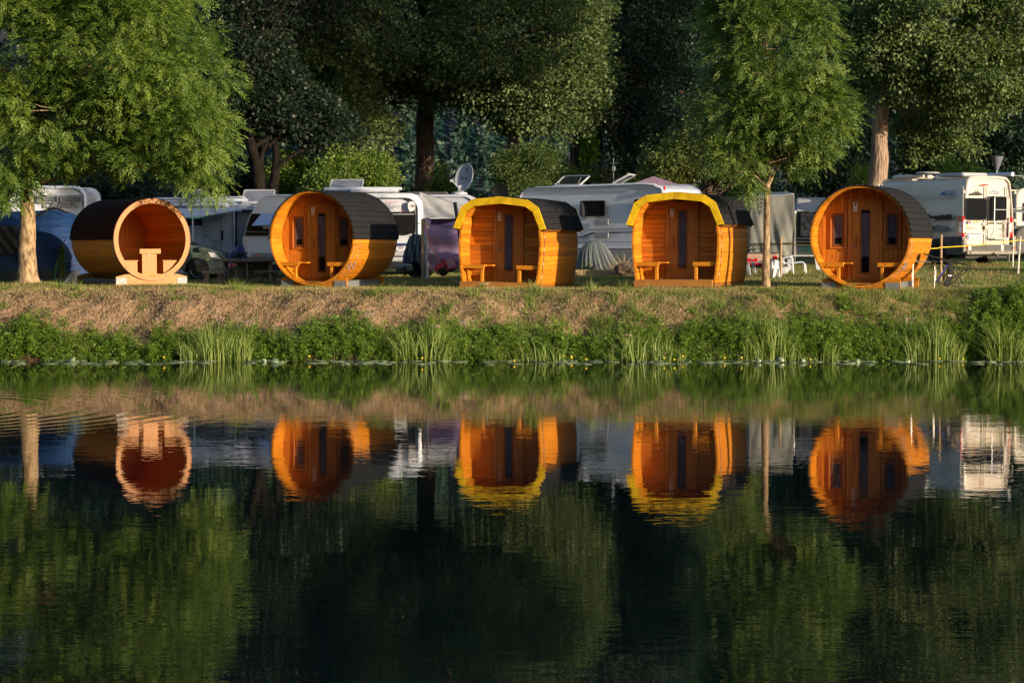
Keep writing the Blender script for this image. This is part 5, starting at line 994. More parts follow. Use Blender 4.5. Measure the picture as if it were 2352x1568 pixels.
mb=MB(); mb.prism([(1.95,.34),(1.95,.62),(2.3,.66),(3.2,.66),(3.2,.34)],-.018,.01,.5,'x'); mb.build('side_sill',M['dgrey'],root,0)
pl=vplate('number_plate',M['signw'],'v',948,216,1268,312,-.004,.012,.01); pa,pb=V_('v',948,312),V_('v',1268,216)
text('GI M 1936','plate_number',M['ink'],pl,(pb[1]-pa[1])*1.02,((pa[0]+pb[0])/2+.02,-.018,(pa[1]+pb[1])/2-.003),ext=.001,sx=.62); mb=MB(); mb.box(pa[0]+.006,pa[0]+.05,-.0185,-.015,pa[1]+.006,pb[1]-.006,.5); mb.build('plate_band',M['sticker_b'],pl,0)
vplate('plate_lamp_bar',M['lgrey'],'v',905,152,1315,195,0,.03,.008)
for x_,y_,s_,t_ in ((1855,765,.085,'CITROËN'),(2148,772,.085,'JUMPER'),(2150,828,.10,'2.2 HDi')):
    a=V_(5,x_,y_); text(t_,'lettering',M['greyink'],root,s_,(a[0],-.004,a[1]),ext=.001)
a=V_(5,2095,437); text('PÖSSL','lettering',M['sticker_b'],root,.15,(a[0],-.004,a[1]),ext=.001,shear=.3); mb=MB(); mb.prism([(a[0]-.36,a[1]-.10),(a[0]+.28,a[1]-.085),(a[0]+.30,a[1]-.105)],-.003,-.001,.5); mb.build('emblem',M['sticker_b'],root,0)
a=V_(5,1915,455); mb=MB(); prof_=[(-.27,0),(-.20,.02),(-.16,.06),(-.12,.03),(-.05,.06),(-.04,.12),(-.02,.05),(.03,.10),(.035,.20),(.05,.09),(.09,.07),(.10,.13),(.12,.05),(.2,.03),(.27,0),(.2,-.02),(-.2,-.02)]
mb.prism([(a[0]+x,a[1]+z) for x,z in prof_],-.004,-.001,.5); mb.build('skyline_sticker',M['ink'],root,0)
for i,(x_,y_,m_) in enumerate(((1812,715,'sticker_b'),(1852,704,'red'),(1875,703,'signw'),(1897,705,'sticker_y'),(1920,706,'orange'),(1853,718,'sticker_b'),(1825,738,'sticker_y'),(1986,724,'signw'))):
    vplate('sticker',M[m_],5,x_-9,y_-8,x_+9,y_+8,0,.003,.02)
# ladder
mb=MB(); la=V_(5,2052,480); lb=V_(5,2188,480); lz0=V_(5,2052,868)[1]; lz1=V_(5,2052,478)[1]; lm=V_(5,2052,712)[1]
for x_,dx in ((la[0],1),(lb[0],-1)): mb.tube([(x_,-.02,lz0),(x_,-.12,lz0+.02),(x_,-.13,lz1-.06),(x_+dx*.02,-.12,lz1-.01),(x_+dx*.08,-.10,lz1+.02)],.017,8)
for z_ in (lz1+.02,lerp(lm,lz1,.5),lm,lerp(lz0,lm,.1)): mb.bar((la[0]+.05 if z_>lz1 else la[0],-.12,z_),(lb[0]-.05 if z_>lz1 else lb[0],-.12,z_),.014,8)
mb.tube([(la[0]-.06,-.02,lz0+.02),(la[0]-.07,-.16,lm*.5+lz0*.5),(la[0]-.03,-.17,lm-.01),(la[0]+.1,-.17,lm+.04),(lb[0]-.1,-.17,lm+.04),(lb[0]+.03,-.17,lm-.01),(lb[0]+.07,-.16,lm*.5+lz0*.5),(lb[0]+.06,-.02,lz0+.02)],.014,8)
mb.box(la[0]+.02,lb[0]-.02,-.14,-.06,lz0,lz0+.025,.5); mb.build('ladder',M['chrome'],root)
a=V_(5,2003,757); mb=MB(); mb.box(a[0]-.06,a[0]+.06,-.04,0,a[1]-.05,a[1]+.05,.5,.01); mb.build('door_latch',M['cream'],root,0)
for z_ in (.75,1.25,2.05):
    for x_ in (-.03,Wv-.04): mb=MB(); mb.box(x_,x_+.07,-.03,.03,z_,z_+.09,.5,.008); mb.build('door_hinge',M['cream'],root,0)
# hazard strips and tow bar
vplate('reflective_strip',M['lgrey'],'v',955,450,1025,570,-.018,.006,.005); vplate('reflective_strip',M['lgrey'],'v',1690,450,1752,585,-.018,.006,.005)
mb=MB(); mb.box(.75,1.25,-.2,.0,bz3-.12,bz3-.05,.5,.01); mb.lathe([(.002,0),(.03,.01),(.03,.05),(.002,.06)],10,(1.0,-.22,bz3)); mb.lathe([(.005,-.0),(.05,.01),(.05,.06),(.01,.07)],12,(1.15,-.24,bz3-.05),'y'); mb.box(.2,Wv-.2,.1,1.2,.22,.36,.5); mb.build('tow_bar',M['black'],root)
# wheels
for y_ in (1.02,Lv-.95):
    for x_,s_ in ((.075,1),(Wv-.16,-1)):
        w_=wheel(root,x_,y_,.345,.22,'x',.60,5)
mb=MB(); yc=1.02; mb.prism([(yc+.44*math.cos(t),.345+.44*math.sin(t)) for t in np.linspace(0,math.pi,16)],-.021,.02,.5,'x'); mb.prism([(Lv-.95+.44*math.cos(t),.345+.44*math.sin(t)) for t in np.linspace(0,math.pi,16)],-.021,.02,.5,'x'); mb.build('wheel_arch',M['black'],root,0)
mb=MB(); mb.box(.02,.30,1.42,1.44,.1,.5,.5); mb.build('mud_flap',M['lgrey'],root,0)
# side graphics (left side, plane x=0)
S_=lambda x,y:fv.side(K(5,x,y),0.)
def sprism(name,mat,pts,x=-.005):
    q=[S_(*p) for p in pts]; mb=MB(); mb.prism(q,x,x+.004 if x<0 else x,.5,'x'); return mb.build(name,mat,root,0)
sprism('city_silhouette',M['ink'],[(1462,672),(1462,655),(1480,650),(1488,632),(1496,632),(1500,648),(1520,655),(1545,648),(1560,652),(1590,645),(1612,642),(1616,628),(1620,645),(1650,640),(1660,636),(1678,640),(1682,626),(1690,640),(1697,652),(1697,687),(1530,690),(1462,692)],-.034)
a=S_(1500,685); text('BREMEN','lettering',M['signw'],root,.10,(-.037,a[0],a[1]-.01),(R(90),0,R(-90)),.001)
a=S_(1645,440); text('PÖSSL','lettering',M['sticker_b'],root,.17,(.07,a[0],a[1]),(R(90-12),0,R(-90)),.004,shear=.3); 
sprism('emblem',M['sticker_b'],[(1578,462),(1600,432),(1625,425),(1612,440),(1655,448),(1640,458)],.052 if False else -.002)
sprism('wave_graphic',M['greyink'],[(1495,780),(1520,760),(1560,730),(1610,742),(1660,775),(1655,787),(1500,790)],-.030)
sprism('wave_graphic',M['navy'],[(1500,792),(1655,789),(1655,793),(1500,797)],-.030); sprism('vent_box',M['black'],[(1516,742),(1538,742),(1538,776),(1516,776)],-.036); sprism('fuel_cap',M['ink'],[(1650,758),(1656,753),(1663,758),(1664,768),(1657,774),(1650,768)],-.036)
for (y0,y1) in ((486,490),(497,500),(465,468)): sprism('side_crease',M['lgrey'],[(1180,y0),(1735,y0-8),(1735,y1-8),(1180,y1)],-.0)
for yy_ in (2.2,): mb=MB(); mb.box(.02,.06,yy_,yy_+.95,1.45,1.95,.5,.02); mb.build('side_window',M['dglass'],root,0)
# roof gear
mb=MB(); mb.box(.45,1.45,.5,1.5,2.55,2.66,.5,.04); mb.build('roof_hatch',M['lgrey'],root,0); mb=MB(); mb.box(.4,1.5,2.7,3.4,2.55,2.66,.5,.05); mb.build('roof_box',M['cream'],root,0)
mb=MB(); mb.lathe([(.08,2.55),(.08,2.66),(.34,2.68),(.36,2.71),(.3,2.73),(.02,2.73)],20,(.8,2.3,0)); mb.build('satellite_unit',M['lgrey'],root)
mb=MB(); mb.tube([(Wv-.12,-.02,2.62),(Wv-.12,3.1,2.62)],.065,10); mb.build('awning_tube',M['white'],root)
mb=MB(); mb.tube([(Wv-.1,.1,2.6),(Wv+2.4,-.6,2.35)],.018,6); mb.build('awning_pole',M['alu'],root)
# ---- second dark vehicle and awning frame at the right edge
f=Fr(2345,66,R(10)); root=f.empty('parked_motorhome','cream and dark parked motorhome cut off by the right edge','motorhome'); mb=MB(); ext(mb,rrect(-.2,5,.45,2.35,[.1,.1,.3,.3]),0,2.2,.06); mb.build('body',M['cream'],root); mb=MB(); ext(mb,rrect(-.75,3.0,.25,1.15,[.1,.1,.3,.4]),-1.2,-.4,.08); mb.build('dark_cover',M['dgrey'],root); plate(root,'window',M['dglass'],.1,1.2,1.3,1.9,0,.02,.05)
for x_ in (.5,3.8): wheel(root,x_,.2,.33,.2,'y')
f=Fr(2330,62.5,R(15)); root=f.empty('garden_awning','thin white awning frame with grey cloth right of the camper van','awning'); mb=MB()
z1=f.hit((2330,478))[1]
for x_ in (-.18,.9): mb.tube([(x_,0,0),(x_,0,z1-.3),(x_+.12,0,z1)],.018,6)
mb.tube([(-.35,-.1,z1-.1),(.2,0,z1+.02),(1.3,.1,z1-.15)],.02,6); mb.build('frame',M['alu'],root); mb=MB(); mb.grid(lambda a,b:(lerp(-.4,1.5,a),lerp(0,1.6,b),z1-.05-.1*math.sin(math.pi*a)+.1*b),8,5); solid(mb.build('canopy',M['canvasl'],root),.01)
# ---- street lamps
def lamp(u,v0,v1,D,w,label,vb=None):
    f=Fr(u,D,0); a=f.hit((u,v0)); b=f.hit((u,v1)); root=f.empty('street_lamp',label,'street lamp'); mb=MB(); mb.tube([(0,0,-.1),(0,0,b[1])],[.045,.03],8); mb.build('pole',M['lgrey'],root)
    mb=MB(); mb.lathe([(.04,b[1]-.02),(.07,b[1]+.02),(w,a[1]-.03)],18,(0,0,0)); mb.build('lamp_shade',M['skyl'],root); mb=MB(); mb.lathe([(w,a[1]-.03),(w*1.05,a[1]-.02),(w*.6,a[1]),(.01,a[1]+.01)],18); mb.build('lamp_cap',M['dgrey'],root)
    mb=MB(); mb.lathe([(.03,b[1]+.02),(.04,b[1]+.12),(.01,b[1]+.15)],8); mb.build('bulb',M['signw'],root)
lamp(2287,358,390,70,.23,'street lamp with funnel shade rising behind the camper van'); lamp(785,422,436,80,.27,'street lamp whose funnel head shows just over the roof of barrel 1')
f=Fr(1630,72,0); mb=MB(); mb.tube([(0,0,-.1),(0,0,f.hit((1630,372))[1])],.045,8); o=mb.build('metal_pole',M['lgrey'],None); o.location=f.O; tag(o,label='plain grey pole standing behind the right end of the long caravan',cat='pole')
# ---- grey canvas tents
ft=Fr(1690,60.5,R(-14)); root=ft.empty('canvas_tent','tall grey canvas tent behind the slender ash tree','tent'); H=lambda x,y,d=0:ft.hit(K('t',x,y),d)
xa,za=H(180,130); xm,zm=H(430,150); xb,zb=H(1058,135); zt_=H(430,108)[1]; xb2,zb2=H(1085,830)
def tg_(a,b):
    x=lerp(xm,xb+(xb2-xb)*(1-b),a); z=lerp(.30,lerp(zm,zb,a),b)-.05*math.sin(a*math.pi)*b; y=.035*math.sin(a*14+b*3)*(1-b)+.03*math.sin((a*9-b*6))*(1-b*.5)+.015*math.sin(a*31+b*9)*(1-b); return (x,y,z)
mb=MB(); mb.grid(tg_,90,30); solid(mb.build('front_wall',M['canvas'],root),.012)
mb=MB(); mb.grid(lambda a,b:(lerp(xm,xm-.6,a),lerp(0,1.7,a)+.03*math.sin(b*9),lerp(.3,zm,b)),12,12); mb.build('side_wall',M['canvas'],root); mb=MB(); mb.grid(lambda a,b:(lerp(xb,xb-.35,a),lerp(0,1.9,a),lerp(.3,zb,b)),8,8); mb.build('side_wall',M['canvas'],root)
mb=MB(); mb.grid(lambda a,b:(lerp(xm,xb,a)-b*.5,lerp(-.01,1.9,b),lerp(zm,zb,a)+.012+.10*math.sin(b*math.pi/2)-.05*math.sin(a*math.pi)*(1-b)),20,8); solid(mb.build('tent_roof',M['canvasl'],root),.012)
mb=MB(); mb.grid(lambda a,b:(lerp(xm-.35,xb,a),.06+.03*math.sin(a*70),lerp(-.02,.5,b)+.02),60,4); mb.build('tent_hem',M['tarp'],root)
mb=MB(); zz_=[H(450+30*i,(885 if i%2 else 915))[1] for i in range(8)]; mb.tube([(H(450+28*i,900)[0],-.12,zz_[i]) for i in range(8)],.012,4); mb.tube([(xm,-.12,H(450,842)[1]),(xb,-.12,H(1050,830)[1])],.016,4); mb.build('guy_cord',M['black'],root)
ft2=Fr(1830,62.5,R(-10)); root=ft2.empty('awning_tent','dark tent with patterned window left of barrel 4','tent'); H2=lambda x,y,d=0:ft2.hit(K('t',x,y),d)
x0,z0=H2(1065,375); x1=x0+2.6; zr=H2(1065,185)[1]
mb=MB(); mb.grid(lambda a,b:(lerp(x0,x1,a),lerp(0,.7,b)-.0,lerp(z0,zr,b)-.05*math.sin(b*math.pi)+.03*math.sin(a*20+b*7)*math.sin(b*math.pi)),30,10); solid(mb.build('canopy',M['canvasl'],root),.012); mb=MB(); mb.grid(lambda a,b:(lerp(x0,x1,a),.7+b*1.4,zr+.05*b),6,4); mb.build('tent_roof',M['canvasw'],root)
mb=MB(); zb_=H2(1100,880)[1]; mb.grid(lambda a,b:(lerp(x0+.03,x1,a),.05+.03*math.sin(a*25),lerp(zb_,z0-.02,b)),30,4); mb.build('dark_wall',simple('charcoal_tent_cloth',(.025,.028,.03),.7,nscale=4,namt=.4,stretch=(1,1,3)),root)
a=H2(1150,400); b=H2(1330,735); o=plate(root,'tent_window',simple('patterned_curtain',(.17,.17,.19),.8,nscale=5,namt=.6),a[0],b[0],b[1],a[1],.0,.02,.02)
mb=MB()
for (x_,y_) in ((1177,555),(1217,612),(1262,520),(1300,470)): c=H2(x_,y_); mb.box(c[0]-.06,c[0]+.06,-.025,-.019,c[1]-.06,c[1]+.06,.5)
mb.build('window_patch',M['dgrey'],o,0); mb=MB()
for y_ in (762,808,860): c=H2(1100,y_)[1]; mb.box(x0+.04,x1,-.03,-.01,c-.012,c+.012,.5)
mb.build('white_cord',M['lgrey'],root,0)
for x_ in (x0+.02,x1-.02): mb=MB(); mb.bar((x_,0,0),(x_,0,z0),.02); mb.build('pole',M['alu'],root)
f=Fr(1737,66,0); a=f.hit((1737,428)); b=f.hit((1737,446)); root=f.empty('parasol','closed faded green parasol behind the tall canvas tent','parasol'); mb=MB(); mb.lathe([(.03,a[1]),(.10,a[1]-.08),(.24,b[1]-.10),(.22,b[1]-.2),(.05,b[1]-.9)],10,sx=1.,sy=.8); mb.build('canopy',M['bpatio'],root,20); mb=MB(); mb.bar((0,0,0),(0,0,a[1]+.03),.02); mb.build('pole',M['post'],root)
# ---- small trailer at the tent
f=Fr(1692,58.4,R(-8)); Ht=lambda x,y:f.hit(K('t',x,y)); a=Ht(440,975); b=Ht(825,1105); root=f.empty('cargo_trailer','tan and red small trailer standing before the tall canvas tent','trailer'); mb=MB(); mb.box(a[0]-.3,b[0],0,1.0,b[1],a[1],.5,.03); mb.build('box',M['trailer'],root,0); mb=MB(); mb.box(a[0]-.3,b[0],-.02,0,b[1]-.06,b[1],.5); mb.box(a[0]-.3,a[0]+.01,-.012,0,b[1],b[1]+.12,.5); mb.build('red_rail',M['redp'],root,0)
c=Ht(515,1068); mb=MB(); mb.box(c[0]-.12,c[0]-.0,-.018,-.001,c[1]-.04,c[1]+.02,.5,.004); mb.box(c[0]-.03,c[0]+.04,-.024,-.001,c[1]-.05,c[1]+.05,.5,.004); mb.box(b[0]-.12,b[0]-.02,-.02,-.001,c[1]-.03,c[1]+.12,.5,.004); mb.build('tail_light',M['taill'],root,0)
for x_ in (a[0]+.15,b[0]-.15): wheel(root,x_,.5,.2,.14,'y')
mb=MB(); c=Ht(820,1000); mb.box(-.3,c[0]+.02,-.02,.9,a[1]+.0,a[1]+.03,.5,.006); mb.build('lid',M['dgrey'],root,0)
# ---- lounge chair, stools
f=Fr(1812,56.0,R(-5)); Hc=lambda x,y:f.hit(K('t',x,y)); root=f.empty('sun_lounger','white tubular sun lounger with small wheels by the tape','sun lounger')
for dy in (0,.62):
    mb=MB(); mb.tube([(*(Hc(905,1045)[0],dy),.30) if False else (Hc(912,1100)[0],dy,Hc(912,1130)[1]),(Hc(905,1045)[0],dy,Hc(905,1045)[1]),(Hc(990,1020)[0],dy,Hc(990,1022)[1]),(Hc(1030,1050)[0],dy,Hc(1030,1052)[1]),(Hc(1045,1220)[0],dy,0.01)],.022,8); mb.tube([(Hc(905,1115)[0],dy,Hc(905,1118)[1]),(Hc(1060,1110)[0],dy,Hc(1060,1110)[1]),(Hc(1180,1098)[0],dy,Hc(1180,1098)[1]),(Hc(1215,1130)[0],dy,Hc(1215,1130)[1]),(Hc(1228,1215)[0],dy,.01)],.02,8); mb.build('frame',M['whitep'],root)
    mb=MB(); c=Hc(925,1195); mb.lathe([(.002,-.03),(.02,-.03),(.09,-.02),(.10,0),(.09,.02),(.002,.03)],16,(c[0],dy,.10),'y'); mb.build('wheel',M['whitep'],root)
mb=MB()
for i in range(12): x_=lerp(Hc(920,1100)[0],Hc(1200,1100)[0],i/12); mb.box(x_,x_+.05,.02,.60,Hc(1000,1112)[1],Hc(1000,1112)[1]+.02,.5)
mb.build('sling_strap',M['white'],root,0)
f=Fr(1782,54.8,R(12)); Hs=lambda x,y:f.hit(K('t',x,y)); root=f.empty('folding_step','white folding step stool standing on grass right of the slender trunk','step stool')
for dy in (0,.42):
    mb=MB(); c=Hs(805,1072); l=Hs(760,1300)[0]; r_=Hs(862,1300)[0]
    mb.prism([(l-.02,0),(l+.05,0),(c[0]+.02,c[1]*.52),(c[0]+.07,c[1]*.52),(r_-.05,0),(r_+.01,0),(c[0]+.04,c[1]),(c[0]-.04,c[1])],dy,dy+.03,.5); mb.build('side_frame',M['whitep'],root,0)
mb=MB(); mb.box(c[0]-.06,c[0]+.06,0,.45,c[1]-.02,c[1]+.01,.5,.006); mb.box(c[0]-.12,c[0]+.0,0.03,.42,c[1]*.5,c[1]*.5+.02,.5,.004); mb.build('tread',M['whitep'],root,0)
f=Fr(1758,55.6,R(-30)); root=f.empty('folded_table','white folded table leaning between the slender trunk and the step','table'); mb=MB(); z_=f.hit(K('t',640,1100))[1]; mb.box(-.55,.35,0,.45,z_-.02,z_+.01,.5,.006); mb.build('table_top',M['whitep'],root,0)
for x_ in (-.5,.28): mb=MB(); mb.prism([(x_,0),(x_+.07,0),(x_+.0,z_-.02),(x_-.09,z_-.02)],.02,.05,.5); mb.prism([(x_,0),(x_+.07,0),(x_+.0,z_-.02),(x_-.09,z_-.02)],.40,.43,.5); mb.build('leg',M['whitep'],root,0)
f=Fr(1842,57.6,0); root=f.empty('garden_stool','white plastic garden stool against barrel 4','stool'); z_=f.hit(K('t',1150,1000))[1]; mb=MB(); mb.box(-.35,.5,0,.4,z_-.03,z_,.5,.01); mb.build('seat',M['whitep'],root,0)
for x_,d in ((-.32,-.05),(.40,.06)):
    for y_ in (.02,.34): mb=MB(); mb.prism([(x_+d,0),(x_+d+.05,0),(x_+.07,z_-.03),(x_,z_-.03)],y_,y_+.04,.5); mb.build('leg',M['whitep'],root,0)
# ---- tape posts
def post(u,v0,vb,D,r,mat,label,lean=0.,square=False):
    f=Fr(u,D,0); h=f.hit((u,v0))[1]; mb=MB(); mb.tube([(0,0,-.1),(lean*.5,0,h*.5),(lean,0,h)],r,6 if square else 8); o=mb.build('marker_post',mat,None,40); o.location=f.O; tag(o,label=label,cat='post'); return f.O+Vector((lean,0,h))
uA,vA=K('t',868,750); A=post(uA,vA,0,55.0,.033,M['post'],'wooden stake with yellow tape between the slender tree and barrel 4')
uB,vB=K('v',360,215); B=post(uB,vB,0,52.5,.032,M['post'],'wooden stake before the rear wheel of the camper van')
uC,vC=K('v',2080,262); C_=post(uC,vC,0,55.5,.028,M['postw'],'white leaning stake right of the camper van',.06); uD_,vD=K('v',1988,215); Dp=post(uD_-2,vD,0,57.5,.022,M['postw'],'thin grey stake just right of the van bumper')

mb=MB(); a=P(*K('t',868,845),54.97); b=P(*K('t',1240,875),52.2); c=P(*K('v',60,515),51.4); d=P(*K('v',360,500),52.46); e_=P(*K('v',2085,340),55.46); g_=P(*K('v',2218,342),56.5)
def sagp(a,b,s): return [a.lerp(b,i/12)-Vector((0,0,s*math.sin(math.pi*i/12))) for i in range(13)]
for q in (sagp(a,c,.0),sagp(c,d,.02),sagp(d,e_,.03),sagp(e_,g_+Vector((1,0.3,0)),.02)): mb.tube(q,[.011]*13,5)
tag(mb.build('barrier_tape',M['tape'],None),label='thin yellow tape strung between the stakes around barrel 4',cat='tape')
# ---- camping table and fallen chair right of barrel 4
f=Fr(2120,48.9,R(-8)); Hq=lambda x,y,d=0:f.hit(K(5,x,y),d); a=Hq(1312,1068); b=Hq(1562,1066); root=f.empty('camping_table','small aluminium camping table in front of barrel 4','table'); mb=MB(); mb.box(a[0],b[0],0,.42,a[1]-.025,a[1]+.005,.5,.008); mb.build('table_top',M['alu'],root,0)
for x_ in (Hq(1332,1100)[0],Hq(1540,1100)[0]):
    for y_ in (.02,.38): mb=MB(); mb.bar((x_,y_,0),(x_,y_,a[1]-.02),.013,8); mb.build('leg',M['chrome'],root)
f=Fr(2182,48.7,R(0)); HV=lambda x,y,d=0:(lambda q:(q[0],d,max(q[1],.01)))(f.hit(K('v',x,y),d)); root=f.empty('camping_chair','overturned black and blue folding camping chair beside the table','camping chair')
mb=MB()
for (p1,p2,d) in (((-10,660),(1035,925),0),((-10,660),(1035,915),.0),((560,850),(800,1400),0),((640,870),(900,1400),.35),((440,1330),(950,945),0),((520,1370),(1030,940),.35),((270,1275),(780,1400),0),((395,900),(440,1330),.3),((600,870),(370,1270),.1),((600,820),(270,1275),-.05)): mb.bar(HV(*p1,0 if d is 0 else 0) if False else HV(p1[0],p1[1],d),HV(p2[0],p2[1],d),.013,6)
mb.build('frame',M['black'],root); mb=MB(); 
def cloth(pts,mat,name,d0=0.,d1=.4):
    mb=MB(); n=len(pts); q=[HV(x,y,d0) for x,y in pts]; r_=[(a[0]+.02,a[1]+(d1-d0),a[2]+.02) for a in q]
    for i in range(n-1): mb.add([q[i],q[i+1],r_[i+1],r_[i]],[(0,1,2,3)],.5)
    o=mb.build(name,mat,root); solid(o,.02); return o
cloth([(0,650),(300,750),(520,830),(480,900),(340,850)],M['chairc'],'backrest'); cloth([(520,830),(560,1000),(540,1150),(480,1300),(440,1370)],M['chairc'],'seat',0,.25)
mb=MB(); q=[HV(520,840),HV(620,860),HV(635,1100),HV(590,1280),HV(500,1390),HV(400,1350),HV(470,1230),HV(540,1050)]; mb.add([(x,-.02,z) for x,y,z in q]+[(x+.03,.12,z) for x,y,z in q],[tuple(range(8)),tuple(range(15,7,-1))]+[(i,8+i,8+(i+1)%8,(i+1)%8) for i in range(8)],.5); mb.build('folded_seat',M['chairc'],root)
mb=MB(); q=[HV(530,850,-.05),HV(480,900,-.05),HV(270,1230,-.05),HV(235,1275,-.05),HV(300,1275,-.05),HV(400,1090,-.05)]; mb.add(q,[tuple(range(6))],.5); solid(mb.build('armrest_cloth',M['chairb'],root),.015); mb=MB(); c=HV(557,1133,-.04); mb.box(c[0]-.04,c[0]+.04,-.045,-.03,c[2]-.015,c[2]+.015,.5); mb.build('label_tag',M['signw'],root,0)
# ---- left side: motorhome rear, tent, pennant
fl=Fr(120,63.5,0); HL=lambda x,y,d=0:fl.hit(K('l',x,y),d); xr,zt1=HL(1205,148); root=fl.empty('white_motorhome','white motorhome end with two small windows above the blue tent','motorhome')
mb=MB(); ext(mb,rrect(xr-2.4,xr,.4,zt1,[.1,.35,.36,.36]),0,2.3,.08); mb.build('body',M['white'],root)
for (xa_,xb_) in ((520,815),(845,1150)):
    a=HL(xa_,290); b=HL(xb_,385); o=plate(root,'window',M['skyl'],a[0]+.04,b[0]-.04,b[1]+.03,a[1]-.02,0,.03,.03,frame=(M['grey'],.045)); mb=MB(); mb.box(a[0]+.05,b[0]-.05,-.036,-.03,b[1]+.025,b[1]+.05,.5); mb.box(a[0]+.05,b[0]-.05,-.036,-.03,(a[1]+b[1])/2+.01,(a[1]+b[1])/2+.02,.5); mb.box(b[0]-.08,b[0]-.055,-.036,-.03,b[1]+.03,a[1]-.03,.5); mb.build('window_bar',M['ink'],o,0)
a=HL(852,430); text('LAIKA','lettering',M['greyink'],root,.17,(a[0],-.008,a[1]),ext=.002,sx=2.3,bold=.006); c=HL(1193,198); mb=MB(); mb.box(c[0]-.04,c[0]+.04,-.006,-.001,c[1]-.008,c[1]+.008,.5); mb.build('air_slot',M['ink'],root,0)

fw=Fr(120,54.5,R(4)); HB=lambda x,y,d=0:fw.hit(K('l',x,y),d); root=fw.empty('blue_tent','large dark blue nylon tent with black arch poles behind the ash trunk','tent')
top=[HB(x,y) for x,y in ((-700,620),(-300,540),(0,500),(460,487),(560,470),(710,470),(850,505),(1015,575),(1150,700),(1300,950))]
xs_=[p[0] for p in top]; zs_=[p[1] for p in top]
def tf(a,b):
    x=lerp(xs_[0],xs_[-1],a); zt2=np.interp(x,xs_,zs_); t_=b*math.pi/2; y=1.5-1.6*math.cos(t_)**.6 if b<.999 else 1.5; z=.08+(zt2-.08)*math.sin(t_)**.75; return (x,y+.05*math.sin(x*7+z*3)*(1-b),z)
mb=MB(); mb.grid(tf,90,26); solid(mb.build('fly_sheet',M['blue'],root),.01)
mb=MB(); mb.grid(lambda a,b:(lerp(xs_[0],HB(258,900)[0]+.0,a),-.16+.05*math.sin(a*40+b*12),lerp(HB(100,1110)[1],HB(100,705)[1],b)),40,16); solid(mb.build('grey_panel',M['tentg'],root),.01)
mb=MB(); pz=[HB(x,y,-.1) for x,y in ((470,590),(520,540),(580,495),(640,468),(720,458),(790,470),(850,500),(900,530))]; mb.tube([(p[0],-.05+.9*math.sin(i/7*math.pi/2*0+.6),p[1]) for i,p in enumerate(pz)],.035,6); mb.build('arch_pole',M['black'],root)
mb=MB(); mb.grid(lambda a,b:(lerp(xs_[0],HB(1120,1400)[0],a),-.22+.03*math.sin(a*50),lerp(-.02,HB(500,1330)[1],b)),50,3); mb.build('mud_skirt',simple('slate_skirt',(.04,.048,.06),.8),root)
f=Fr(140,53.0,R(-5)); HG=lambda x,y,d=0:f.hit(K('l',x,y),d); root=f.empty('drying_cloth','olive green cloth hanging from a guy line left of the open barrel','cloth')
q=[HG(x,y) for x,y in ((872,950),(885,1010),(903,1200),(908,1350),(872,1420),(840,1330),(812,1230),(795,1340),(760,1330),(755,1270),(800,1150),(845,1020))]
mb=MB(); n=len(q); mb.add([(x,.03*math.sin(i*2.1),z) for i,(x,z) in enumerate(q)]+[(x,.05+.03*math.sin(i*2.1),z) for i,(x,z) in enumerate(q)],[tuple(range(n)),tuple(range(2*n-1,n-1,-1))]+[(i,n+i,n+(i+1)%n,(i+1)%n) for i in range(n)],.5); mb.build('hanging_cloth',M['lime'],root,0)
a,b,c,d=HG(915,890),HG(872,965),HG(815,1230),HG(752,1480); mb=MB(); mb.tube([(a[0],.02,a[1]),(b[0],.02,b[1])],.012,5); mb.build('metal_hook',M['alu'],root); mb=MB(); mb.tube([(c[0],-.02,c[1]),(d[0],-.04,max(d[1],.0))],.014,5); mb.tube([(d[0]+.03,-.02,.3),(d[0]-.02,-.03,0)],.012,5); mb.build('cord',M['limec'],root)
# ---- motorhome with rolled out awning
fp=Fr(480,62.5,R(-4)); HP=lambda x,y,d=0:fp.hit(K('p',x,y),d); root=fp.empty('awning_motorhome','white motorhome with rolled out striped awning right of the open barrel','motorhome'); x0=HP(-200,300)[0]; x1=HP(1035,300)[0]; zt3=HP(400,225)[1]
mb=MB(); ext(mb,rrect(x0-1.2,x1,.45,zt3,[.1,.1,.15,.4]),0,2.2,.05); mb.build('body',M['white'],root)
mb=MB(); ext(mb,rrect(x1+.001,HP(1430,380)[0],.45,HP(1200,378)[1],[.05]*4),.3,2.1,.04); mb.build('cab_panel',M['grey'],root); mb=MB(); ext(mb,[(x1-.6,HP(1100,378)[1]),(HP(1400,378)[0],HP(1100,378)[1]),(HP(1360,300)[0],HP(1350,320)[1]),(HP(1250,286)[0],HP(1250,286)[1]),(x1-.6,HP(1000,286)[1])],-.02,2.1,.05); mb.build('overcab',M['white'],root)
mb=MB(); mb.tube([(x0,-.10,HP(400,292)[1]),(HP(1130,300)[0]-.4,-.10,HP(1130,300)[1])],.055,8); mb.build('awning_case',M['white'],root)
yA=-1.6; aw0=HP(175,375,yA*.1); 
def awf(a,b):
    xa_=lerp(HP(175,350,-.1)[0],HP(1110,350,-.1)[0],a); za_=lerp(HP(175,335,-.1)[1],HP(1110,335,-.1)[1],a); xb_=lerp(HP(-40,500,yA)[0],HP(1110,350,yA)[0],a); zb_=lerp(HP(200,490,yA)[1],HP(1100,370,yA)[1],a**1.2)-.05*math.sin(a*math.pi); return (lerp(xa_,xb_,b),lerp(-.1,yA,b),lerp(za_,zb_,b)-.05*math.sin(b*math.pi))
mb=MB(); mb.grid(awf,30,8); solid(mb.build('awning',M['canvasw'],root),.01); mb=MB(); mb.grid(lambda a,b:(lambda q:(q[0],q[1]-.012,q[2]-.07*b*math.sin(a*math.pi)-.0))(awf(.28+.34*a,1.)),12,3); solid(mb.build('awning_fringe',M['teal'],root),.006)
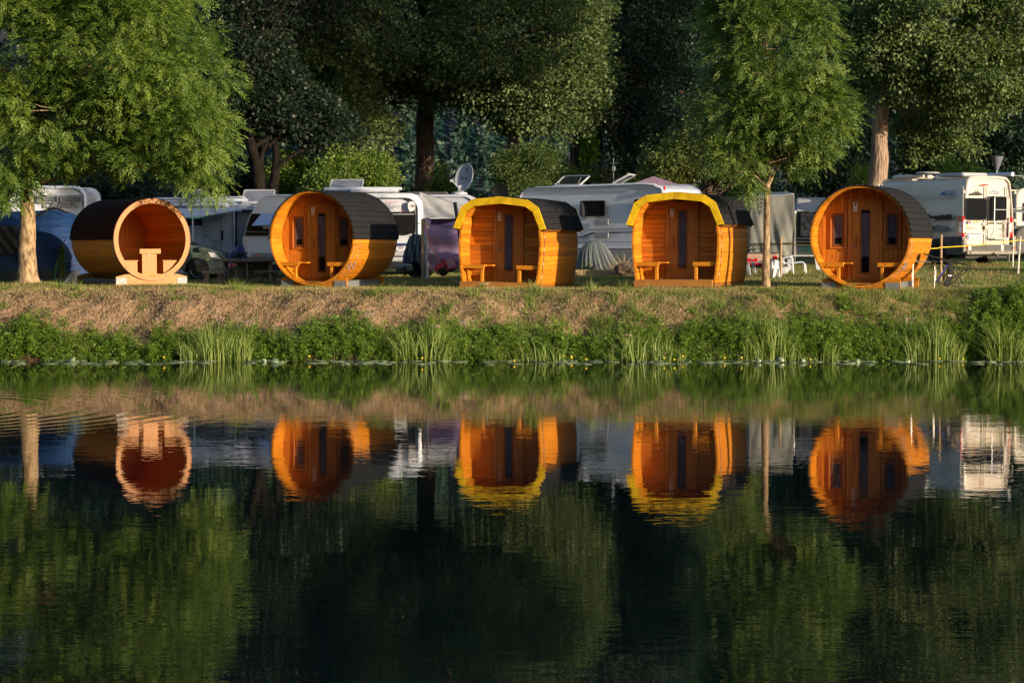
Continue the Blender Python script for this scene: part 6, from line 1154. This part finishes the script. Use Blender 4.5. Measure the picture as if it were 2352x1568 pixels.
mb=MB(); e0=awf(1,1); mb.tube([awf(0,1),awf(.5,1),e0],.03,6); mb.lathe([(.002,-.05),(.06,-.05),(.06,.05),(.002,.05)],10,(e0[0],e0[1],e0[2]),'x'); mb.build('awning_rail',M['white'],root)
t_=HP(425,450,yA); mb=MB(); mb.bar((t_[0],yA,0),(t_[0]-.03,yA,t_[1]),.022,8); mb.lathe([(.01,t_[1]-.04),(.04,t_[1]-.02),(.04,t_[1]+.03),(.01,t_[1]+.04)],8,(t_[0]-.03,yA,0)); mb.build('awning_leg',M['white'],root)
a,b=HP(330,490),HP(545,695); plate(root,'window',M['dglass'],a[0],b[0],lerp(b[1],a[1],.45),a[1],0,.02,.02,frame=(M['ink'],.012)); plate(root,'window_blind',M['white'],a[0],b[0],b[1],lerp(b[1],a[1],.43),0,.02,.01)
a,b=HP(835,450),HP(1030,1080); mb=MB(); mb.loop(rrect(a[0],b[0],b[1],a[1],[.04]*4,3),rrect(a[0]+.02,b[0]-.02,b[1]+.02,a[1]-.02,[.03]*4,3),-.006,.001); mb.build('side_door',M['lgrey'],root); c=HP(858,750); mb=MB(); mb.box(c[0]-.03,c[0]+.03,-.04,0,c[1]-.15,c[1]+.15,.5,.015); mb.build('door_handle',M['ink'],root,0)
for (xa_,ya_,xb_,yb_) in ((695,480,805,535),(700,815,818,880),(700,882,818,948)): a,b=HP(xa_,ya_),HP(xb_,yb_); plate(root,'vent',M['lgrey'],a[0],b[0],b[1],a[1],0,.012,.01)
q=[HP(x,y) for x,y in ((545,815),(600,790),(570,740),(600,720),(650,745),(672,800),(620,790))]; mb=MB(); mb.prism(q,-.004,-.001,.5); mb.build('swoosh_graphic',M['lgrey'],root,0); q=[HP(x,y) for x,y in ((595,695),(615,690),(630,672),(620,695),(600,702))]; mb=MB(); mb.prism(q,-.004,-.001,.5); mb.build('bird_graphic',M['ink'],root,0)
a=HP(110,303); text('Pilote','lettering',M['ink'],root,.27,(a[0]+.16,-.008,a[1]),ext=.002,bold=.006)
for i,(ya_,yb_) in enumerate(((215,238),(250,262))): mb=MB(); mb.tube([(x0,.1+i*.5,HP(400,ya_)[1]+.02),(HP(1180,ya_)[0],.1+i*.5,HP(400,ya_)[1]+.06)],.04,6); mb.build('roof_rail',M['white'],root)
hatch(root,HP(300,200)[0],1.0,zt3,.7,.5,55,M['skyl']); hatch(root,HP(1270,250)[0],1.0,HP(1270,286)[1]+.02,.95,.66,55,M['skyl']); mb=MB(); mb.box(HP(850,200)[0]-.1,HP(1050,200)[0]+.1,.8,1.5,zt3,zt3+.12,.5,.04); mb.build('roof_box',M['white'],root,0)
for x_ in (x0-.4,x1-.6): wheel(root,x_,.15,.33,.2,'y')
# ---- car
f=Fr(517,59.3,0); HC=lambda x,y,d=0:f.hit(K('p',x,y),d); root=f.empty('station_wagon','grey green family car nose right beside the open barrel','car')
xf=HC(895,1100)[0]; zr=1.55; roofz=1.52
pr=[(xf-4.45,.32),(xf-4.5,.7),(xf-4.42,1.0),(xf-4.05,1.42),(xf-3.6,roofz),(xf-2.2,roofz),(xf-1.75,1.44),(xf-1.62,1.38),(xf-.98,1.02),(xf-.55,.95),(xf-.12,.80),(xf,.66),(xf+.02,.42),(xf-.05,.25),(xf-.4,.22)]
pr+= [(xf-.42,.30)]+[(xf-.78+.36*math.cos(t),.32+.36*math.sin(t)) for t in np.linspace(R(5),R(175),10)]+[(xf-1.16,.24),(xf-3.2,.24)]+[(xf-3.55+.36*math.cos(t),.32+.36*math.sin(t)) for t in np.linspace(R(5),R(175),10)]+[(xf-3.95,.28)]
def carshell(mb,pts,y0,y1):
    n=len(pts); secs=[(y0+.0,.0),(y0+.02,0)]; 
    def wy(z,y): # tumblehome above the waist
        k=max(0,z-.95)*.28; return y+(k if y<(y0+y1)/2 else -k)
    vs=[];fs=[]; ys=[y0,y0+.04,y1-.04,y1]; sh=[.03,0,0,.03]
    for y,s in zip(ys,sh):
        for x,z in pts: vs.append((x+(s if x<xf-2 else -s),wy(z,y),z-(s*.5 if z>.5 else 0)))
    for r in range(3):
        for i in range(n): fs.append((r*n+i,r*n+(i+1)%n,(r+1)*n+(i+1)%n,(r+1)*n+i))
    fs.append(tuple(range(n))); fs.append(tuple(3*n+i for i in range(n-1,-1,-1))); mb.add(vs,fs,.5)
mb=MB(); carshell(mb,pr,0,1.75); mb.build('body',M['carp'],root,30)
def gl(pts,name='side_window'):
    mb=MB(); q=[(x,-.012+max(0,z-.95)*.28,z) for x,z in pts]; mb.add(q+[(x,y+.02,z) for x,y,z in q],[tuple(range(len(q)))]+[(i,(i+1)%len(q),len(q)+(i+1)%len(q),len(q)+i) for i in range(len(q))],.5); return mb.build(name,M['dglass'],root,0)
gl([(xf-1.28,1.0),(xf-1.75,1.36),(xf-2.25,1.44),(xf-2.3,.99)]); gl([(xf-2.38,.99),(xf-2.33,1.44),(xf-3.3,1.44),(xf-3.35,1.0)]); gl([(xf-3.42,1.0),(xf-3.38,1.42),(xf-3.75,1.38),(xf-4.05,1.02)])
mb=MB(); mb.add([(xf-.98,.12,1.035),(xf-.98,1.63,1.035),(xf-1.64,1.5,1.40),(xf-1.64,.25,1.40)],[(0,1,2,3)],.5); solid(mb.build('windscreen',M['dglass'],root,0),.02,1)
mb=MB(); mb.bar((xf-1.0,.0,1.02),(xf-1.7,.10,1.41),.02); mb.build('windscreen_pillar',M['lgrey'],root); c=HC(540,955); mb=MB(); mb.box(c[0]-.07,c[0]+.09,-.17,-.03,c[1]-.07,c[1]+.07,.5,.03); mb.build('door_mirror',M['dgrey'],root,0)
mb=MB(); mb.box(xf-3.15,xf-1.2,-.012,.01,.60,.64,.5); mb.build('door_moulding',M['black'],root,0); mb=MB(); mb.box(xf-3.15,xf-1.2,-.02,.05,.20,.30,.5,.01); mb.build('sill',M['lgrey'],root,0)
for xx_ in (xf-1.22,xf-2.32): mb=MB(); mb.box(xx_-.004,xx_+.004,-.003,.002,.32,.98,.5); mb.build('door_seam',M['ink'],root,0)
for xx_ in (xf-1.45,xf-2.5): mb=MB(); mb.box(xx_-.30,xx_-.12,-.03,0,.86,.90,.5,.008); mb.build('door_handle',M['carp'],root,0)
mb=MB(); mb.add([(xf-.10,-.004,.62),(xf-.30,-.004,.80),(xf-.48,-.004,.82),(xf-.4,-.004,.68)],[(0,1,2,3)],.5); solid(mb.build('headlight',M['clear'],root,0),.01); c=HC(640,1112); mb=MB(); mb.box(c[0]-.02,c[0]+.02,-.01,0,c[1]-.02,c[1]+.02,.5); mb.build('side_indicator',M['sticker_y'],root,0)
for x_ in (xf-.78,xf-3.55):
    for y_ in (.09,1.66): wheel(root,x_,y_,.31,.2,'y',.66,7)
# ---- concrete picnic set
f=Fr(557,56.0,0); HQ=lambda x,y,d=0:f.hit(K('p',x,y),d); root=f.empty('picnic_table','heavy weathered concrete picnic table left of barrel 1','picnic table'); a=HQ(745,1102); b=HQ(1600,1145)
mb=MB(); mb.box(a[0],b[0]+.25,0,.85,b[1],a[1],.5,.012); mb.build('table_top',M['conc'],root,0)
for (xa_,xb_) in ((858,888),(1195,1225),(1530,1556)):
    c,d=HQ(xa_,1200),HQ(xb_,1200); mb=MB(); mb.box(c[0],d[0],.12,.72,0,b[1],.5,.01); mb.build('leg',M['conc'],root,0)
mb=MB(); mb.box(HQ(1226,1200)[0],HQ(1530,1200)[0],.40,.46,.12,b[1]-.02,.5); mb.box(HQ(889,1200)[0],HQ(1194,1200)[0],.40,.46,.12,b[1]-.02,.5); mb.build('middle_slab',M['conc'],root,0)
for i,(xa_,ya_,xb_,yb_,l) in enumerate(((540,1280,888,1328,'short concrete bench left of the picnic table'),(1335,1280,1700,1325,'concrete bench under the right end of the picnic table'))):
    f=Fr(517 if i==0 else 640,55.2,0); a,b=f.hit(K('p',xa_,ya_)),f.hit(K('p',xb_,yb_)); root=f.empty('concrete_bench',l,'bench','concrete benches of the picnic table'); mb=MB(); mb.box(a[0],b[0],0,.36,b[1],a[1],.5,.01); mb.build('seat',M['conc'],root,0)
    for s in (.22,.78): x_=lerp(a[0],b[0],s); mb=MB(); mb.box(x_-.06,x_+.06,.05,.31,0,b[1],.5); mb.build('leg',M['conc'],root,0)
# covered grill on the table, kettle grill below
f=Fr(557,56.3,0); c0=f.hit(K('p',1050,1098)); x0,x1=f.hit(K('p',910,1098))[0],f.hit(K('p',1180,1098))[0]; zt4=f.hit(K('p',1120,890))[1]; zb4=c0[1]
root=f.empty('covered_camp_stove','dark blue cloth cover heaped on the concrete picnic table','cloth cover')
def cv(a,b): 
    x=lerp(x0,x1,a); hp=np.interp(a,[0,.3,.55,.72,.9,1],[.12,.55,.9,1.,.9,.25]); return (x,.12+.5*b+.03*math.sin(a*20),zb4+(zt4-zb4)*hp*math.sin(math.pi*min(max(b,.0),1.))**.5+.01)
mb=MB(); mb.grid(cv,24,14); mb.build('cover',M['bluec'],root); mb=MB()
for k in range(16): c=f.hit(K('p',random.uniform(1040,1210),random.uniform(1010,1075))); mb.bar((c[0],.08,c[1]),(c[0]+random.uniform(-.08,.08),.06,c[1]+random.uniform(-.06,.06)),.02,5)
mb.build('metal_fitting',M['black'],root)
f=Fr(556,55.0,0); HK=lambda x,y:f.hit(K('p',x,y)); c=HK(1008,1200); zt5=HK(1008,1162)[1]; zb5=HK(1008,1225)[1]; root=f.empty('kettle_grill','small kettle grill with red lid under the picnic table edge','grill'); r_=(HK(1072,1190)[0]-HK(944,1190)[0])/2
mb=MB(); mb.lathe([(.002,zt5),(r_*.7,zt5-.01),(r_*.98,zt5-.05),(r_*1.02,zt5-.09)],20,(c[0],0,0)); mb.build('lid',M['redp'],root); mb=MB(); mb.lathe([(r_*1.0,zt5-.092),(r_*1.0,zt5-.12),(r_*.8,zb5+.02),(r_*.4,zb5-.02),(.002,zb5-.03)],20,(c[0],0,0)); mb.build('bowl',M['steel'],root); mb=MB(); mb.lathe([(r_*1.55,zb5-.03),(r_*1.6,zb5-.045),(.01,zb5-.05)],20,(c[0],0,0)); mb.build('tray',M['black'],root)
for k in range(3): t_=R(90+120*k+20); mb=MB(); mb.bar((c[0]+math.cos(t_)*r_*.7,math.sin(t_)*r_*.7,zb5-.05),(c[0]+math.cos(t_)*r_*1.25,math.sin(t_)*r_*1.25,0),.012); mb.build('leg',M['alu'] if k==2 else M['black'],root)
# ---- caravan left of barrel 1
f=Fr(563,59.5,R(-6)); HA=lambda x,y,d=0:f.hit(K('p',x,y),d); root=f.empty('sloping_caravan','white caravan with dark wraparound window and lifted flap coloured with sky reflection','caravan')
q=[HA(x,y) for x,y in ((1210,1092),(1178,1000),(1155,880),(1152,790),(1185,755),(1235,560),(1290,420),(1370,260),(1440,190),(1530,145),(1640,138))]; zt6=q[-1][1]; pts=[(x,z) for x,z in q]+[(q[0][0]+2.75,zt6-.02),(q[0][0]+2.95,zt6-.2),(q[0][0]+3.0,q[0][1])]
mb=MB(); ext(mb,pts,0,2.2,.05); mb.build('body',M['white'],root)
q=[HA(x,y) for x,y in ((1187,750),(1235,590),(1290,428),(1700,424),(1700,750))]; mb=MB(); mb.prism(q,-.02,-.001,.5); wd=mb.build('window',M['dglass'],root,0); mb=MB(); a=HA(1200,700)[1]; mb.box(HA(1215,700)[0],HA(1700,700)[0],-.026,-.02,a-.006,a+.006,.5); mb.build('window_trim',M['grey'],wd,0)
q=[HA(x,y) for x,y in ((1348,608),(1445,428),(1640,430),(1560,606))]; mb=MB(); mb.add([(q[0][0],-.42,q[0][1]),(q[1][0],-.03,q[1][1]),(q[2][0]+.3,-.03,q[2][1]),(q[3][0]+.4,-.42,q[3][1])],[(0,1,2,3)],.5); solid(mb.build('window_flap',simple('sky_reflection_acrylic',(.25,.33,.55),.3,.6),root,0),.02)  # blue paints in the sky reflected by the flap
a,b=HA(1290,1015),HA(1650,1075); plate(root,'lower_band',M['grey'],a[0],b[0]+.6,b[1],a[1],0,.01,.01); c=HA(1377,1055); mb=MB(); mb.box(c[0]-.05,c[0]+.05,-.03,-.01,c[1]-.03,c[1]+.03,.5,.008); mb.build('side_indicator',M['orange'],root,0); a,b=HA(1460,605),HA(1545,655); plate(root,'lamp_glass',M['cream'],a[0],b[0]+.1,b[1],a[1],-.02,.02,.04)
mb=MB(); qq=[HA(x,y) for x,y in ((1290,420),(1240,560),(1190,750),(1195,830),(1270,1080))]; mb.tube([(x,-.012,z) for x,z in qq],.012,5); mb.build('edge_trim',M['cream'],root); wheel(root,q[0][0]+2.2,.15,.32,.2,'y'); mb=MB(); mb.box(q[0][0]+.1,q[0][0]+2.8,.1,2.1,.25,.42,.5); mb.build('chassis',M['black'],root,0)
x_=f.hit(K(2,1040,160))[0]; hatch(root,x_,1.0,zt6+.0,.95,.6,50,M['skyl']); mb=MB(); x_=f.hit(K(2,720,185))[0]; mb.lathe([(.32,zt6),(.30,zt6+.08),(.01,zt6+.12)],14,(x_,1.,0)); mb.build('roof_dome',M['lgrey'],root)
# ---- caravan right of barrel 1
f=Fr(878,59.8,R(-4)); HH=lambda x,y,d=0:f.hit(K('q',x,y),d); root=f.empty('rear_facing_caravan','white caravan rear with wide dark window right of barrel 1','caravan'); xr,_=HH(540,470); zt7=HH(200,130)[1]; xl=xr-2.3
prof=rrect(xl,xr,.42,zt7,[.08,.08,.42,.42]); mb=MB(); ext(mb,prof,0,5.5,.14); mb.build('body',M['white'],root)
mb=MB(); mb.box(xl+.2,xr-.75,.0,.5,zt7+.02,zt7+.12,.5,.03); mb.box(xl-.6,xr-.62,.1,.2,zt7+.08,zt7+.17,.5,.02); mb.build('awning_case',M['white'],root,0)
a,b=HH(-400,455),HH(412,795); plate(root,'window',M['dglass'],a[0],b[0],b[1],a[1],0,.03,.07,frame=(M['black'],.02)); a,b=HH(-380,472),HH(400,492); plate(root,'window_blind',M['grey'],a[0],b[0],b[1],a[1],-.03,.004,.01)
a=HH(45,350); text('Hobby','lettering',M['greyink'],root,.15,(a[0],-.006,a[1]),ext=.001); text('Premium','lettering',M['red'],root,.10,(a[0]-.05,-.006,a[1]+.12),ext=.001,shear=.3); a=HH(362,350); s=plate(root,'round_sticker',M['signw'],a[0]-.11,a[0]+.11,a[1]-.14,a[1]+.14,-.0,.004,.10,frame=(M['greyink'],.006)); text('100','number',M['ink'],s,.13,(a[0],-.0065,a[1]),ext=.001,sx=.8,bold=.002)
a,b=HH(155,422),HH(243,430); plate(root,'brake_light',M['taill'],a[0],b[0],b[1],a[1],0,.012,.005); a,b=HH(495,405),HH(515,418); plate(root,'marker_lamp',M['taill'],a[0],b[0],b[1],a[1],0,.012,.005)
c=HH(420,300)[0]; mb=MB(); mb.box(c-.006,c+.006,-.004,-.001,.9,zt7-.35,.5); mb.build('panel_seam',M['lgrey'],root,0)
a,b=HH(-100,962),HH(300,1005); plate(root,'dark_band',M['navy'],a[0],b[0],b[1],a[1],0,.008,.01); a,b=HH(20,1015),HH(245,1072); pl=plate(root,'number_plate',M['signw'],a[0],b[0],b[1],a[1],-.01,.01,.01); text('SU WP','plate_number',M['ink'],pl,.12,((a[0]+b[0])/2,-.024,(a[1]+b[1])/2),ext=.001)
mb=MB(); z_=HH(200,1085)[1]; mb.box(xl+.05,xr-.05,-.10,.02,HH(200,1175)[1],z_,.5,.03); mb.build('rear_bumper',M['lgrey'],root,0); mb=MB(); mb.box(xl+.2,xr-.2,.1,5.,.2,.44,.5); mb.build('chassis',M['black'],root,0)
for x_ in (xl+.2,xr-.2): wheel(root,x_,2.6,.32,.18,'x')
# ---- awning cloth, windbreak, posts, cart, cover, canister
f=Fr(1010,60.6,R(-4)); HW=lambda x,y,d=0:f.hit(K('q',x,y),d); root=f.empty('side_awning','pale sloping awning cloth between the rear facing caravan and pod 2','awning')
def aw(a,b):
    t1=[HW(400,95),HW(560,150),HW(800,215),HW(1060,300),HW(1300,380)]; b1=[HW(540,545),HW(700,548),HW(880,548),HW(1090,552),HW(1300,556)]
    i=min(int(a*4),3); u_=a*4-i; T=(lerp(t1[i][0],t1[i+1][0],u_),lerp(t1[i][1],t1[i+1][1],u_)); B_=(lerp(b1[i][0],b1[i+1][0],u_),lerp(b1[i][1],b1[i+1][1],u_)); return (lerp(B_[0],T[0],b),lerp(-.6,1.2,b)+.05*math.sin(a*11+b*8),lerp(B_[1],T[1],b)-.08*math.sin(b*math.pi)+.03*math.sin(a*17+b*9)*math.sin(b*math.pi))
mb=MB(); mb.grid(aw,40,20); solid(mb.build('canopy',M['canvasl'],root),.012); a,b=HW(540,555),HW(1200,650); mb=MB(); mb.box(a[0],b[0],.2,.22,b[1]-1.0,a[1]+.0,.5); mb.build('inner_wall',M['indigo'],root,0)
for x_,y_ in ((HW(560,540)[0],-.55),(HW(1200,540)[0],-.55)): mb=MB(); mb.bar((x_,y_,0),(x_,y_,HW(560,550,y_)[1]),.02); mb.build('pole',M['alu'],root)
f=Fr(1010,57.2,R(-3)); HW=lambda x,y,d=0:f.hit(K('q',x,y),d); root=f.empty('windbreak','purple cloth windbreak stretched between post and pod 2','windbreak'); a,b=HW(612,650),HW(1200,1395)
mb=MB(); mb.grid(lambda p_,q_:(lerp(a[0],b[0],p_),.04*math.sin(q_*14+p_*2)+.05*math.sin(p_*5),lerp(b[1],a[1]-.02*math.sin(p_*math.pi),q_)),40,24); solid(mb.build('cloth',M['purple'],root),.008)
for x_ in (a[0]+.02,b[0]): mb=MB(); mb.bar((x_,.03,0),(x_,.03,a[1]+.05),.018); mb.build('pole',M['alu'],root)
c,d=HW(625,580),HW(673,648); mb=MB(); mb.box(c[0],d[0],-.03,-.01,d[1],c[1],.5); mb.build('pink_tag',M['pinkt'],root,0)
f=Fr(978,56.6,0); HW=lambda x,y,d=0:f.hit(K('q',x,y),d); a,b=HW(512,555),HW(562,555); o=MB().box(a[0],b[0],0,.10,-.05,a[1],.5,.006).build('wooden_post',M['post'],None,0); o.location=f.O; tag(o,label='square wooden post left of the purple windbreak',cat='post')
a,b=HW(575,560),HW(618,560); root=f.empty('supply_post','grey metal supply post with orange cord beside the wooden post','utility post'); root.location+=Vector((0,.15,0)); mb=MB(); mb.box(a[0],b[0],0,.08,-.05,a[1],.5,.004); mb.build('post',M['lgrey'],root,0); mb=MB(); mb.lathe([(.01,a[1]),(.035,a[1]+.01),(.04,a[1]+.04),(.01,a[1]+.07)],10,(b[0]-.02,.03,0)); mb.build('knob',M['signw'],root); mb=MB(); mb.box(a[0]-.2,a[0]+.02,-.02,0,HW(500,640)[1],HW(500,625)[1],.5); mb.build('clamp',M['dgrey'],root,0)
mb=MB(); pp=[HW(x,y) for x,y in ((578,610),(590,690),(625,820),(680,970),(745,1120),(800,1225),(830,1275))]; mb.tube([(x,-.1-.02*i,z) for i,(x,z) in enumerate(pp)],.014,6); o=mb.build('extension_cord',M['orange'],None); o.location=f.O; tag(o,label='orange cord hanging from the metal post down to the red cart',cat='cord')
# cart
f=Fr(1022,56.0,0); HW=lambda x,y,d=0:f.hit(K('q',x,y),d); root=f.empty('folding_cart','small red folding crate cart tipped on its wheels by the windbreak','cart')
def face(name,pts,mat,y0,y1): mb=MB(); mb.prism([HW(*p) for p in pts],y0,y1,.5); return mb.build(name,mat,root,0)
face('crate',[(725,1355),(905,1225),(965,1395),(860,1440),(780,1480)],M['crate'],0,.36); face('crate_end',[(905,1225),(1045,1182),(1090,1335),(965,1395)],M['crate'],.01,.30); face('lid',[(922,1232),(1040,1195),(1080,1330),(972,1378)],M['pinkp'],-.012,.005)
mb=MB(); 
for k in range(5): p1=HW(940+24*k,1228-7*k); p2=HW(985+24*k,1372-10*k); mb.tube([(p1[0],-.016,p1[1]),(p2[0],-.016,p2[1])],.006,4)
mb.build('lid_rib',M['crate'],root); face('base_grid',[(940,1402),(1085,1338),(1088,1350),(945,1422)],M['redp'],-.01,.3)
c=HW(880,1432); 
for y_ in (-.07,.40):
    mb=MB(); mb.lathe([(.045,-.02),(.105,-.022),(.12,0),(.105,.022),(.045,.02)],20,(c[0],y_,c[1]),'y'); w_=mb.build('wheel',M['rubber'],root); mb=MB(); 
    for k in range(5): t_=k*1.257; mb.bar((c[0],y_-.01,c[1]),(c[0]+.09*math.cos(t_),y_-.01,c[1]+.09*math.sin(t_)),.01,4)
    mb.build('spoke',M['crate'],w_)
mb=MB(); pp=[HW(x,y) for x,y in ((740,1340),(745,1270),(630,1240),(540,1310),(490,1350))]; mb.tube([(x,.1,z) for x,z in pp],.012,6); mb.build('handle',M['steel'],root)
c=HW(912,1330); mb=MB(); mb.lathe([(.03,-.004),(.032,0)],10,(c[0],-.002,c[1]),'y'); c=HW(805,1398); mb.lathe([(.03,-.004),(.032,0)],10,(c[0],-.002,c[1]),'y'); mb.build('round_catch',M['rubber'],root)
# tarp covered heap
f=Fr(945,57.8,0); HW=lambda x,y,d=0:f.hit(K('q',x,y),d); root=f.empty('tarpaulin_heap','blue grey tarpaulin draped over a bicycle beside the wooden post','tarpaulin')
oz=[HW(x,y) for x,y in ((205,1180),(225,1100),(270,960),(315,850),(370,815),(460,812),(560,830),(600,900),(620,1100),(640,1300))]; ox=[p[0] for p in oz]; oo=[p[1] for p in oz]; 
def tp(a,b):
    x=lerp(ox[0],ox[-1],a); zt8=np.interp(x,ox,oo); zb8=np.interp(a,[0,.15,.4,.7,1],[HW(230,1285)[1],HW(240,1290)[1],HW(330,1280)[1],HW(520,1310)[1],HW(520,1330)[1]]); return (x,.35-.45*math.sin(b*math.pi/2+1.57)**1 if False else .3*b-.08*math.sin(a*23+b*4)*(1-b)-.05*math.sin(a*41-b*6),lerp(zb8,max(zt8,zb8+.02),b**.8))
mb=MB(); mb.grid(tp,50,24); solid(mb.build('tarpaulin',M['tarp'],root),.01); mb=MB(); mb.grid(lambda a,b:(lerp(ox[0],ox[-1],a),.3+.4*b,np.interp(lerp(ox[0],ox[-1],a),ox,oo)*(1-b*.9)),20,6); mb.build('tarpaulin_back',M['tarp'],root)
mb=MB()
for x_ in (HW(420,1300)[0],HW(560,1300)[0]): mb.lathe([(.26,-.02),(.29,-.025),(.29,.025),(.26,.02)],22,(x_,.25,.30),'y')
mb.build('wheel',M['rubber'],root)
f=Fr(926,57.0,0); HW=lambda x,y,d=0:f.hit(K('q',x,y),d); a,b=HW(92,1298),HW(355,1430); r_=(a[1]-b[1])/2; zc=max((a[1]+b[1])/2,r_*.9); root=f.empty('water_canister','grey round plastic canister lying right of barrel 1','canister')
mb=MB(); mb.lathe([(.01,-.02),(r_*.85,0),(r_,.05),(r_,.06),(r_,b[0]-a[0]-.08),(r_*.9,b[0]-a[0]),(.01,b[0]-a[0]+.01)],20,(a[0],.2,zc),'x'); mb.build('tank',M['canister'],root); c=HW(243,1370); mb=MB(); mb.lathe([(.005,-.22),(.05,-.215),(.055,-.16)],14,(c[0],.2,zc+.0),'y'); mb.build('cap',M['black'],root)
mb=MB(); c1=HW(270,1350); mb.tube([(c1[0],.0,zc+.05),(c1[0]+.14,-.0,zc+.05),(c1[0]+.18,.02,zc),(c1[0]+.14,0,zc-.05),(c1[0],.0,zc-.05)],.014,6); mb.build('handle',M['canister'],root)
# motorhome behind with satellite dish
f=Fr(1060,67.5,R(-3)); HW=lambda x,y,d=0:f.hit(K(3,x,y),d); root=f.empty('dish_motorhome','bluish motorhome roof carrying a large satellite dish','motorhome'); x0=HW(-150,365)[0]; x1=HW(470,370)[0]; z_=HW(200,362)[1]
mb=MB(); ext(mb,rrect(x0-2,x1,.5,z_,[.1,.1,.35,.2]),0,2.2,.08); mb.build('body',M['dish'],root); mb=MB(); a=HW(-60,350); mb.box(a[0]-.4,a[0]+.9,.2,1.2,z_,z_+.09,.5,.02); mb.build('solar_panel',M['dgrey'],root,0); wheel(root,x0,.15,.33,.2,'y'); wheel(root,x1-.9,.15,.33,.2,'y')
c=HW(315,350,.8); mb=MB(); mb.lathe([(.28,z_),(.26,z_+.08),(.12,z_+.11),(.01,z_+.11)],18,(c[0],.8,0)); mb.box(c[0]-.05,c[0]+.13,.74,.86,z_+.08,z_+.32,.5,.02); ds=mb.build('dish_mount',M['lgrey'],root)
cc=HW(362,205,.8); mb=MB(); mb.lathe([(.002,.05),(.2,.035),(.35,.012),(.42,-.02),(.425,-.01),(.35,.03),(.2,.055),(.002,.07)],32,(0,0,0),'y',sx=.88,sy=1.1); dd=mb.build('satellite_dish',M['dish'],root,40); dd.location=(cc[0],.75,cc[1]); dd.rotation_euler=(R(-12),R(10),R(-38))
text('Oyster','lettering',M['greyink'],dd,.13,(0,-.0,-.02),ext=.002); mb=MB(); mb.box(-.015,.015,-.005,.0,.2,.32,.5); mb.build('dish_mark',M['ink'],dd,0); dd.children[0].location.y=.02; dd.children[1].location.y=.02
a=HW(250,240,.5); mb=MB(); mb.bar((a[0],.3,a[1]),(c[0]+.02,.72,z_+.2),.014); mb.lathe([(.01,-.05),(.045,-.05),(.045,.05),(.01,.06)],10,(a[0],.3,a[1]),'x'); mb.build('receiver_arm',M['lgrey'],root)
f=Fr(1149,68,0); a=f.hit(K(3,692,335)); root=f.empty('black_satellite_dish','small black round satellite dish left of the long caravan','satellite dish'); mb=MB(); mb.lathe([(.002,.03),(.15,.02),(.26,-.01),(.27,0),(.15,.035),(.002,.045)],24,(0,0,a[1]),'y'); mb.build('dish',M['black'],root); mb=MB(); mb.bar((0,.05,0),(0,.05,a[1]),.02); mb.build('mast',M['alu'],root)
f=Fr(1053,55.8,0); a,b=f.hit(K('q',1070,285)),f.hit(K('q',1105,520)); root=f.empty('rolled_mat','dark grey tube leaning behind the roof edge of pod 2','tube'); mb=MB(); mb.tube([(b[0]+.25,0,0),(b[0],0,b[1]),(a[0],0,a[1])],.05,12); mb.build('tube',M['dgrey'],root)
